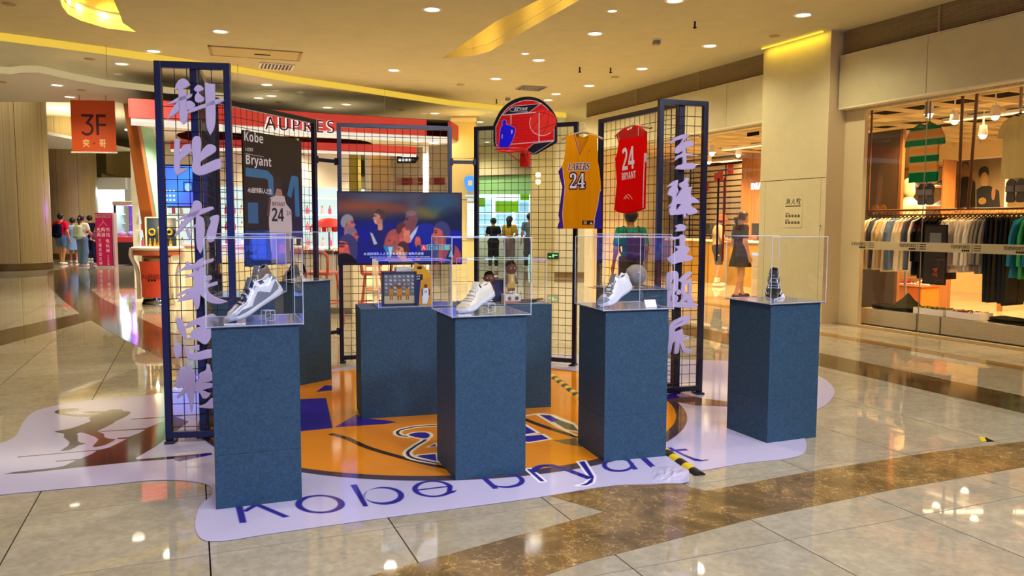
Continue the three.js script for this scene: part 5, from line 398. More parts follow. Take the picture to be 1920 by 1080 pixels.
  const outline = smooth([[-140, 845], [0, 832], [30, 818], [42, 795], [60, 775], [100, 762], [160, 752], [250, 745], [330, 735], [430, 725], [520, 712], [640, 690], [760, 668], [900, 662], [1060, 664], [1200, 672], [1330, 676], [1420, 680], [1500, 694], [1550, 714], [1565, 735], [1552, 757], [1520, 776], [1500, 800], [1512, 832], [1508, 850], [1480, 860], [1400, 869], [1300, 885], [1285, 884], [1262, 890], [1262, 904], [1235, 908], [1150, 911], [1000, 935], [700, 975], [500, 1003], [410, 1016], [378, 1012], [366, 990], [375, 950], [398, 928], [395, 914], [370, 905], [300, 901], [200, 910], [0, 929], [-140, 945]], 4).map((p) => G(p[0], p[1]));
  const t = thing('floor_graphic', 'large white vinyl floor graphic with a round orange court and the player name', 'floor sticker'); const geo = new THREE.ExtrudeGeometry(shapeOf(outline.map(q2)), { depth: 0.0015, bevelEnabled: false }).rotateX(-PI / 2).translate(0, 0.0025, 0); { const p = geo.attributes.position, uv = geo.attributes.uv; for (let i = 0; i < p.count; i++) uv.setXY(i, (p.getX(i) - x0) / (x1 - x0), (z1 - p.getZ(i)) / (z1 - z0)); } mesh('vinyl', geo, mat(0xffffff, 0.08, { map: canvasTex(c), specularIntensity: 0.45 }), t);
  const cr = G(1268, 896); const fold = gridGeo(26, 18, (a, b) => { const px = 1222 + a * 70, py = 876 + b * 32, p = G(px, py), e = Math.sin(a * PI) * Math.sin(b * PI); return [p.x, 0.0045 + Math.max(0, e) * (0.004 + 0.03 * Math.pow(Math.abs(fbm(a * 5, b * 5 + a * 2, 64, 33, 3) - 0.5) * 2, 1.0)) + (a > 0.8 ? (a - 0.8) * 0.05 * b : 0), p.z]; }); mesh('crumpled_corner', fold, mat(0xbfbbdc, 0.3, { side: THREE.DoubleSide }), t); }
// yellow and black cable cover
for (const [a, b, L] of [[[1240, 842], [1313, 892], 'yellow and black striped cable strip ending beside the crumpled vinyl'], [[1036, 706], [1090, 748], 'yellow and black striped cable strip running between two rear pedestals']]) { const p = G(...a), q = G(...b), d = q.clone().sub(p), len = d.length(), t = thing('cable_cover', L, 'warning tape', p, Math.atan2(-d.z, d.x)); const n = Math.max(4, Math.round(len / 0.085)), Y = mat(0xe6c81e, 0.4), K = mat(0x231a12, 0.35); for (let i = 0; i < n; i++) { const s = new THREE.Shape(); s.moveTo(-0.034, 0); s.quadraticCurveTo(-0.02, 0.018, 0, 0.019); s.quadraticCurveTo(0.02, 0.018, 0.034, 0); mesh('stripe', ext(s, len / n).rotateY(PI / 2).translate(i * len / n, 0.004, 0), i % 2 ? K : Y, t); } }
{ const t = thing('tape_scrap', 'small torn yellow and black tape scrap lying alone on the tiles at the right', 'warning tape'); floorSlab('yellow_end', trace([[1834, 820], [1846, 820], [1850, 828], [1840, 828]]), mat(0xd8bc1c, 0.5), 0.003, 0.0005, t); floorSlab('black_end', trace([[1846, 820], [1864, 828], [1850, 829]]), MAT.dark, 0.003, 0.0005, t); }
// ---------------------------------------------------------------- video wall across the hall, behind the viewer (its blue shows in every acrylic case)
{ const t = thing('video_wall', 'large blue video wall standing across the hall', 'screen', [-2.6, 0, 8.6], PI - 0.1); mesh('plinth', box(4.4, 0.5, 0.5, 0, 0.25, -0.1), MAT.dark, t); mesh('cabinet', box(4.4, 2.5, 0.22, 0, 1.75, -0.13), MAT.black, t); for (let i = 0; i < 4; i++) for (let j = 0; j < 2; j++) mesh('module', box(1.07, 1.21, 0.02, -1.605 + i * 1.07, 1.15 + j * 1.22, -0.008), glow(0x3a58ff, 0.5), t); const l = new THREE.RectAreaLight(0x4466ff, SCREEN, 4.2, 2.4); l.position.set(-2.6, 1.75, 8.55); l.lookAt(V(-2.6 - 0.1, 1.75, 0)); scene.add(l); }
// ================================================================ CLOTHES SHOP BEHIND THE RIGHT WALL
const fontR = await new FontLoader().loadAsync('fonts/droid/droid_sans_regular.typeface.json'), fontB = await new FontLoader().loadAsync('fonts/droid/droid_sans_bold.typeface.json');
const letters = (s, size, depth, font = fontB, w) => { const g = new TextGeometry(s, { font, size, depth, curveSegments: 4, bevelEnabled: false }); g.computeBoundingBox(); const b = g.boundingBox; g.translate(-(b.min.x + b.max.x) / 2, -(b.min.y + b.max.y) / 2, 0); if (w) g.scale(w / (b.max.x - b.min.x), 1, 1); return g; };
const shopThing = (name, label, cat, s, t, h = 0, group, turn = 0) => thing(name, label, cat, wl(s, h, t), TURN + turn, group);
const SM = { ceil: mat([0.8, 0.68, 0.42], 0.8), wall: mat([0.72, 0.55, 0.28], 0.6), wood: mat(0xffffff, 0.5, { map: noiseTex(256, 256, (x, y) => { const k = 0.75 + 0.4 * fbm(x / 8, y / 85, 32, 71, 4); return tone([150, 96, 50], k); }) }), brownTube: mat(0x6b3f1e, 0.4), greyTube: mat(0x9c9484, 0.3, { metalness: 0.6 }), perf: mat(0xb8ac8c, 0.4, { bumpMap: noiseTex(64, 64, (x, y) => { const d = Math.hypot((x % 16) - 8, (y % 16) - 8); const v = d < 5 ? 60 : 255; return [v, v, v]; }), bumpScale: 0.004 }), orange: mat(0xe0761c, 0.4), board: mat(0x5c4630, 0.4), counter: mat(0xb08a2c, 0.35) };
{ const sh = structureGroup('shop_shell'); sh.position.copy(O); sh.rotation.y = TURN;
  mesh('shop_ceiling', new THREE.ExtrudeGeometry(shapeOf([[-7.2, 0.4], [7.3, 0.4], [7.3, 7.2], [-13, 7.2]]), { depth: 0.08, bevelEnabled: false }).rotateX(-PI / 2).translate(0, 3.42, 0), SM.ceil, sh); mesh('shop_back_wall', wb(-13, 7.3, 0, 3.5, 7, 7.15), SM.wall, sh); mesh('shop_end_wall', wb(7.2, 7.3, 0, 3.5, 0.45, 7), SM.wall, sh);
  for (let s = -7; s < 7; s += 0.62) mesh('ceiling_truss', wb(s, s + 0.035, 3.12, 3.17, 0.6, 7), SM.ceil, sh); for (let t = 0.9; t < 7; t += 0.75) mesh('ceiling_truss', wb(-7 - t * 0.7, 7, 3.18, 3.23, t, t + 0.035), SM.ceil, sh);
  mesh('ceiling_duct', wb(-3, 6.5, 3.24, 3.4, 2.4, 2.8), MAT.dark, sh); mesh('ceiling_duct', wb(-8, 6.5, 3.24, 3.38, 4.6, 4.9), MAT.dark, sh);
  mesh('threshold', wb(-7, 7.2, 0.0, 0.006, 0.2, 0.42), mat(0x8d7446, 0.12), sh); }
// glass fronts
const glassFront = (label, panes, joints = true) => { const t = shopThing('shop_window', label, 'shop window', 0, 0.31); for (const [a, b] of panes) mesh('pane', new THREE.PlaneGeometry(b - a - 0.006, 2.98).translate((a + b) / 2, 1.51, 0), MAT.glass, t); mesh('floor_channel', box(panes.at(-1)[1] - panes[0][0], 0.02, 0.05, (panes.at(-1)[1] + panes[0][0]) / 2, 0.012, 0), MAT.champagne, t); for (const [a, b] of panes.slice(1)) mesh('joint', box(0.008, 2.98, 0.012, a, 1.51, 0), SM.greyTube, t); return t; };
const win = glassFront('wide clear shop window of the clothes shop with a frosted text band', [[0.35, 1.33], [1.33, 2.71], [2.71, 4.1], [4.1, 5.5], [5.5, 7]]);
{ const fm = mat(0xcdbf98, 0.5, { transparent: true, opacity: 0.62 }); for (const [a, b] of [[0.36, 1.325], [1.335, 2.705], [2.715, 4.09]]) mesh('frosted_band', box(b - a, 0.115, 0.003, (a + b) / 2, 1.135, 0.004), fm, win); for (const px of [1611, 1704, 1803, 1905]) { const [s, h] = wallRay(px, px < 1650 ? 459 : px < 1750 ? 463 : 467, 0.3); mesh('lettering', letters('TOPSPORTS', 0.042, 0.002, fontR, 0.25).translate(s - 0.02, 1.15, 0.008), MAT.dark, win); mesh('lettering', box(0.003, 0.09, 0.002, s + 0.13, 1.135, 0.008), MAT.dark, win); mesh('small_print', M(...[0, 1, 2, 3].map((i) => box(0.02, 0.022, 0.002, s + 0.01 + i * 0.026, 1.105, 0.008)), ...[0, 1, 2].map((i) => box(0.09, 0.008, 0.002, s + 0.2, 1.165 - i * 0.028, 0.008))), MAT.dark, win); } }
glassFront('clear shop window left of the fire hydrant pier, seen through the wire panels', [[-7, -5.6], [-5.6, -4.4], [-4.4, -3.2]]);
{ const [s0] = wallRay(1349, 410, 0.31), [s1] = wallRay(1402, 410, 0.31); const t = shopThing('glass_door', 'frameless glass shop door with long red and black pull bars', 'door', 0, 0.33); for (const [a, b] of [[-3.15, s0 + 0.06], [s0 + 0.08, s1 + 0.05], [s1 + 0.07, -1.33]]) mesh('door_leaf', new THREE.PlaneGeometry(b - a, 2.9).translate((a + b) / 2, 1.47, 0), MAT.glass, t); for (const s of [s0, s0 + 0.16]) { const h0 = wallRay(1352, 490, 0.28)[1], h1 = wallRay(1352, 334, 0.28)[1]; const pb = mesh('pull_bar', bar(V(s, h0, 0.06), V(s, h1, 0.06), 0.018, 10), mat(s > s0 ? 0x8a1410 : 0x2a0e0c, 0.2, { metalness: 0.4 }), t); for (const h of [h0 + 0.1, h1 - 0.1]) mesh('standoff', bar(V(s, h, 0), V(s, h, 0.06), 0.01, 8), MAT.chrome, pb); } for (const s of [s1, s1 + 0.1]) mesh('patch_fitting', rbox(0.16, 0.06, 0.03, 0.004, s, 2.9, 0), MAT.dark, t); mesh('push_label', box(0.09, 0.16, 0.002, -1.62, 1.36, 0.004), MAT.white, t); mesh('push_label', box(0.09, 0.13, 0.002, -1.62, 1.18, 0.004), MAT.white, t); }
// track lights
{ let pr, nt = 0; const spots = [[1742, 210], [1790, 222], [1866, 214], [1843, 250], [1335, 265], [1385, 270], [1436, 262]]; const put = [...spots.map(([x, y], i) => { const tt = [1.4, 2.4, 2.4, 2.9, 2.6, 3.4, 2][i]; const [s, h] = wallRay(x, y, tt); return [s, Math.min(h, 3.02), tt]; }), [3.8, 2.95, 1.6], [5, 2.95, 2.6], [-5, 2.95, 2], [-7, 2.95, 3.5], [2.6, 2.95, 4.5], [0.2, 2.95, 5], [-3.5, 2.95, 5.2]];
  for (const [s, h, t] of put) { const n = nt++; const L = 'white track spotlight ' + (['above the striped T-shirt', 'above the poster, left of the drop rods', 'right of the brown drop rods', 'low between the drop rods and the poster', 'over the slat wall', 'left of the glass door fitting', 'beside the fire hydrant pier'][n] ?? 'deep in the shop ceiling out of sight'); let o; if (!pr) { pr = o = shopThing('track_light', L, 'spotlight', s, t, h); mesh('head', lathe([[0.02, 0.13], [0.05, 0.12], [0.065, 0.02], [0.07, -0.03], [0.062, -0.03], [0.055, 0.0]], 20), MAT.white, o); mesh('bulb', new THREE.SphereGeometry(0.052, 16, 10).translate(0, -0.035, 0), glow(0xfff0c8, 9), o); mesh('arm', box(0.02, 0.24, 0.02, 0.0, 0.24, 0), MAT.white, o); } else { o = dup(pr, wl(s, h, t), undefined, L, n > 6 ? 'track spotlights out of sight' : undefined); } const l = new THREE.SpotLight(0xffcf8a, SHOP * 5, 0, 1.2, 0.7, 2); l.position.copy(wl(s, h - 0.05, t)); l.target.position.copy(wl(s - 0.1, 0, t + 0.4)); l.shadow.radius = 4; l.castShadow = true; scene.add(l, l.target); } }
for (const [s, t, w] of [[-5, 3.2, 2.2], [0.5, 3.2, 2.2], [3.6, 3, 2.2], [-9, 5.2, 2], [-6, 5, 2.2], [-7.6, 5.4, 2.6]]) { const o = shopThing('added_light_panel', 'unseen long warm light panel added between the shop ceiling trusses', 'ceiling light', s, t, 3.1, 'added warm shop ceiling light panels'); mesh('housing', rbox(w, 0.05, 0.16, 0.01, 0, 0.03, 0), MAT.white, o); mesh('diffuser', box(w - 0.04, 0.006, 0.12, 0, 0.002, 0), glow(0xffd9a0, 2.5), o); const l = new THREE.RectAreaLight(0xffcf94, SHOP * 1.6, w - 0.04, 0.12); l.position.copy(wl(s, 3.085, t)); l.lookAt(wl(s, 0, t)); l.rotation.z += 0; scene.add(l); }  // unseen panels added to brighten the shop and its slat wall
// display blocks in the window with folded clothes and trays
const bumpUV = (g) => boxUV(g, 0.12);
for (const [a, b, L] of [[0.235, 1.135, 'leftmost'], [1.15, 1.48, 'short middle'], [1.5, 2.95, 'long right hand']]) { const o = shopThing('display_block', `${L} perforated beige block standing on the shop window floor`, 'plinth', (a + b) / 2, 0.75); mesh('body', bumpUV(rbox(b - a, 0.225, 0.46, 0.008, 0, 0.125, 0)), SM.perf, o); mesh('foot_rail', box(b - a - 0.03, 0.014, 0.42, 0, 0.009, 0), MAT.black, o); }
function foldedPile(label, s, t, y, w, n, cols) { for (let i = 0; i < n; i++) { const o = shopThing('folded_garment', label[i] ?? label[0], 'folded clothes', s + R(-0.01, 0.01), t + R(-0.01, 0.01), y + i * 0.032, undefined, R(-0.06, 0.06)); mesh('folded_cloth', gridGeo(10, 12, (a, b) => { const q = b * 2 * PI, c = Math.cos(q), sn = Math.sin(q); return [(a - 0.5) * w * (1 + 0.02 * Math.sin(a * 9 + i)), 0.017 + 0.016 * Math.sign(sn) * Math.pow(Math.abs(sn), 0.4) + 0.004 * Math.sin(a * 7 + i * 2), 0.16 * Math.sign(c) * Math.pow(Math.abs(c), 0.5)]; }), mat(cols[i % cols.length], 0.9), o); mesh('collar', tube([[-0.06, 0.033, 0.08], [0, 0.036, 0.11], [0.06, 0.033, 0.08]], 0.006, 8, 5), mat(cols[(i + 1) % cols.length], 0.9), o); } }
foldedPile(['black folded trousers at the bottom of the pile on the leftmost block', 'dark folded jeans on top of the pile on the leftmost block'], 0.72, 0.7, 0.239, 0.62, 2, [0x17150f, 0x26241c]);
{ const o = shopThing('heaped_garment', 'dark green cloth heaped in a peak on the folded jeans', 'clothes', 0.84, 0.72, 0.305); mesh('cloth', gridGeo(18, 18, (a, b) => { const x = (a - 0.5) * 0.42, z = (b - 0.5) * 0.3, d = Math.hypot(x / 0.21, z / 0.15); return [x, Math.max(0, 1 - d) * 0.17 * (0.8 + 0.5 * fbm(a * 6, b * 6, 64, 12, 3)), z]; }), mat(0x35321f, 0.9, { side: THREE.DoubleSide }), o); mesh('hem', tube([[-0.2, 0.005, 0.04], [0, 0.008, 0.14], [0.2, 0.005, 0.02]], 0.006, 12, 5), mat(0x2a281c, 0.9), o); }
foldedPile(['black folded shirt at the bottom of the pile on the long block', 'black folded shirt on top of the pile on the long block'], 2.42, 0.7, 0.239, 0.62, 2, [0x1a1814, 0x24221c]);
for (const [s, cols, L, Lt, Lc] of [[1.3, [0x6b6a24, 0xb8a83c, 0x3c3a20, 0x8a8430], 'white tray of olive and yellow rolled socks', 'first', ['olive', 'mustard yellow', 'dark olive', 'yellow green']], [1.78, [0xe0a8a4, 0x5a1d22, 0x8a3a34, 0xd8cfc0], 'white tray of pink and dark red rolled socks', 'second', ['pale pink', 'dark red', 'brick red', 'cream']]]) { const o = shopThing('sock_tray', L, 'tray', s, 0.66, 0.239); mesh('tray_base', box(0.44, 0.008, 0.26, 0, 0.005, 0), MAT.white, o); mesh('tray_side', M(box(0.44, 0.08, 0.008, 0, 0.045, 0.13), box(0.44, 0.08, 0.008, 0, 0.045, -0.13), box(0.008, 0.08, 0.26, 0.216, 0.045, 0), box(0.008, 0.08, 0.26, -0.216, 0.045, 0)), MAT.white, o); let pr; for (let i = 0; i < 12; i++) { const ds = -0.16 + (i % 4) * 0.107, dt = -0.085 + Math.floor(i / 4) * 0.085; const k = shopThing('sock_roll', `${Lc[i % 4]} rolled pair of socks in the ${Lt} white tray`, 'socks', s + ds, 0.66 + dt, 0.305, `${Lc[i % 4]} socks in the ${Lt} tray`, R(-0.2, 0.2)); mesh('roll', new THREE.CapsuleGeometry(0.032, 0.035, 4, 10).rotateZ(PI / 2), mat(cols[i % 4], 0.9), k); mesh('cuff', new THREE.TorusGeometry(0.031, 0.006, 6, 14).rotateY(PI / 2).translate(0.02, 0, 0), mat(cols[(i + 1) % 4], 0.9), k); } }
// hanging rail with garments
{ const rail = shopThing('garment_rail', 'brown hanging rail with two pairs of brown drop rods', 'clothes rail', 0, 1.2); mesh('rail', bar(V(-0.35, 1.63, 0), V(3.4, 1.63, 0), 0.016, 8), SM.brownTube, rail); mesh('lower_rail', bar(V(-0.35, 1.56, 0.0), V(3.4, 1.56, 0.0), 0.01, 8), SM.brownTube, rail); for (const [x0, y0, x1, y1] of [[1805, 182, 1796, 396], [1832, 178, 1815, 396]]) { const a = wallRay(x0, y0, 1.2), b = wallRay(x1, y1, 1.2); mesh('drop_rod', bar(V(a[0], 3.15, 0), V(b[0], 1.63, 0), 0.02, 8), SM.brownTube, rail); } for (const s of [-0.3, 3.35]) mesh('drop_rod', bar(V(s, 3.15, 0), V(s, 1.63, 0), 0.016, 8), SM.brownTube, rail); }
function garment(kind, col, s, t, h, label, group, len = 0.72, sleeve = 0.5) { const o = shopThing('hanging_garment', label, 'hanging clothes', s, t, h, group, PI / 2 + R(-0.08, 0.08)); const pts = kind === 'top' ? [[-0.06, 0], [-0.2, -0.05], [-0.24 - 0.02, -0.12 - sleeve * 0.2], [-0.27, -sleeve], [-0.2, -sleeve - 0.01], [-0.19, -0.25], [-0.21, -len], [0.21, -len], [0.19, -0.25], [0.2, -sleeve - 0.01], [0.27, -sleeve], [0.26, -0.12 - sleeve * 0.2], [0.2, -0.05], [0.06, 0], [0, -0.05]] : [[-0.2, 0], [-0.21, -0.3], [-0.2, -len], [-0.02, -len], [0, -0.35], [0.02, -len], [0.2, -len], [0.21, -0.3], [0.2, 0]]; const g = ext(shapeOf(pts), 0.012, 0.006).translate(0, 0, -0.006); { const p = g.attributes.position; for (let i = 0; i < p.count; i++) { const y = p.getY(i); p.setZ(i, p.getZ(i) * (1 + 0.9 * Math.min(1, -y / 0.4)) + 0.012 * Math.sin(y * 11 + s * 30) * Math.min(1, -y * 2)); } g.computeVertexNormals(); } mesh('cloth', g, mat(col, 0.85, { bumpMap: foldBump, bumpScale: 0.01 }), o); mesh('hanger', tube([[-0.19, -0.05, 0], [-0.03, 0.03, 0], [0, 0.045, 0], [0.03, 0.03, 0], [0.19, -0.05, 0]], 0.007, 14, 5), MAT.dark, o); mesh('hook', tube([[0, 0.04, 0], [0, 0.075, 0], [0.018, 0.098, 0], [0.0, 0.115, 0], [-0.016, 0.102, 0]], 0.0035, 12, 5), MAT.chrome, o); return o; }
{ const ORD = ['first', 'second', 'third', 'fourth', 'fifth', 'sixth', 'seventh', 'eighth', 'ninth', 'tenth', 'eleventh', 'twelfth', 'thirteenth']; const run = (s0, s1, n, cols, kind, len, sl, L, where) => { for (let i = 0; i < n; i++) garment(kind, cols[i % cols.length], s0 + (s1 - s0) * i / (n - 1), 1.2, 1.515, `${L[i % L.length]}, ${ORD[i]} from the left ${where}`, 'clothes ' + where, len + R(-0.03, 0.03), sl); };
  run(-0.2, 0.62, 13, [0xe8dcc0, 0xdfd0ac, 0x4a5878, 0xe6dcc4, 0xd8c49a, 0xe8e0cc, 0x6f8cb8, 0x7d98c4, 0xe4d8b8], 'top', 0.75, 0.42, ['cream long shirt', 'sand coloured shirt', 'dark blue shirt', 'off white shirt', 'tan shirt', 'pale ivory shirt', 'light blue shirt', 'sky blue shirt', 'beige shirt'], 'in the left run of the rail');
  run(0.68, 1.02, 6, [0x1b1a1c, 0x232024, 0x2a2628], 'top', 0.82, 0.6, ['black jacket'], 'in the black run of the rail');
  run(1.08, 1.5, 8, [0xe6dcc6, 0xdcd2bc, 0xece4d2, 0xcfc4ac], 'top', 0.7, 0.62, ['off white long sleeved sweatshirt'], 'in the white run of the rail'); run(1.56, 1.66, 3, [0x8a8478, 0x7a756c], 'top', 0.7, 0.6, ['grey sweatshirt'], 'right of the white run'); run(1.72, 2.02, 6, [0x20262e, 0x2c2a24, 0x3a3424], 'pants', 1.08, 0, ['dark long trousers'], 'in the trouser run of the rail'); run(2.08, 2.4, 5, [0x2f7f9c, 0x3fa05a, 0x2a6a9a], 'top', 0.74, 0.6, ['blue sweatshirt', 'green sweatshirt', 'deep blue sweatshirt'], 'in the coloured run at the rail end'); }
// framed dark ad standing on the rail level
{ const a = wallRay(1747, 470, 1.0); const o = shopThing('framed_ad', 'dark framed advert with a red word hanging before the black jackets', 'picture', a[0] + 0.16, 0.86, 0.62); const [c, g] = canvas(128, 256, '#232024'); g.fillStyle = '#6a7078'; g.fillRect(30, 30, 70, 80); g.fillStyle = '#c23022'; g.font = 'bold 40px sans-serif'; g.save(); g.translate(86, 230); g.rotate(-PI / 2); g.fillText('24', 0, 0); g.restore(); mesh('frame', rbox(0.34, 0.8, 0.02, 0.004, 0, 0.4, 0), MAT.dark, o); mesh('print', new THREE.PlaneGeometry(0.31, 0.76).translate(0, 0.4, 0.0115), mat(0xffffff, 0.3, { map: canvasTex(c) }), o); mesh('cord', M(bar(V(-0.12, 0.8, 0), V(-0.02, 1.01, 0), 0.003), bar(V(0.12, 0.8, 0), V(0.02, 1.01, 0), 0.003)), MAT.dark, o); }
// big brown board, orange box with shoes
{ const a = wallRay(1612, 400, 1.5), b = wallRay(1682, 400, 1.5); const o = shopThing('display_board', 'tall dark brown board standing inside the shop window beside the pier', 'panel', (a[0] + b[0]) / 2 - 0.05, 1.62); mesh('board', rbox(b[0] - a[0], 2.85, 0.05, 0.004, 0, 1.43, 0), SM.board, o); mesh('edge_strip', box(0.05, 2.85, 0.06, (b[0] - a[0]) / 2, 1.43, 0), SM.wood, o); for (const h of [1.62, 1.75]) mesh('round_badge', cyl(0.07, 0.07, 0.01, 20).rotateX(PI / 2).translate(-0.1 + (h - 1.6), 1.66, 0.03), SM.wood, o); }
{ const [s] = wallRay(1696, 545, 2.4); const o = shopThing('shoe_plinth', 'bright orange lit box plinth with two shoes on it', 'plinth', s, 2.6); mesh('box_body', rbox(0.62, 0.42, 0.42, 0.01, 0, 0.21, 0), SM.orange, o); mesh('lid', rbox(0.64, 0.02, 0.44, 0.004, 0, 0.43, 0), mat(0x9a4a18, 0.4), o); for (const [d, q] of [[-0.17, 0.3], [0.16, 0.1]]) sneaker(d < 0 ? 'dark red low sneaker on the left of the orange plinth' : 'white and red low sneaker on the right of the orange plinth', wl(s + d, 0.441, 2.6), TURN + PI + q, 0, { len: 0.28, hi: 0.8, upper: d < 0 ? mat(0x7a2420, 0.4) : SH.cream, sole: SH.white, patches: [['side_stripe', [0.2, 0.75], () => [0.08, 0.2], mat(0xb02a24, 0.4)]] }); }
{ const o = shopThing('shoe_plinth', 'orange lit box plinth at the far right inside the shop', 'plinth', 2.2, 2.2); mesh('box_body', rbox(0.9, 0.3, 0.5, 0.01, 0, 0.15, 0), SM.orange, o); mesh('lid', rbox(0.92, 0.02, 0.52, 0.004, 0, 0.31, 0), mat(0x9a4a18, 0.4), o); }
// back display wall: lightbox poster, shelves with shoes
{ const a = wallRay(1765, 304, 4), b = wallRay(1887, 296, 4), c0 = wallRay(1766, 392, 4); const s = (a[0] + b[0]) / 2, w = b[0] - a[0], h = a[1] - c0[1]; const o = shopThing('wall_poster', 'large poster of three smiling young people with jackets and a hat', 'poster', s, 4, c0[1]); const W = 640, H = Math.round(W * h / w), [c, g] = canvas(W, H, '#b9a077'); const el = (x, y, rx, ry, col) => { g.fillStyle = col; g.beginPath(); g.ellipse(x * W, y * H, rx * W, ry * H, 0, 0, 7); g.fill(); }; g.fillStyle = '#6a5238'; g.fillRect(0, 0, W * 0.27, H); el(0.16, 0.36, 0.1, 0.24, '#2c1c14'); el(0.17, 0.3, 0.058, 0.13, '#d39a72'); poly(g, [[0.06, 0.62], [0.12, 0.5], [0.22, 0.5], [0.3, 0.64], [0.28, 1], [0.08, 1]].map((p) => [p[0] * W, p[1] * H]), '#b98a8a'); poly(g, [[0.08, 0.85], [0.28, 0.82], [0.28, 1], [0.08, 1]].map((p) => [p[0] * W, p[1] * H]), '#e0a04a'); pline(g, [[0.15 * W, 0.36 * H], [0.2 * W, 0.36 * H]], '#f4e8dc', 5); el(0.39, 0.13, 0.055, 0.1, '#201a16'); el(0.39, 0.19, 0.05, 0.13, '#c98f66'); pline(g, [[0.37 * W, 0.25 * H], [0.42 * W, 0.245 * H]], '#f4e8dc', 5); poly(g, [[0.27, 0.5], [0.36, 0.34], [0.44, 0.34], [0.56, 0.46], [0.58, 1], [0.3, 1]].map((p) => [p[0] * W, p[1] * H]), '#20262c'); el(0.68, 0.28, 0.08, 0.13, '#3c4038'); el(0.69, 0.42, 0.06, 0.15, '#dba878'); el(0.7, 0.5, 0.05, 0.16, '#e8c27c'); poly(g, [[0.58, 0.62], [0.66, 0.55], [0.78, 0.55], [0.92, 0.66], [0.95, 1], [0.6, 1]].map((p) => [p[0] * W, p[1] * H]), '#2e3a48'); el(0.84, 0.7, 0.03, 0.14, '#d09a6a'); el(0.68, 0.85, 0.06, 0.07, '#d8b060'); mesh('poster_frame', rbox(w + 0.04, h + 0.04, 0.05, 0.004, 0, h / 2, -0.03), MAT.white, o); mesh('print', new THREE.PlaneGeometry(w, h).translate(0, h / 2, 0.0), mat(0x8c8c8c, 0.4, { map: canvasTex(c) }), o); mesh('shelf_board', rbox(w + 0.9, 0.04, 0.3, 0.004, 0.1, -0.06, 0.12), SM.wood, o); mesh('post', M(box(0.06, c0[1], 0.06, -w / 2, -c0[1] / 2, -0.03), box(0.06, c0[1], 0.06, w / 2, -c0[1] / 2, -0.03)).translate(0, 0.0, 0), SM.wood, o); }
{ const [s0] = wallRay(1668, 380, 3.4), [s1] = wallRay(1762, 380, 3.2); const o = shopThing('shoe_shelf', 'lit wooden shoe shelf unit behind the mannequin', 'shelf', (s0 + s1) / 2, 3.4); const w = s1 - s0; mesh('back_panel', box(w, 2.5, 0.03, 0, 1.25, -0.15), SM.wall, o); for (const h of [0.5, 0.95, 1.4, 1.72, 2.05, 2.4]) mesh('shelf_board', rbox(w, 0.03, 0.3, 0.004, 0, h, 0), SM.wood, o); for (const x of [-w / 2, w / 2]) mesh('side_panel', box(0.03, 2.5, 0.3, x, 1.25, 0), SM.wood, o); let pr; const cols = [['white sneaker with tan sole on the lit wooden shelf', SH.white, SH.cream], ['grey sneaker on the lit wooden shelf', SH.grey, SH.white], ['black sneaker on the lit wooden shelf', SH.black, SH.white]]; const kinds = []; let n = 0; for (const h of [1.4, 1.72, 2.05]) for (let i = 0; i < 4; i++) { const k = n++ % 3, at = wl((s0 + s1) / 2 - w / 2 + 0.15 + i * (w - 0.3) / 3, h + 0.016, 3.36); if (!kinds[k]) { kinds[k] = sneaker(cols[k][0], at, TURN - PI / 2 - 0.9, 0, { len: 0.26, hi: 0.85, upper: cols[k][1], sole: cols[k][2] }); } else dup(kinds[k], at); scene.children.at(-1).userData.label = `${['white', 'grey', 'black'][k]} sneaker, ${['first', 'second', 'third', 'fourth'][i]} from the left on the ${h < 1.5 ? 'lower' : h < 2 ? 'middle' : 'upper'} lit wooden shelf`; } }
// mannequin bust with banana bag
{ const [s, h] = wallRay(1700, 372, 1.9); const o = shopThing('mannequin', 'cream mannequin bust in a cream sweater with a yellow banana shaped bag', 'mannequin', s, 1.95, 1.2); const body = [[[0, 0.72, 0], [0, 0.86, 0.01], 0.085, 0.08], [[0, 0.58, 0], [0, 0.7, 0], 0.055, 0.05]]; mesh('head', net(body, 0.03, 0.014), mat(0xe2cfa0, 0.5), o); mesh('sweater', net([[[-0.16, 0.48, 0], [0.16, 0.48, 0], 0.09, 0.09], [[0, 0.45, 0], [0, 0.1, 0.01], 0.17, 0.16], [[0.2, 0.46, 0], [0.25, 0.12, 0.03], 0.075, 0.06], [[-0.2, 0.46, 0], [-0.25, 0.12, 0.03], 0.075, 0.06], [[0, 0.54, 0], [0, 0.6, 0], 0.07, 0.07]], 0.05, 0.018), mat(0xe8d9ae, 0.85), o); mesh('stand', cyl(0.02, 0.02, 1.2, 10, 0, -0.6, 0), SM.greyTube, o); mesh('stand_base', cyl(0.16, 0.18, 0.02, 24, 0, -1.188, 0), SM.greyTube, o); mesh('print', box(0.16, 0.05, 0.004, 0, 0.3, 0.172), mat(0x8a4a24, 0.6), o); mesh('banana_bag', tube([[-0.15, 0.32, 0.14], [-0.1, 0.16, 0.2], [0.03, 0.05, 0.21], [0.14, 0.02, 0.17]], 0.035, 24, 8), mat(0xe8c81c, 0.4), o); mesh('bag_strap', tube([[-0.15, 0.32, 0.14], [-0.08, 0.5, 0.1], [0.02, 0.56, 0.06]], 0.01, 14, 6), MAT.black, o); }
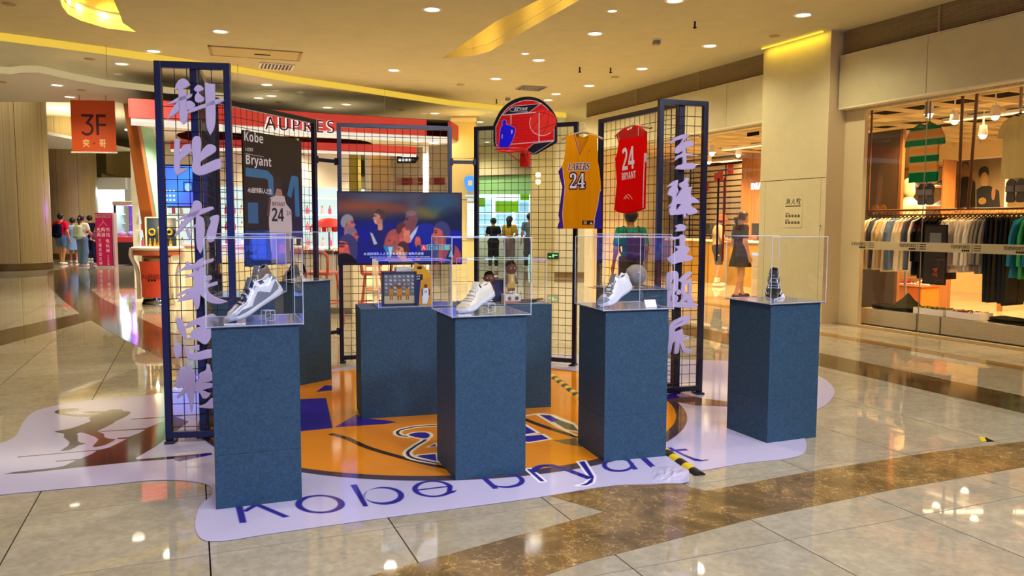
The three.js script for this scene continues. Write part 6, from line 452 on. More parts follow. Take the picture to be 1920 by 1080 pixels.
// striped T-shirt and cream T-shirt hanging in the window, slippers
function tee(label, px0, px1, py0, py1, t, cols) { const a = wallRay(px0, py0, t), b = wallRay(px1, py0, t), c0 = wallRay(px0, py1, t); const w = b[0] - a[0], h = a[1] - c0[1], k = w; const o = shopThing('hanging_t_shirt', label, 'T-shirt', (a[0] + b[0]) / 2, t, a[1]); const H = h; const pts = [[-0.12, 0], [-0.38, -0.1], [-0.5, -0.32], [-0.52, -0.5], [-0.4, -0.53], [-0.37, -0.36], [-0.37, -H / k], [0.37, -H / k], [0.37, -0.36], [0.4, -0.53], [0.52, -0.5], [0.5, -0.32], [0.38, -0.1], [0.12, 0], [0, -0.035]].map((p) => [p[0] * k, p[1] * k]); const [c, g] = canvas(128, 512, cols[0]); const bands = cols.length > 1 ? [[0, 0.1, 0], [0.1, 0.155, 2], [0.155, 0.225, 1], [0.225, 0.27, 2], [0.27, 0.375, 0], [0.375, 0.42, 2], [0.42, 0.5, 1], [0.5, 0.55, 2], [0.55, 0.66, 0], [0.66, 0.71, 2], [0.71, 0.79, 1], [0.79, 0.84, 2], [0.84, 1, 0]] : []; for (const [y0, y1, i] of bands) { g.fillStyle = cols[i]; g.fillRect(0, y0 * 512, 128, (y1 - y0) * 512 + 1); } const geo = planarUV(ext(shapeOf(pts), 0.02, 0.008), -w / 2, -h, w / 2, 0); mesh('shirt', geo, mat(0xffffff, 0.8, { map: canvasTex(c), bumpMap: foldBump, bumpScale: 0.012 }), o); mesh('hanger', tube([[-0.36 * k, -0.09 * k, 0.01], [0, 0.03, 0.01], [0.36 * k, -0.09 * k, 0.01]], 0.008, 14, 6), MAT.dark, o); mesh('hook', tube([[0, 0.03, 0.01], [0, 0.06, 0.01], [0.02, 0.085, 0.01], [0, 0.1, 0.01]], 0.004, 10, 5), MAT.chrome, o); mesh('collar', tube([[-0.12 * k, 0, 0.02], [0, -0.04 * k, 0.034], [0.12 * k, 0, 0.02]], 0.012, 10, 6), mat(cols[0], 0.8), o); const hh = 3.15 - a[1]; mesh('drop_rod', bar(V(0, 0.09, 0.01), V(0, hh, 0.01), 0.012, 8), SM.greyTube, o); return o; }
tee('green and orange striped T-shirt hanging in the shop window', 1702, 1772, 237, 342, 0.7, ['#12693a', '#d98432', '#b89a5e']); tee('plain cream T-shirt hanging at the right end of the shop window', 1876, 1950, 222, 335, 0.8, ['#d8c27c']);
function slippers(label, px, py, t) { const [s, h] = wallRay(px, py, t); const o = shopThing('slippers', label, 'slippers', s, t, h); for (const d of [-0.062, 0.062]) { mesh('slipper_sole', ext(shapeOf(smooth([[-0.045, -0.13], [0, -0.14], [0.045, -0.13], [0.04, 0], [0.055, 0.09], [0, 0.14], [-0.055, 0.09], [-0.04, 0]], 4)), 0.02, 0.006).translate(d, 0, 0), mat(0x5f5a58, 0.7), o); mesh('slipper_strap', rbox(0.11, 0.08, 0.03, 0.012, d, 0.02, 0.035), mat(0x7d7874, 0.6), o); } mesh('hanging_rod', bar(V(0, 0.12, 0), V(0, 3.15 - h, 0), 0.012, 8), SM.greyTube, o); mesh('clip', rbox(0.16, 0.03, 0.03, 0.006, 0, 0.13, 0), SM.greyTube, o); }
slippers('grey slide slippers clipped below the striped T-shirt', 1737, 364, 0.8); slippers('grey slide slippers clipped below the cream T-shirt', 1906, 357, 1.0);
// second part of the shop, seen past the wire panels: slat wall, wood pillar, counter
{ const o = structureGroup('wall_slats'); o.position.copy(wl(0, 0, 6)); o.rotation.y = TURN; mesh('slat_backing', box(7, 3.2, 0.05, -8, 1.6, -0.1), mat(0x4a2e18, 0.7), o); for (let i = 0; i < 19; i++) mesh('slat', rbox(6.9, 0.115, 0.04, 0.006, -8, 0.25 + i * 0.155, -0.03), mat([0.86, 0.74, 0.5], 0.5), o); for (const [px, py] of [[1368, 318], [1343, 333], [1322, 350], [1349, 330]]) { const [s, h] = wallRay(px, py, 5.95); mesh('red_block', rbox(0.16, 0.26, 0.08, 0.006, s, h, 0.02), mat(0xc01c10, 0.4), o); } for (const s of [-11, -9.4, -7.8, -6.2, -4.8]) mesh('upright', box(0.03, 3, 0.03, s, 1.6, 0.0), MAT.dark, o); }
{ const [s0] = wallRay(1394, 400, 4.6), [s1] = wallRay(1430, 400, 4.6); const o = shopThing('wood_pillar', 'warm wood clad pillar with a glowing white sign inside the shop', 'pillar', (s0 + s1) / 2 + 0.2, 4.7); const w = s1 - s0 + 0.5; for (let i = 0; i < 5; i++) mesh('wood_board', boxUV(rbox(w / 5 - 0.006, 3.2, 0.3, 0.004, -w / 2 + w * (i + 0.5) / 5, 1.6, 0), 1), SM.wood, o); const [sx, hx] = wallRay(1417, 349, 4.5); mesh('glowing_letters', letters('DIA', 0.16, 0.02, fontB).translate(sx - (s0 + s1) / 2 - 0.2, hx, 0.16), glow(0xdfeaff, 3), o); }
{ const [s0] = wallRay(1306, 500, 3.4); const o = shopThing('shop_counter', 'long olive yellow shop counter with a white top', 'counter', -6.1, 4.0); mesh('counter_front', rbox(5.6, 1.0, 0.6, 0.01, 0, 0.5, 0), SM.counter, o); mesh('worktop', rbox(5.7, 0.05, 0.7, 0.01, 0, 1.03, 0), MAT.white, o); for (let i = -2; i <= 2; i++) mesh('joint', box(0.012, 1, 0.004, i * 1.1, 0.5, 0.302), MAT.dark, o); for (const [x, L] of [[0.3, 'small monitor on the olive shop counter'], [-1.4, 'second small monitor on the olive shop counter']]) { const m = shopThing('monitor', L, 'monitor', -6.1 + x, 4.0, 1.056); mesh('screen', rbox(0.42, 0.28, 0.03, 0.006, 0, 0.26, 0), MAT.black, m); mesh('neck', box(0.04, 0.14, 0.03, 0, 0.08, -0.01), MAT.dark, m); mesh('base', rbox(0.2, 0.012, 0.14, 0.004, 0, 0.006, 0), MAT.dark, m); } }
{ const [s0] = wallRay(1412, 520, 2.2); const o = shopThing('drawer_unit', 'white drawer unit with a blue lit shelf beside the shop door', 'cabinet', s0 + 0.5, 2.4); mesh('carcass', rbox(1.0, 0.85, 0.5, 0.01, 0, 0.43, 0), MAT.white, o); for (const h of [0.2, 0.5, 0.75]) mesh('drawer_front', rbox(0.96, 0.22, 0.02, 0.004, 0, h - 0.04, 0.255), mat(0xd9cdb0, 0.4), o); mesh('lit_shelf', box(0.98, 0.05, 0.02, 0, 0.84, 0.252), glow(0x9fd0ff, 1.2), o); }
// ================================================================ COSMETICS ISLAND AND THE FAR HALL
const atDepth = (px, py, z) => { const d = sight(px, py), k = z / d.z; return camera.position.clone().addScaledVector(d, k); };
const BM = { red: mat(0xdc4a44, 0.45), redGlow: mat(0xe0524c, 0.4, { emissive: C(0xd83c38), emissiveIntensity: 0.2 }), rim: glow(0xfff2dc, 0.9), orange: mat(0xd2601c, 0.5), fin: mat(0x9a5420, 0.45), mint: mat(0xb8e6d0, 0.15, { transmission: 0.5, thickness: 0 }), salmon: mat(0xd8705c, 0.5), teal: mat(0x1d8a90, 0.4), gold: mat(0xd8b24a, 0.25, { metalness: 0.8 }), pink: mat(0xe0447c, 0.4) };
// fluted metal columns
const colTex = noiseTex(256, 64, (x, y) => tone([255, 255, 255], 0.78 + 0.22 * fbm(x / 6, y / 64, 42, 55, 3)));
const colMat = mat([0.62, 0.47, 0.22], 0.4, { metalness: 0.15, map: colTex });
function column(name, x, z, r, h, label) { const g = structureGroup(name); g.position.set(x, 0, z); for (let i = 0; i < 8; i++) { const s = new THREE.CylinderGeometry(r, r, h, 10, 1, true, i * PI / 4 + 0.006, PI / 4 - 0.012).translate(0, h / 2, 0); mesh('column_panel', s, colMat, g); } mesh('column_core', cyl(r - 0.02, r - 0.02, h, 40, 0, h / 2, 0), MAT.dark, g); mesh('column_base', lathe([[r, 0.22], [r + 0.03, 0.2], [r + 0.03, 0.02], [r + 0.05, 0.0], [r - 0.05, 0]], 48), mat(0x6a5326, 0.35, { metalness: 0.4 }), g); }
column('column_1', -15.25, -23.9, 1.1, 5.6); column('column_2', -17.6, -31.5, 0.95, 5.6);
column('column_3', -11.5, -36, 0.9, 5.6);
// higher atrium ceiling with curved balcony bands, beyond the low ceiling
{ const g = structureGroup('ceiling_atrium'); mesh('slab', box(40, 0.1, 32, -22, 5.55, -32), mat([0.8, 0.76, 0.62], 0.9), g); const arc = (cx, cz, r, a0, a1, h0, h1, m, n = 20) => { for (let i = 0; i < n; i++) { const s = new THREE.CylinderGeometry(r, r, h1 - h0, 3, 1, true, a0 + (a1 - a0) * i / n, (a1 - a0) / n - 0.002).translate(cx, (h0 + h1) / 2, cz); mesh('balcony_panel', s, m, g); } };
  const band = mat([0.52, 0.4, 0.16], 0.45, { side: THREE.DoubleSide }), cream = mat([0.78, 0.7, 0.48], 0.6, { side: THREE.DoubleSide }); arc(-21, -21, 6.2, 0.1, 2.2, 4.25, 5.1, cream, 10); arc(-8.5, -36, 9, 3.4, 5.0, 3.5, 4.6, band, 14); arc(-8.5, -36, 9.2, 3.4, 5.0, 3.2, 3.5, cream, 14); mesh('soffit', boxUV(box(12, 0.1, 9, -21, 4.3, -27), 1), mat([0.85, 0.82, 0.74], 0.8), g); mesh('soffit', box(12, 0.1, 10, -8, 3.45, -40), mat([0.85, 0.84, 0.78], 0.8), g);
  const lc = thing('added_light_ceiling', 'large pale luminous panel added over the far columns to brighten them', 'ceiling light', [-13.5, 5.46, -21]); mesh('housing', rbox(5.2, 0.08, 5.2, 0.02, 0, 0.04, 0), MAT.white, lc); mesh('diffuser', box(5, 0.01, 5, 0, -0.005, 0), glow(0xfff2d8, 0.5), lc); const l = new THREE.RectAreaLight(0xfff0d4, 1.0, 5, 5); l.position.set(-13.5, 5.43, -21); l.lookAt(V(-13.5, 0, -21)); scene.add(l); }  // glowing panel and its area light are added for the dark columns
// hanging floor banner
{ const z = -15.5, a = atDepth(134, 188, z), b = atDepth(213, 190, z), c0 = atDepth(216, 285, z), w = b.x - a.x, h = a.y - c0.y; const t = thing('floor_banner', 'orange hanging floor banner reading 3F', 'sign', [(a.x + b.x) / 2, c0.y, z], 0.12); const [c, g] = canvas(380, 440, '#d9530f'); g.fillStyle = '#4a0410'; pline(g, [[88, 130], [186, 130], [130, 200]], '#4a0410', 22); g.lineWidth = 22; g.strokeStyle = '#4a0410'; g.beginPath(); g.arc(132, 244, 48, -1.5, 2.6); g.stroke(); pline(g, [[226, 296], [226, 130], [300, 130]], '#4a0410', 24); pline(g, [[226, 208], [300, 208]], '#4a0410', 20); glyphs(g, '奕', 88, 330, 66, '#ecd9a0', 7); glyphs(g, '哥', 232, 332, 66, '#ecd9a0', 7); g.fillStyle = '#7a1424'; g.beginPath(); g.arc(192, 366, 8, 0, 7); g.fill(); mesh('print', new THREE.PlaneGeometry(w - 0.01, h).translate(0, h / 2, 0.007), mat(0xffffff, 0.55, { map: canvasTex(c) }), t); mesh('board', box(w, h, 0.012, 0, h / 2, 0), BM.orange, t); mesh('bottom_bar', rbox(w + 0.04, 0.03, 0.03, 0.008, 0, -0.01, 0), MAT.white, t); mesh('wire', bar(V(-w * 0.3, h, 0), V(-w * 0.3, h + 0.3, 0), 0.005), MAT.dark, t); mesh('wire', bar(V(w * 0.3, h, 0), V(w * 0.3, h + 0.3, 0), 0.005), MAT.dark, t); }
// red canopy of the cosmetics island
const KF = smooth([[-6.52, 13.6], [-6.0, 13.85], [-4.7, 14.75], [-3.0, 15.65], [-1.3, 16.35]], 6, false);
{ const t = thing('island_canopy', 'large curved red canopy of the cosmetics island with white edge lights', 'canopy'); const back = [[-1.2, 17.2], [-3, 19], [-6, 19.4], [-8.2, 17.6]]; const ring = [...KF, ...back]; const fas = (pts, h0, h1, m, name, th = 0.06) => { for (let i = 0; i + 1 < pts.length; i++) { const a = pts[i], b = pts[i + 1], dx = b[0] - a[0], dz = -(b[1] - a[1]), len = Math.hypot(dx, dz); mesh(name, box(len + 0.004, h1 - h0, th).translate(0, (h0 + h1) / 2, 0).rotateY(Math.atan2(-dz, dx)).translate((a[0] + b[0]) / 2, 0, -(a[1] + b[1]) / 2), m, t); } };
  const coarse = KF.filter((_, i) => i % 4 === 0); fas(coarse, 3.2, 3.52, BM.redGlow, 'fascia_panel'); fas([KF.at(-1), ...back, KF[0]], 3.2, 3.52, BM.red, 'fascia_panel'); const rimPts = KF.map((p) => V(p[0], 3.13, -p[1])); mesh('edge_light', tube(rimPts, 0.06, 60, 10), BM.rim, t);
  const hole = smooth([[-6.2, 15.2], [-4.6, 16.0], [-3.2, 16.7], [-3.2, 17.8], [-5, 18.4], [-7, 17.4]], 4); const soff = new THREE.ExtrudeGeometry(shapeOf(ring, [hole]), { depth: 0.04, bevelEnabled: false }).rotateX(-PI / 2).translate(0, 3.16, 0); mesh('soffit', soff, mat([0.74, 0.66, 0.46], 0.7), t); mesh('roof', new THREE.ExtrudeGeometry(shapeOf(ring), { depth: 0.03, bevelEnabled: false }).rotateX(-PI / 2).translate(0, 3.5, 0), mat(0x55504a, 0.8), t); const inner = [[-7.3, 17.0], [-5.6, 16.7], [-4.2, 17.2], [-2.9, 17.7], [-2.2, 18.1]]; fas(inner, 2.99, 3.16, BM.redGlow, 'inner_band'); mesh('inner_edge_light', tube(inner.map((p) => V(p[0], 2.96, -p[1])), 0.03, 30, 8), BM.rim, t);
  const along = (px) => { let lo = 0, hi = KF.length - 1.001; const at = (f) => { const n = Math.floor(f), r = f - n, a = KF[n], b = KF[n + 1]; return V(a[0] + (b[0] - a[0]) * r, 3.26, -(a[1] + (b[1] - a[1]) * r)); }; const sx = (p) => { const q = p.clone().applyMatrix4(camera.matrixWorldInverse); return 960 + FOCAL * q.x / -q.z; }; for (let i = 0; i < 30; i++) { const m = (lo + hi) / 2; if (sx(at(m)) < px) lo = m; else hi = m; } return [at(lo), at(lo + 0.3).sub(at(lo)).normalize()]; };
  [['A', 504], ['U', 529], ['P', 553], ['R', 575], ['E', 597], ['S', 617]].forEach(([ch, px]) => { const [p, d] = along(px), turn = Math.atan2(-d.z, d.x), n = V(Math.sin(turn), 0, Math.cos(turn)); const m1 = mesh('sign_letter', letters(ch, 0.25, 0.02, fontB), glow(0xfff0ea, 1.1), t); m1.position.copy(p).addScaledVector(n, 0.06); m1.rotation.y = turn; mesh('letter_face', letters(ch, 0.235, 0.012, fontR).translate(0.01, 0.004, 0.02), mat(0x4a1a1a, 0.4), m1); });
  for (const [x, z] of [[-6, 14.4], [-5.2, 15], [-4.4, 15.4], [-3.6, 15.9], [-2.8, 16.3], [-2, 16.8], [-1.7, 17.1], [-7.2, 15], [-5, 17]]) { mesh('canopy_lamp', cyl(0.1, 0.1, 0.02, 18, x, 3.155, -z), glow(0xfff6e4, 5), t); const l = new THREE.SpotLight(0xfff0d8, 22, 0, 1.2, 0.7, 2); l.position.set(x, 3.1, -z); l.target.position.set(x, 0, -z); l.castShadow = true; scene.add(l, l.target); }
  for (const [x, z] of [[-7.6, 16.5], [-3.4, 18.6], [-1.9, 17.4]]) mesh('support_post', rbox(0.12, 3.2, 0.12, 0.01, x, 1.6, -z), MAT.white, t); }
// slanted brown fin and mint glass at the island's end
{ const z = -14.0, a = atDepth(232, 195, z), b = atDepth(251, 195, z), c0 = atDepth(298, 490, z), d = atDepth(276, 490, z); const t = thing('slanted_fin', 'slanted brown fin panel at the end of the cosmetics island', 'panel', [b.x, 0, z]); const s = shapeOf([[a.x - b.x, a.y], [0, b.y], [c0.x - b.x + 0.1, 0.02], [d.x - b.x + 0.1, 0.02]]); mesh('fin', ext(s, 0.1, 0.01).translate(0, 0, -0.1), BM.fin, t); const e = [atDepth(253, 225, z - 0.4), atDepth(284, 440, z - 0.4), atDepth(300, 440, z - 0.4), atDepth(262, 225, z - 0.4)]; mesh('mint_glass', ext(shapeOf(e.map((p) => [p.x - b.x, p.y])), 0.5).translate(0, 0, -0.9), BM.mint, t); }
// island interior: back wall, blue screen, shelves, counters
{ const t = thing('island_back_wall', 'cream back wall of the cosmetics island with lit shelves', 'wall unit', [-5.9, 0, -17.3], 0.12); mesh('wall_panel', rbox(4.6, 3.1, 0.12, 0.01, 0, 1.55, 0), mat([0.82, 0.76, 0.56], 0.5), t); for (const x of [-1.6, -0.2, 1.5]) for (const h of [0.9, 1.25, 1.6, 1.95]) mesh('shelf', rbox(1.1, 0.03, 0.25, 0.004, x, h, 0.18), MAT.white, t); for (const x of [-1.6, -0.2, 1.5]) mesh('lit_panel', box(1.1, 1.4, 0.02, x, 1.5, 0.07), glow(0xdff4f0, 1.0), t); }
{ let pr; const cols = [0xe05a7a, 0xf0e8e0, 0xd8a0a8, 0xc84060]; const kinds = []; for (let q = 0; q < 3; q++) for (const h of [0.915, 1.265, 1.615]) for (let i = 0; i < 6; i++) { const k = (i + q) % 4, x = -5.9 + [-1.6, -0.2, 1.5][q] + (i - 2.5) * 0.16, p = V(x, h, -17.08 - (x + 5.9) * 0.12); const L = ['pink', 'white', 'pale rose', 'crimson'][k] + ' cosmetic bottle on the ' + (h < 1 ? 'lower' : h < 1.4 ? 'middle' : 'upper') + ' shelf of the ' + ['left', 'centre', 'right'][q] + ' island bay'; if (!kinds[k]) { const o = kinds[k] = thing('cosmetic_bottle', L, 'bottle', p, 0, L); mesh('bottle_body', lathe([[0.001, 0], [0.035, 0.002], [0.036, 0.12], [0.016, 0.14], [0.001, 0.142]], 12), mat(cols[k], 0.25), o); mesh('cap', cyl(0.016, 0.016, 0.05, 10, 0, 0.165, 0), BM.gold, o); } else dup(kinds[k], p, 0, L, L); } }
{ const z = -16.2, a = atDepth(291, 311, z), b = atDepth(389, 387, z); const t = thing('blue_screen', 'blue and violet wall screen inside the cosmetics island', 'screen', [(a.x + b.x) / 2, (a.y + b.y) / 2, z], 0.1); const w = b.x - a.x, h = a.y - b.y; const [c, g] = canvas(256, 200, '#3a34e0'); const gr = g.createLinearGradient(0, 0, 256, 200); gr.addColorStop(0, '#4a5cff'); gr.addColorStop(0.5, '#3f8cff'); gr.addColorStop(1, '#5a2ad8'); g.fillStyle = gr; g.fillRect(0, 0, 256, 200); g.fillStyle = '#cfe0ff'; for (let r = 0; r < 3; r++) for (let i = 0; i < 5; i++) g.fillRect(14 + i * 18, 120 + r * 22, 10, 10); g.strokeStyle = '#1a2a8a'; g.lineWidth = 6; g.strokeRect(140, 80, 40, 44); g.fillStyle = '#8fc4ff'; g.beginPath(); g.ellipse(160, 105, 16, 20, 0, 0, 7); g.fill(); mesh('housing', rbox(w + 0.06, h + 0.06, 0.06, 0.008, 0, 0, -0.035), MAT.black, t); mesh('screen', new THREE.PlaneGeometry(w, h), new THREE.MeshStandardMaterial({ color: 0x050505, emissive: 0xffffff, emissiveMap: canvasTex(c), emissiveIntensity: 1.4 }), t); const l = new THREE.RectAreaLight(0x5a5cff, 1.2, w, h); l.position.set((a.x + b.x) / 2, (a.y + b.y) / 2, z + 0.02); l.lookAt(l.position.clone().add(V(0.1, 0, 1))); scene.add(l); }
function counter(label, x, z, w, h, d, turn, m, topM) { const t = thing('display_counter', label, 'counter', [x, 0, z], turn); mesh('counter_body', rbox(w, h - 0.05, d, 0.01, 0, (h - 0.05) / 2 + 0.0, 0), m, t); mesh('counter_top', rbox(w + 0.04, 0.05, d + 0.04, 0.008, 0, h - 0.025, 0), topM, t); mesh('kick_plate', box(w - 0.06, 0.08, 0.01, 0, 0.05, d / 2 + 0.004), MAT.steel, t); for (let i = 1; i < 4; i++) mesh('panel_joint', box(0.008, h - 0.1, 0.004, -w / 2 + w * i / 4, h / 2, d / 2 + 0.001), MAT.dark, t); return t; }
counter('long cream island counter with a pink lit glass top, behind the seven character frame', -5.2, -15.3, 2.6, 1.0, 0.55, -0.42, mat([0.78, 0.7, 0.42], 0.4), mat(0xf0b8b8, 0.2));
counter('cream island counter ending behind the television', -2.75, -16.3, 1.9, 0.95, 0.5, -0.35, mat([0.8, 0.72, 0.46], 0.4), MAT.white);
counter('round ended brown topped bar counter beside the red table sunshade', -2.95, -12.6, 1.1, 0.98, 0.5, -0.25, mat([0.82, 0.76, 0.56], 0.4), mat(0x5a3a2c, 0.3));
// product stand in front of the island
{ const p = G(288, 573); const t = thing('product_stand', 'flared product stand with an orange red front panel and gold bottles', 'display stand', [p.x, 0, p.z - 0.2], 0.1); mesh('chrome_base', lathe([[0.26, 0], [0.27, 0.02], [0.25, 0.06], [0.24, 0.12], [0.24, 0.95], [0.001, 0.95]], 36), MAT.chrome, t); const pan = []; for (let i = 0; i <= 20; i++) { const a = -0.9 + 1.8 * i / 20; pan.push(a); } mesh('front_panel', gridGeo(20, 8, (a, b) => { const q = -0.95 + 1.9 * a, r = 0.27 + 0.03 * Math.pow(b, 2); return [r * Math.sin(q), 0.14 + b * 0.62, r * Math.cos(q)]; }), mat(0xe2502c, 0.4, { side: THREE.DoubleSide, emissive: C(0xb83a1c), emissiveIntensity: 0.2 }), t); const g1 = letters('AUPRES', 0.075, 0.004, fontR, 0.34); mesh('lettering', g1.translate(0, 0.5, 0.3), mat(0x4a0e10, 0.4), t); mesh('small_print', M(...[-1, 0, 1].map((i) => box(0.035, 0.035, 0.004, i * 0.05, 0.44, 0.3))), mat(0x4a0e10, 0.4), t);
  mesh('tray', lathe([[0.001, 0.94], [0.38, 0.94], [0.4, 0.97], [0.4, 1.0], [0.37, 0.985], [0.001, 0.985]], 40), mat(0xf4e6c8, 0.3), t); mesh('tray_rim', lathe([[0.36, 0.86], [0.385, 0.87], [0.385, 0.93], [0.36, 0.94]], 40), mat(0xd86a3c, 0.35), t); for (const s of [-1, 1]) mesh('side_frame', tube([[s * 0.42, 0.98, 0], [s * 0.44, 0.85, 0], [s * 0.34, 0.6, 0], [s * 0.32, 0.1, 0]], 0.035, 24, 8), mat(0xf4e6c8, 0.3), t);
  const bx = thing('product_display', 'dark backed product display with gold bottles on the flared stand', 'display box', [p.x, 1.005, p.z - 0.3], 0.1); mesh('back_board', rbox(0.5, 0.5, 0.03, 0.005, 0.03, 0.25, -0.06), mat(0x23344c, 0.4), bx); mesh('frame', M(box(0.52, 0.02, 0.05, 0.03, 0.5, -0.05), box(0.02, 0.5, 0.05, -0.23, 0.25, -0.05), box(0.02, 0.5, 0.05, 0.29, 0.25, -0.05)), mat(0xf4e6c8, 0.3), bx); mesh('gold_tower', lathe([[0.001, 0], [0.06, 0.0], [0.07, 0.03], [0.03, 0.08], [0.028, 0.3], [0.04, 0.33], [0.001, 0.36]], 20).translate(0.03, 0, 0.06), BM.gold, bx); for (const [x, r] of [[-0.12, 0.05], [0.17, 0.045]]) mesh('gold_ring', new THREE.TorusGeometry(r, 0.018, 8, 24).translate(x, 0.25, 0.0), BM.gold, bx); for (const x of [-0.14, -0.06, 0.13, 0.2]) mesh('gold_bottle', lathe([[0.001, 0], [0.026, 0.0], [0.028, 0.08], [0.012, 0.1], [0.012, 0.14], [0.001, 0.14]], 12).translate(x, 0, 0.04), BM.gold, bx); const l = new THREE.PointLight(0xffe0a0, 1.2, 0, 2); l.position.set(p.x + 0.03, 1.4, p.z); scene.add(l); mesh('lamp', new THREE.SphereGeometry(0.03, 12, 8).translate(0.03, 0.4, 0.0), glow(0xffe6b0, 4), bx); }
// salmon stools, sunshade
function stool(label, x, z, turn) { const t = thing('bar_stool', label, 'stool', [x, 0, z], turn); mesh('seat', rbox(0.42, 0.05, 0.4, 0.02, 0, 0.7, 0), BM.salmon, t); mesh('backrest', tube([[-0.2, 0.7, -0.19], [-0.2, 0.98, -0.24], [0, 1.02, -0.26], [0.2, 0.98, -0.24], [0.2, 0.7, -0.19]], 0.022, 28, 8), BM.salmon, t); for (const [a, b] of [[1, 1], [1, -1], [-1, 1], [-1, -1]]) mesh('leg', bar(V(a * 0.16, 0.7, b * 0.15), V(a * 0.24, 0, b * 0.22), 0.018, 7), BM.salmon, t); mesh('foot_ring', tube([[0.21, 0.28, 0.2], [0.21, 0.28, -0.2], [-0.21, 0.28, -0.2], [-0.21, 0.28, 0.2]], 0.012, 30, 6, true), BM.salmon, t); }
stool('salmon bar stool standing left of the television', -2.75, -11.3, 2.9); stool('salmon bar stool seen through the wire right under the television', -1.95, -11.3, 3.3); stool('salmon bar stool seen past the brown black pedestal', -2.5, -13.6, 0.4);
{ const z = -12.4, a = atDepth(617, 428, z); const t = thing('table_sunshade', 'small red sunshade with a white fringe over the bar counter', 'parasol', [a.x, 0.985, z]); const y = a.y - 0.985; mesh('canopy', lathe([[0.001, y + 0.16], [0.1, y + 0.15], [0.22, y + 0.1], [0.3, y + 0.02], [0.29, y + 0.01], [0.21, y + 0.08], [0.001, y + 0.14]], 24), mat(0xd81c18, 0.5), t); for (let i = 0; i < 24; i++) { const q = i * PI / 12; mesh('fringe', box(0.05, 0.07, 0.006).rotateY(q).translate(Math.sin(q) * 0.295, y - 0.02, Math.cos(q) * 0.295), i % 2 ? MAT.white : mat(0xd81c18, 0.5), t); } mesh('pole', cyl(0.014, 0.014, y + 0.12, 10, 0, (y + 0.12) / 2, 0), MAT.chrome, t); mesh('pole_foot', cyl(0.09, 0.1, 0.02, 20, 0, 0.01, 0), MAT.chrome, t); }
// pink pillar sign and claw machine
{ const p = G(198, 501); const z = p.z, a = atDepth(182, 399, z), b = atDepth(211, 399, z), w = b.x - a.x, h = a.y; const t = thing('pillar_sign', 'tall pink pillar sign with white characters beside the claw machine', 'sign', [(a.x + b.x) / 2, 0, z]); const [c, g] = canvas(180, 620, '#d81c62'); g.fillStyle = '#c9a0a8'; g.fillRect(6, 18, 168, 40); glyphs(g, '天空之城', 18, 22, 30, '#8a1440', 4, false, 1.2); pline(g, [[90, 74], [90, 100], [70, 130], [44, 150]], '#f6d8e0', 5); pline(g, [[90, 100], [120, 130], [140, 150]], '#f6d8e0', 5); glyphs(g, '先购币', 12, 168, 46, '#fff', 6); glyphs(g, '再游玩', 12, 226, 46, '#fff', 6); glyphs(g, '三楼天空之城', 26, 296, 38, '#fff', 5, true, 1.35); glyphs(g, '电玩城', 112, 296, 42, '#fff', 5.5, true, 1.3); glyphs(g, '人之先电', 122, 470, 24, '#fff', 3.5, true, 1.4); mesh('front_print', new THREE.PlaneGeometry(w, h).translate(0, h / 2, 0.131), mat(0xffffff, 0.4, { map: canvasTex(c), emissive: C(0xd81c62), emissiveIntensity: 0.12 }), t); mesh('pillar', box(w, h - 0.02, 0.25, 0, h / 2 + 0.01, 0.0), BM.pink, t); mesh('plinth', box(w + 0.06, 0.05, 0.34, 0, 0.025, 0), MAT.white, t); mesh('acrylic_side', box(0.05, h, 0.2, w / 2 + 0.05, h / 2, 0), mat(0xe8c0d0, 0.2), t); }
{ const z = -26.2, a = atDepth(205, 378, z), b = atDepth(252, 499, z); const t = thing('claw_machine', 'purple lit claw machine cabinet behind the pink pillar sign', 'arcade machine', [(a.x + b.x) / 2 + 0.1, 0, z - 0.6]); const w = b.x - a.x, h = a.y; mesh('lower_cabinet', rbox(w, 0.75, 1.1, 0.02, 0, 0.4, 0), mat(0x16242a, 0.4), t); mesh('prize_tray', rbox(w - 0.04, 0.2, 1.06, 0.02, 0, 0.86, 0), mat(0xd04848, 0.4), t); mesh('back_panel', box(w - 0.04, h - 0.9, 0.04, 0, 0.9 + (h - 0.9) / 2, -0.5), glow(0x6a4ac8, 0.9), t); mesh('header', rbox(w + 0.04, 0.14, 1.14, 0.02, 0, h - 0.05, 0), mat(0xb8b09a, 0.4), t); for (const s of [-1, 1]) for (const q of [-1, 1]) mesh('corner_post', rbox(0.06, h - 0.75, 0.06, 0.01, s * (w / 2 - 0.03), 0.75 + (h - 0.75) / 2, q * 0.52), q > 0 && s > 0 ? glow(0xfff0d0, 1.2) : MAT.dark, t); mesh('side_glow', box(0.02, h - 0.2, 0.9, w / 2 + 0.03, h / 2, 0), glow(0xb030e0, 0.8), t); mesh('claw', M(bar(V(0, h - 0.15, 0), V(0, 1.5, 0), 0.02), bar(V(0, 1.5, 0), V(0.12, 1.35, 0), 0.015), bar(V(0, 1.5, 0), V(-0.12, 1.35, 0), 0.015)), MAT.chrome, t); for (let i = 0; i < 5; i++) mesh('prize', new THREE.IcosahedronGeometry(0.11, 1).translate(-0.3 + i * 0.16, 1.03, 0.2 - (i % 2) * 0.3), mat([0xf0e0e8, 0xe89ab0, 0x9ac0e8, 0xf0d890, 0xd0a0e0][i], 0.8), t); mesh('front_glass', new THREE.PlaneGeometry(w - 0.12, h - 1.1).translate(0, 1 + (h - 1.1) / 2, 0.53), MAT.glass, t); const l = new THREE.PointLight(0xa060ff, 6, 0, 2); l.position.set((a.x + b.x) / 2 + 0.1, h - 0.3, z - 0.5); scene.add(l); }
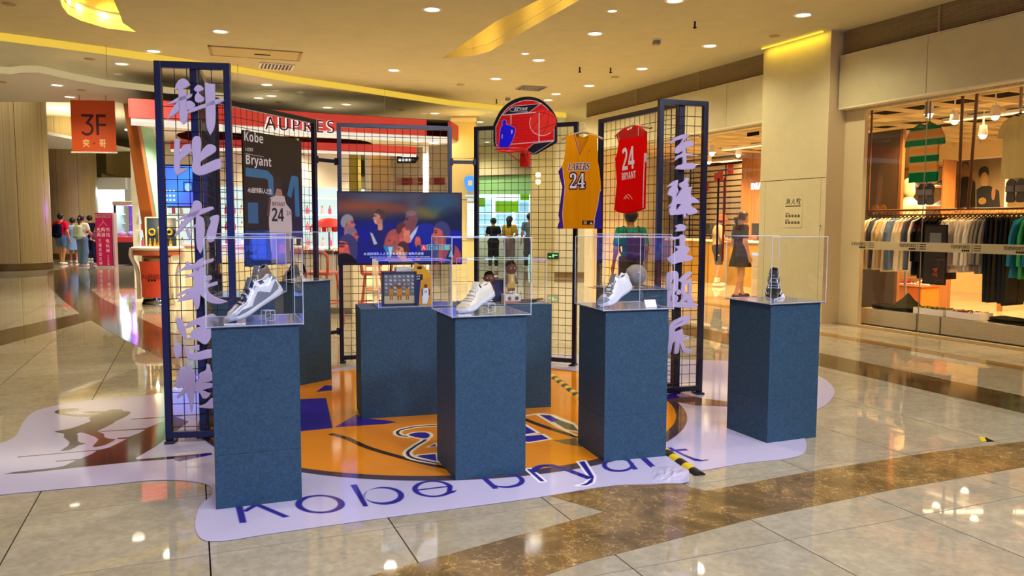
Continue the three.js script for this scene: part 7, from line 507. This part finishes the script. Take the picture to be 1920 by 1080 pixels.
// far shops
function farShop(label, px0, px1, py0, py1, z, o) { const a = atDepth(px0, py0, z), b = atDepth(px1, py1, z), w = b.x - a.x, h = o.h ?? a.y; const t = thing('far_shop', label, 'shop front', [(a.x + b.x) / 2, 0, z]); mesh('fascia', rbox(w, o.fh ?? 0.5, 0.3, 0.01, 0, h - (o.fh ?? 0.5) / 2, 0), o.fascia, t); mesh('side_wall', box(0.25, h, 2.5, -w / 2, h / 2, -1.25), o.wall, t); mesh('side_wall', box(0.25, h, 2.5, w / 2, h / 2, -1.25), o.wall, t); mesh('back_wall', box(w, h, 0.1, 0, h / 2, -2.5), o.wall, t); mesh('ceiling_panel', box(w, 0.05, 2.5, 0, h - 0.1, -1.25), MAT.white, t); for (let i = 0; i < (o.n ?? 3); i++) { const x = -w / 2 + w * (i + 0.5) / (o.n ?? 3); mesh('lit_bay', box(w / (o.n ?? 3) - 0.15, 1.5, 0.04, x, 1.55, -2.42), glow(o.glow ?? 0xe8f8ff, o.k ?? 1.2), t); for (const hh of [1.0, 1.4, 1.8]) mesh('shelf', box(w / (o.n ?? 3) - 0.12, 0.03, 0.25, x, hh, -2.3), MAT.white, t); } mesh('service_counter', rbox(w * 0.8, 1.0, 0.5, 0.01, 0, 0.5, -0.5), o.counter ?? MAT.white, t); for (let i = 0; i < 3; i++) mesh('ceiling_lamp', cyl(0.1, 0.1, 0.03, 14, -w / 3 + i * w / 3, h - 0.14, -1), glow(0xffffff, 5), t); const l = new THREE.PointLight(o.light ?? 0xe8f8ff, o.I ?? 14, 0, 2); l.position.set((a.x + b.x) / 2, h - 0.5, z - 1); l.shadow.radius = 6; scene.add(l); return [t, w, h]; }
{ const [t, w, h] = farShop('bright green and white far snack shop with lit menu boards', 884, 1001, 318, 520, -26, { h: 2.95, fh: 0.55, fascia: mat(0x9fd890, 0.5, { emissive: C(0x86c880), emissiveIntensity: 0.25 }), wall: mat(0xbfe6d8, 0.5), n: 3, glow: 0xa8e4ff, k: 1.0, counter: mat(0xdfeee8, 0.3), I: 22 }); mesh('upper_wall', box(w + 0.6, 1.05, 0.2, 0, h + 0.52, -0.05), mat([0.8, 0.74, 0.46], 0.6), t); mesh('slanted_beam', box(w + 0.6, 0.14, 0.3, 0, h + 0.14, 0.12).rotateZ(0.04), mat([0.7, 0.6, 0.4], 0.6), t); for (const [x, y, ww, hh, m] of [[0.12, 2.42, 0.75, 0.34, glow(0xffffff, 1.6)], [0.12, 2.0, 0.75, 0.36, glow(0x86c81c, 0.8)], [-0.75, 2.14, 0.3, 0.3, glow(0x7ac01c, 0.7)], [0.72, 2.4, 0.3, 0.36, glow(0x86c81c, 0.7)], [0.7, 2.0, 0.32, 0.3, glow(0x9ad8f0, 1.0)]]) mesh('menu_board', rbox(ww, hh, 0.05, 0.008, x, y, -0.2), m, t); }
{ const z = -21.5, a = atDepth(996, 361, z), b = atDepth(1017, 450, z), w = b.x - a.x; const t = thing('lit_totem', 'tall glowing white totem panel beside the far green shop', 'sign', [(a.x + b.x) / 2, 0, z]); mesh('casing', rbox(w + 0.06, a.y - b.y + 0.06, 0.14, 0.01, 0, (a.y + b.y) / 2, -0.08), MAT.champagne, t); mesh('added_light_panel', box(w, a.y - b.y, 0.02, 0, (a.y + b.y) / 2, 0), glow(0xfff8e8, 2.2), t); mesh('post', box(0.12, b.y, 0.1, 0, b.y / 2, -0.08), MAT.champagne, t); for (let i = 0; i < 4; i++) mesh('print_line', box(w * 0.5, 0.03, 0.004, 0, b.y + 0.2 + i * 0.28, 0.012), mat(0x8fb0a0, 0.5), t); }
{ const z = -20.8; for (const [x0, x1, nm] of [[1000, 1042, 0]]) { const a = atDepth(x0, 300, z), b = atDepth(x1, 300, z); const t = structureGroup('pier_far'); t.position.set((a.x + b.x) / 2, 0, z - 0.4); for (let i = 0; i < 4; i++) mesh('stone_panel', rbox(b.x - a.x, 1.02, 0.4, 0.004, 0, 0.515 + i * 1.03, 0), MAT.wallCream, t); }
  let pr; for (const y of [328, 341]) { const p = atDepth(1009, y, z + 0.05); const L = (y < 335 ? 'upper' : 'lower') + ' small glowing wall lamp on the cream pier beside the green shop'; if (!pr) { pr = thing('wall_lamp', L, 'wall lamp', p); mesh('bracket', box(0.08, 0.08, 0.12, 0, 0, -0.08), MAT.champagne, pr); mesh('bulb', new THREE.SphereGeometry(0.07, 14, 10), glow(0xffdf9a, 5), pr); } else dup(pr, p, 0, L); }
  const e = atDepth(1037, 480, -20.95); const t = thing('exit_sign', 'small green emergency exit sign on the far cream wall', 'sign', [e.x, e.y, -21.0]); mesh('box', rbox(0.3, 0.17, 0.04, 0.008), mat(0x0c3a20, 0.4), t); mesh('pictogram', M(box(0.05, 0.09, 0.004, 0, 0, 0.022), box(0.1, 0.03, 0.004, 0.07, 0.02, 0.022), box(0.07, 0.03, 0.004, -0.08, -0.02, 0.022)), glow(0x7cf0a0, 1.2), t); }
for (const [x0, x1, z, c, nm] of [[848, 893, -19.5, [0.68, 0.56, 0.24], 1], [652, 674, -25, [0.75, 0.55, 0.1], 2], [695, 735, -22, [0.6, 0.42, 0.26], 3], [840, 850, -22, [0.7, 0.5, 0.2], 4]]) { const a = atDepth(x0, 300, z), b = atDepth(x1, 300, z); const t = structureGroup('pillar_' + nm); t.position.set((a.x + b.x) / 2, 0, z); const m = mat(c, 0.5); for (let i = 0; i < 4; i++) mesh('stone_panel', rbox(b.x - a.x, 0.99, 0.5, 0.004, 0, 0.5 + i, 0), m, t); mesh('pillar_cap', box(b.x - a.x + 0.04, 0.1, 0.54, 0, 3.93, 0), MAT.cream, t); }
{ const l = new THREE.PointLight(0xffc84a, 1, 0, 2); l.position.set(-1.0, 3.5, -18.6); scene.add(l); const l2 = new THREE.PointLight(0xffc84a, 1, 0, 2); l2.position.set(-4.2, 3.5, -21.3); scene.add(l2); }
{ const z = -19.2, a = atDepth(882, 345, z); const t = thing('shield_sign', 'glowing blue shield shaped sign on the yellow pillar', 'sign', [a.x, a.y, z]); mesh('shield', ext(shapeOf(smooth([[-0.13, 0.16], [0.13, 0.16], [0.12, -0.06], [0, -0.2], [-0.12, -0.06]], 3)), 0.03, 0.005), glow(0x4a9ae8, 1.2), t); mesh('emblem', box(0.1, 0.12, 0.01, 0, 0.02, 0.036), MAT.white, t); mesh('caption', M(box(0.26, 0.04, 0.02, 0, -0.28, 0), box(0.16, 0.07, 0.02, 0, -0.38, 0)), glow(0xcfe8ff, 1.0), t); const w0 = atDepth(876, 378, z), w1 = atDepth(889, 445, z); const k = thing('lit_showcase', 'narrow lit showcase window on the yellow pillar', 'showcase', [(w0.x + w1.x) / 2, w1.y, z + 0.01]); mesh('case_frame', rbox(w1.x - w0.x + 0.06, w0.y - w1.y, 0.1, 0.01, 0, (w0.y - w1.y) / 2, -0.03), MAT.champagne, k); mesh('added_light_panel', box(w1.x - w0.x, w0.y - w1.y - 0.08, 0.02, 0, (w0.y - w1.y) / 2, 0.025), glow(0xdff4d8, 1.4), k); for (const f of [0.25, 0.5, 0.75]) mesh('shelf', box(w1.x - w0.x, 0.015, 0.06, 0, (w0.y - w1.y) * f, 0.05), MAT.white, k); }
{ const z = -20.3, a = atDepth(745, 288, z), b = atDepth(786, 306, z); const t = thing('direction_sign', 'dark hanging direction sign with white icons and an arrow point', 'sign', [(a.x + b.x) / 2, (a.y + b.y) / 2, z]); const w = b.x - a.x, h = a.y - b.y; mesh('panel', ext(shapeOf([[-w / 2, -h / 2], [w / 2 - 0.1, -h / 2], [w / 2, 0], [w / 2 - 0.1, h / 2], [-w / 2, h / 2]]), 0.05, 0.004), MAT.dark, t); for (let i = 0; i < 4; i++) mesh('icon', box(0.06, 0.06, 0.01, -w / 2 + 0.07 + i * 0.085, -0.045, 0.056), glow(0xffffff, 1.4), t); mesh('icon', box(0.24, 0.04, 0.01, -0.03, 0.05, 0.056), glow(0xffffff, 1.4), t); mesh('hanger_rod', bar(V(-0.1, h / 2, 0.02), V(-0.1, h / 2 + 0.9, 0.02), 0.01), MAT.dark, t); mesh('hanger_rod', bar(V(0.1, h / 2, 0.02), V(0.1, h / 2 + 0.9, 0.02), 0.01), MAT.dark, t); }
{ const z = -22.5, a = atDepth(735, 315, z), b = atDepth(850, 370, z); const t = thing('menu_wall', 'pale wall panel with two rows of small red picture tiles', 'wall panel', [(a.x + b.x) / 2, 0, z], -0.2); const w = b.x - a.x; mesh('board', rbox(w, 3.6, 0.1, 0.01, 0, 1.8, 0), mat([0.72, 0.62, 0.5], 0.5), t); for (let r = 0; r < 2; r++) for (let i = 0; i < 9; i++) mesh('picture_tile', box(w / 11, 0.2, 0.02, -w / 2 + w * (i + 1.2) / 11, 2.2 + r * 0.42, 0.06), mat([0xa83a34, 0xc88a7a, 0x8a2a2a][(i + r) % 3], 0.5), t); mesh('ledge', box(w, 0.04, 0.2, 0, 1.1, 0.12), SM.wood, t); }
{ const z = -20, a = atDepth(597, 343, z), b = atDepth(619, 420, z), w = b.x - a.x + 0.25; const t = thing('teal_kiosk', 'teal framed glass showcase kiosk with lit shelves', 'showcase', [(a.x + b.x) / 2 + 0.1, 0, z]); mesh('case_frame', M(box(0.12, 2.6, 0.5, w / 2, 1.3, 0), box(0.08, 2.6, 0.5, -w / 2, 1.3, 0), box(w, 0.1, 0.5, 0, 2.55, 0)), BM.teal, t); mesh('header', rbox(w, 0.35, 0.5, 0.01, -0.05, 2.4, 0.02), MAT.white, t); mesh('added_light_panel', box(w - 0.1, 1.8, 0.03, 0, 1.3, -0.2), glow(0xc8f0f4, 1.2), t); for (const h of [0.5, 0.9, 1.3, 1.7]) mesh('shelf', box(w - 0.1, 0.03, 0.4, 0, h, 0), MAT.white, t); }
farShop('white fronted far shop seen between the brown columns', 172, 244, 350, 492, -33, { h: 3.3, fh: 0.5, fascia: mat(0xe8ecec, 0.5), wall: mat(0xcfd8d8, 0.5), n: 3, glow: 0xd8f0f4, k: 0.35, I: 8 });
farShop('warm lit far shop with a brown fascia behind the claw machine', 214, 262, 330, 492, -36, { h: 3.4, fh: 0.6, fascia: mat(0x9a6a2c, 0.5), wall: mat(0xd8b878, 0.5), n: 2, glow: 0xffe0b0, k: 1.2, light: 0xffe0b0, I: 20 });
farShop('far shop behind the television with pale shelves', 640, 735, 330, 520, -27, { h: 3.0, fh: 0.4, fascia: mat(0xcfc08a, 0.5), wall: mat(0xb8c8c4, 0.5), n: 3, glow: 0xd8f0f4, k: 0.8, I: 12 });
farShop('far shop behind the black poster with blue white shelves', 470, 600, 300, 520, -24, { h: 2.9, fh: 0.5, fascia: mat(0xd86a5c, 0.5), wall: mat(0xd8dccc, 0.5), n: 4, glow: 0xd8f4ff, k: 0.9, I: 14 });
// ================================================================ PEOPLE
function person(label, p, turn, o) {
  const h = o.h ?? 1.65, k = h / 1.7, t = thing('person', label, 'person', p, turn), q = (x, y, z = 0) => [x * k, y * k, z * k], male = o.male ? 1 : 0.9;
  const lean = o.lean ?? 0, L = (x, y, z = 0) => q(x, y, z + lean * Math.max(0, y - 0.9)); const sw = 0.185 * male, hw = 0.09;
  const st = o.step ?? 0.05, knee = (s) => q(s * 0.1, 0.48, 0.03 + s * st * 0.4), ank = (s) => q(s * 0.105, 0.075, -0.01 + s * st), toe = (s) => q(s * 0.13, 0.03, 0.13 + s * st);
  const legs = (s) => [[q(s * hw, 0.88), knee(s), 0.082 * k, 0.055 * k], [knee(s), ank(s), 0.054 * k, 0.034 * k], [ank(s), toe(s), 0.036 * k, 0.028 * k]];
  const elb = (s) => (o.arms === 'front' ? L(s * 0.24, 1.12, 0.06) : o.arms === 'out' && s > 0 ? L(s * 0.36, 1.2, -0.02) : L(s * 0.25, 1.1, -0.03)), wri = (s) => (o.arms === 'front' ? L(s * 0.12, 1.08, 0.28) : o.arms === 'out' && s > 0 ? L(s * 0.52, 1.14, 0.1) : L(s * 0.265, 0.86, 0.04));
  const arm = (s) => [[L(s * sw, 1.38), elb(s), 0.05 * k, 0.04 * k], [elb(s), wri(s), 0.04 * k, 0.028 * k]];
  const torso = [[L(0, 1.3), L(0, 1.05), 0.115 * k, 0.1 * k], [L(-sw * 0.75, 1.37), L(sw * 0.75, 1.37), 0.062 * k, 0.062 * k], [L(-0.06, 1.25), L(0.06, 1.25), 0.11 * k, 0.11 * k], [q(-hw * 0.8, 0.92), q(hw * 0.8, 0.92), 0.1 * k, 0.1 * k], [q(0, 0.92), L(0, 1.08), 0.11 * k, 0.1 * k]];
  const neck = [[L(0, 1.38), L(0, 1.5, 0.01), 0.055 * k, 0.05 * k]], bow = o.bow ?? 0, hy = 1.585 - bow * 0.03, hz = 0.02 + bow * 0.06, head = [[L(0, hy + 0.025, hz - 0.01), L(0, hy - 0.015, hz + 0.012), 0.094 * k, 0.082 * k], [L(0, hy - 0.06, hz + 0.045), L(0, hy - 0.07, hz + 0.05), 0.045 * k, 0.04 * k]];
  const face = [[L(0, hy + 0.01, hz + 0.092), L(0, hy - 0.022, hz + 0.104), 0.01 * k, 0.014 * k], [L(-0.09, hy - 0.01, hz - 0.005), L(-0.094, hy + 0.015, hz - 0.005), 0.014 * k, 0.016 * k], [L(0.09, hy - 0.01, hz - 0.005), L(0.094, hy + 0.015, hz - 0.005), 0.014 * k, 0.016 * k], [L(-0.02, hy - 0.055, hz + 0.086), L(0.02, hy - 0.055, hz + 0.086), 0.008 * k, 0.008 * k]];
  const fing = []; for (const s of [-1, 1]) { const w = wri(s), e = elb(s), d = [0, 1, 2].map((i) => w[i] - e[i]), l = Math.hypot(...d), u = d.map((x) => x / l), pm = [0, 1, 2].map((i) => w[i] + u[i] * 0.07 * k), side = Math.abs(u[1]) > 0.7 ? [0, 0, 1] : [1, 0, 0]; fing.push([w, pm, 0.026 * k, 0.034 * k]); for (let i = 0; i < 4; i++) { const off = (i - 1.5) * 0.017 * k, ln = [0.07, 0.085, 0.08, 0.062][i] * k, a = [0, 1, 2].map((j) => pm[j] + u[j] * 0.018 * k + side[j] * off), b = [0, 1, 2].map((j) => a[j] + u[j] * ln * 0.55), c = [b[0] - s * 0.012 * k, b[1] + u[1] * ln * 0.4, b[2] + u[2] * ln * 0.4 + 0.006 * k]; fing.push([a, b, 0.0095 * k, 0.009 * k], [b, c, 0.009 * k, 0.0075 * k]); } const ta = [0, 1, 2].map((j) => w[j] + u[j] * 0.03 * k + side[j] * 0.025 * k); fing.push([ta, [ta[0] - s * 0.01 * k, ta[1] + u[1] * 0.05 * k, ta[2] + u[2] * 0.05 * k + 0.03 * k], 0.011 * k, 0.009 * k]); }
  const skin = mat(o.skin ?? 0xc98f68, 0.6); mesh('body', M(net([...torso, ...neck, ...legs(-1), ...legs(1), ...arm(-1), ...arm(1)], 0.05 * k, 0.024), net([...head, ...face, ...neck], 0.02 * k, 0.011), net(fing.slice(0, fing.length / 2), 0.006, 0.008), net(fing.slice(fing.length / 2), 0.006, 0.008)), skin, t);
  const sl = o.sleeve ?? 0.55, half = (s) => { const a = arm(s); return sl >= 2 ? a : [[a[0][0], lerp3(a[0][0], a[0][1], Math.min(1, sl)), 0.056 * k, 0.052 * k]]; };
  const hem = (o.hem ?? 0.86) * k; if (o.top !== undefined) mesh('top', net([...torso, ...(o.sleeve === 0 ? [] : [...half(-1), ...half(1)])], 0.05 * k, 0.02, 0.014, (x, y) => Math.max(hem - y, y - 1.44 * k)), mat(o.top, 0.85), t);
  if (o.bottom === 'dress' || o.bottom === 'skirt') { const y1 = o.len ?? 0.5; mesh(o.bottom, gridGeo(14, 24, (a, b) => { const y = (0.98 + (y1 - 0.98) * a) * k, r = (0.14 + 0.09 * a) * k * (1 + 0.04 * Math.sin(b * 2 * PI * 7) * a); return [Math.sin(b * 2 * PI) * r * 1.12, y, Math.cos(b * 2 * PI) * r * 0.9]; }), mat(o.bcol, 0.85, { side: THREE.DoubleSide }), t); }
  else { const end = o.bottom === 'shorts' ? (o.len ?? 0.55) * k : 0.09 * k; mesh(o.bottom ?? 'trousers', net([[q(-hw * 0.8, 0.92), q(hw * 0.8, 0.92), 0.11 * k, 0.11 * k], [q(0, 0.85), q(0, 1.0), 0.11 * k, 0.11 * k], ...[-1, 1].flatMap((s) => { const l = legs(s); return [[l[0][0], l[0][1], 0.092 * k, o.wide ? 0.085 * k : 0.07 * k], [l[1][0], l[1][1], o.wide ? 0.085 * k : 0.068 * k, o.wide ? 0.08 * k : 0.05 * k]]; })], 0.05 * k, 0.02, 0.012, (x, y) => Math.max(end - y, y - 1.0 * k)), mat(o.bcol ?? 0x3a4a66, 0.85), t); }
  for (const s of [-1, 1]) { const a = ank(s), b = toe(s); mesh('shoe', net([[[a[0], 0.045 * k, a[2] - 0.03 * k], [b[0], 0.04 * k, b[2]], 0.045 * k, 0.038 * k]], 0.02, 0.014, 0.004, (x, y) => 0.004 - y), mat(o.shoes ?? 0xe8e2d8, 0.6), t); if (o.socks) mesh('sock', net([[[a[0], 0.07 * k, a[2]], lerp3(a, knee(s), 0.3), 0.038 * k, 0.04 * k]], 0.02, 0.014, 0.004), mat(o.socks, 0.8), t); }
  const hb = [[L(0, hy + 0.035, hz - 0.018), L(0, hy + 0.03, hz - 0.012), 0.1 * k, 0.1 * k]], hm = mat(o.hairCol ?? 0x17120f, 0.55); if (o.hair === 'long') hb.push([L(0, hy, hz - 0.06), L(0, hy - 0.25, hz - 0.09), 0.085 * k, 0.06 * k]); mesh('hair', net(hb, 0.04 * k, 0.013, 0.006, (x, y, z) => Math.min((hy + 0.05) * k - y, (z - lean * Math.max(0, y - 0.9) - (hz + 0.02) * k)) - 0.0), hm, t); if (o.hair === 'pony') mesh('ponytail', net([[L(0, hy + 0.03, hz - 0.1), L(0, hy - 0.02, hz - 0.16), 0.04 * k, 0.045 * k], [L(0, hy - 0.02, hz - 0.16), L(0, hy - 0.2, hz - 0.14), 0.045 * k, 0.02 * k]], 0.02, 0.014), hm, t);
  for (const s of [-1, 1]) mesh('eye', new THREE.SphereGeometry(0.011 * k, 10, 8).translate(...L(s * 0.034, hy + 0.012, hz + 0.083)), MAT.dark, t);
  if (o.hat) { const c = L(0, hy + 0.05, hz - 0.01); mesh('hat', lathe([[0.001, 0.1], [0.07, 0.098], [0.1, 0.06], [0.11, 0.0], [0.165, -0.045], [0.16, -0.052], [0.1, -0.012]], 24).scale(k, k, k).translate(...c), mat(o.hat, 0.85, { side: THREE.DoubleSide }), t); }
  if (o.bag !== undefined) { const bk = thing('backpack', o.bagLabel, 'backpack', p, turn); mesh('pack', net([[L(-0.06, 1.28, -0.19), L(-0.06, 1.0, -0.21), 0.085 * k, 0.1 * k], [L(0.06, 1.28, -0.19), L(0.06, 1.0, -0.21), 0.085 * k, 0.1 * k]], 0.06, 0.018), mat(o.bag, 0.7), bk); mesh('front_pocket', net([[L(-0.05, 1.0, -0.3), L(0.05, 1.0, -0.3), 0.05 * k, 0.05 * k]], 0.02, 0.014), mat(o.bag2 ?? o.bag, 0.7), bk); for (const s of [-1, 1]) mesh('strap', tube([L(s * 0.1, 1.3, -0.14), L(s * 0.12, 1.45, 0.0), L(s * 0.13, 1.3, 0.14), L(s * 0.12, 1.05, 0.12), L(s * 0.1, 0.98, -0.1)], 0.014, 20, 6), mat(o.bag, 0.7), bk); }
  return t;
}
const gp = (x, y, dx = 0, dz = 0) => { const p = G(x, y); return [p.x + dx, 0, p.z + dz]; };
person('person seen from behind in a bright red T-shirt and denim shorts', gp(117, 496), PI - 0.1, { h: 1.72, male: 1, top: 0xe0203c, bottom: 'shorts', bcol: 0x5f7fa8, len: 0.6, hair: 'short', bag: 0x14162c, bagLabel: 'dark navy backpack worn over the red T-shirt', arms: 'out', step: 0.1 });
person('person in a light blue dress half hidden behind the red T-shirt', gp(139, 493), PI + 0.3, { h: 1.58, top: 0x8fb4d8, bottom: 'dress', bcol: 0x7fa4cc, len: 0.5, hair: 'short', sleeve: 0.4, arms: 'front' });
person('person seen from behind in a white T-shirt and wide blue jeans with a ponytail', gp(156, 499), PI - 0.15, { h: 1.66, top: 0xe6e0d2, bottom: 'trousers', bcol: 0x6c8cab, wide: true, hair: 'pony', bag: 0xb8c8a8, bag2: 0x7fb0b8, bagLabel: 'pale green and blue backpack worn over the white T-shirt', arms: 'front' });
person('dark haired person in navy standing behind the person with jeans', gp(166, 488, 0.1), PI, { h: 1.68, male: 1, top: 0x20263c, bottom: 'trousers', bcol: 0x1c2236, hair: 'short', arms: 'front' });
person('small person in mauve at the front of the group by the pink sign', gp(178, 496, 0.1), 0.4, { h: 1.3, top: 0x8a5a6a, bottom: 'trousers', bcol: 0x3a3a58, hair: 'short', arms: 'front', bow: 1 });
{ const p = wl(-6.1, 0, 3.1); person('person in a brown bucket hat, grey shirt and dark shorts at the olive counter', [p.x, 0, p.z], TURN + PI - 0.5, { h: 1.66, top: 0x9a8a6c, bottom: 'shorts', bcol: 0x2a2430, len: 0.52, hair: 'short', hat: 0x5a3a20, socks: 0xf0e8d8, shoes: 0xe8dcc4, sleeve: 0.9, arms: 'front', bow: 1 }); }
{ const p = wl(-3.6, 0, 1.6); person('person with a ponytail in a dark dress walking into the shop', [p.x, 0, p.z], PI / 2 + 0.2, { h: 1.68, top: 0x241a1e, bottom: 'dress', bcol: 0x1e181e, len: 0.62, hair: 'pony', hairCol: 0x2a0e0a, sleeve: 0.6, arms: 'down', step: 0.12, bow: 0.6, shoes: 0x3a1c14 }); }
{ const d = sight(1183, 430), kk = -11.6 / d.z; person('person in a green T-shirt with a brown backpack behind the red jersey', [d.x * -11.6 / d.z, 0, -11.6], PI + 0.25, { h: 1.62, male: 1, top: 0x1d7a58, bottom: 'trousers', bcol: 0x5a4a44, hair: 'short', bag: 0x4a2f2c, bagLabel: 'round topped brown backpack worn over the green T-shirt', sleeve: 0.7, skin: 0xb07a58 }); }
person('person in dark clothes at the far green shop counter', gp(925, 503.5), PI, { h: 1.6, top: 0x22252e, bottom: 'trousers', bcol: 0x2a2c38, hair: 'short', arms: 'front' });
person('person with long black hair in a yellow top at the far green shop counter', gp(955, 503.5), PI - 0.3, { h: 1.66, top: 0xc8a83c, bottom: 'trousers', bcol: 0x7a6a60, hair: 'long', arms: 'front' });
person('person in a grey blue shirt at the far green shop counter', gp(993, 503.5), PI + 0.3, { h: 1.76, male: 1, top: 0x6a7c94, bottom: 'trousers', bcol: 0x3a3e48, hair: 'short' });
renderer.render(scene, camera);
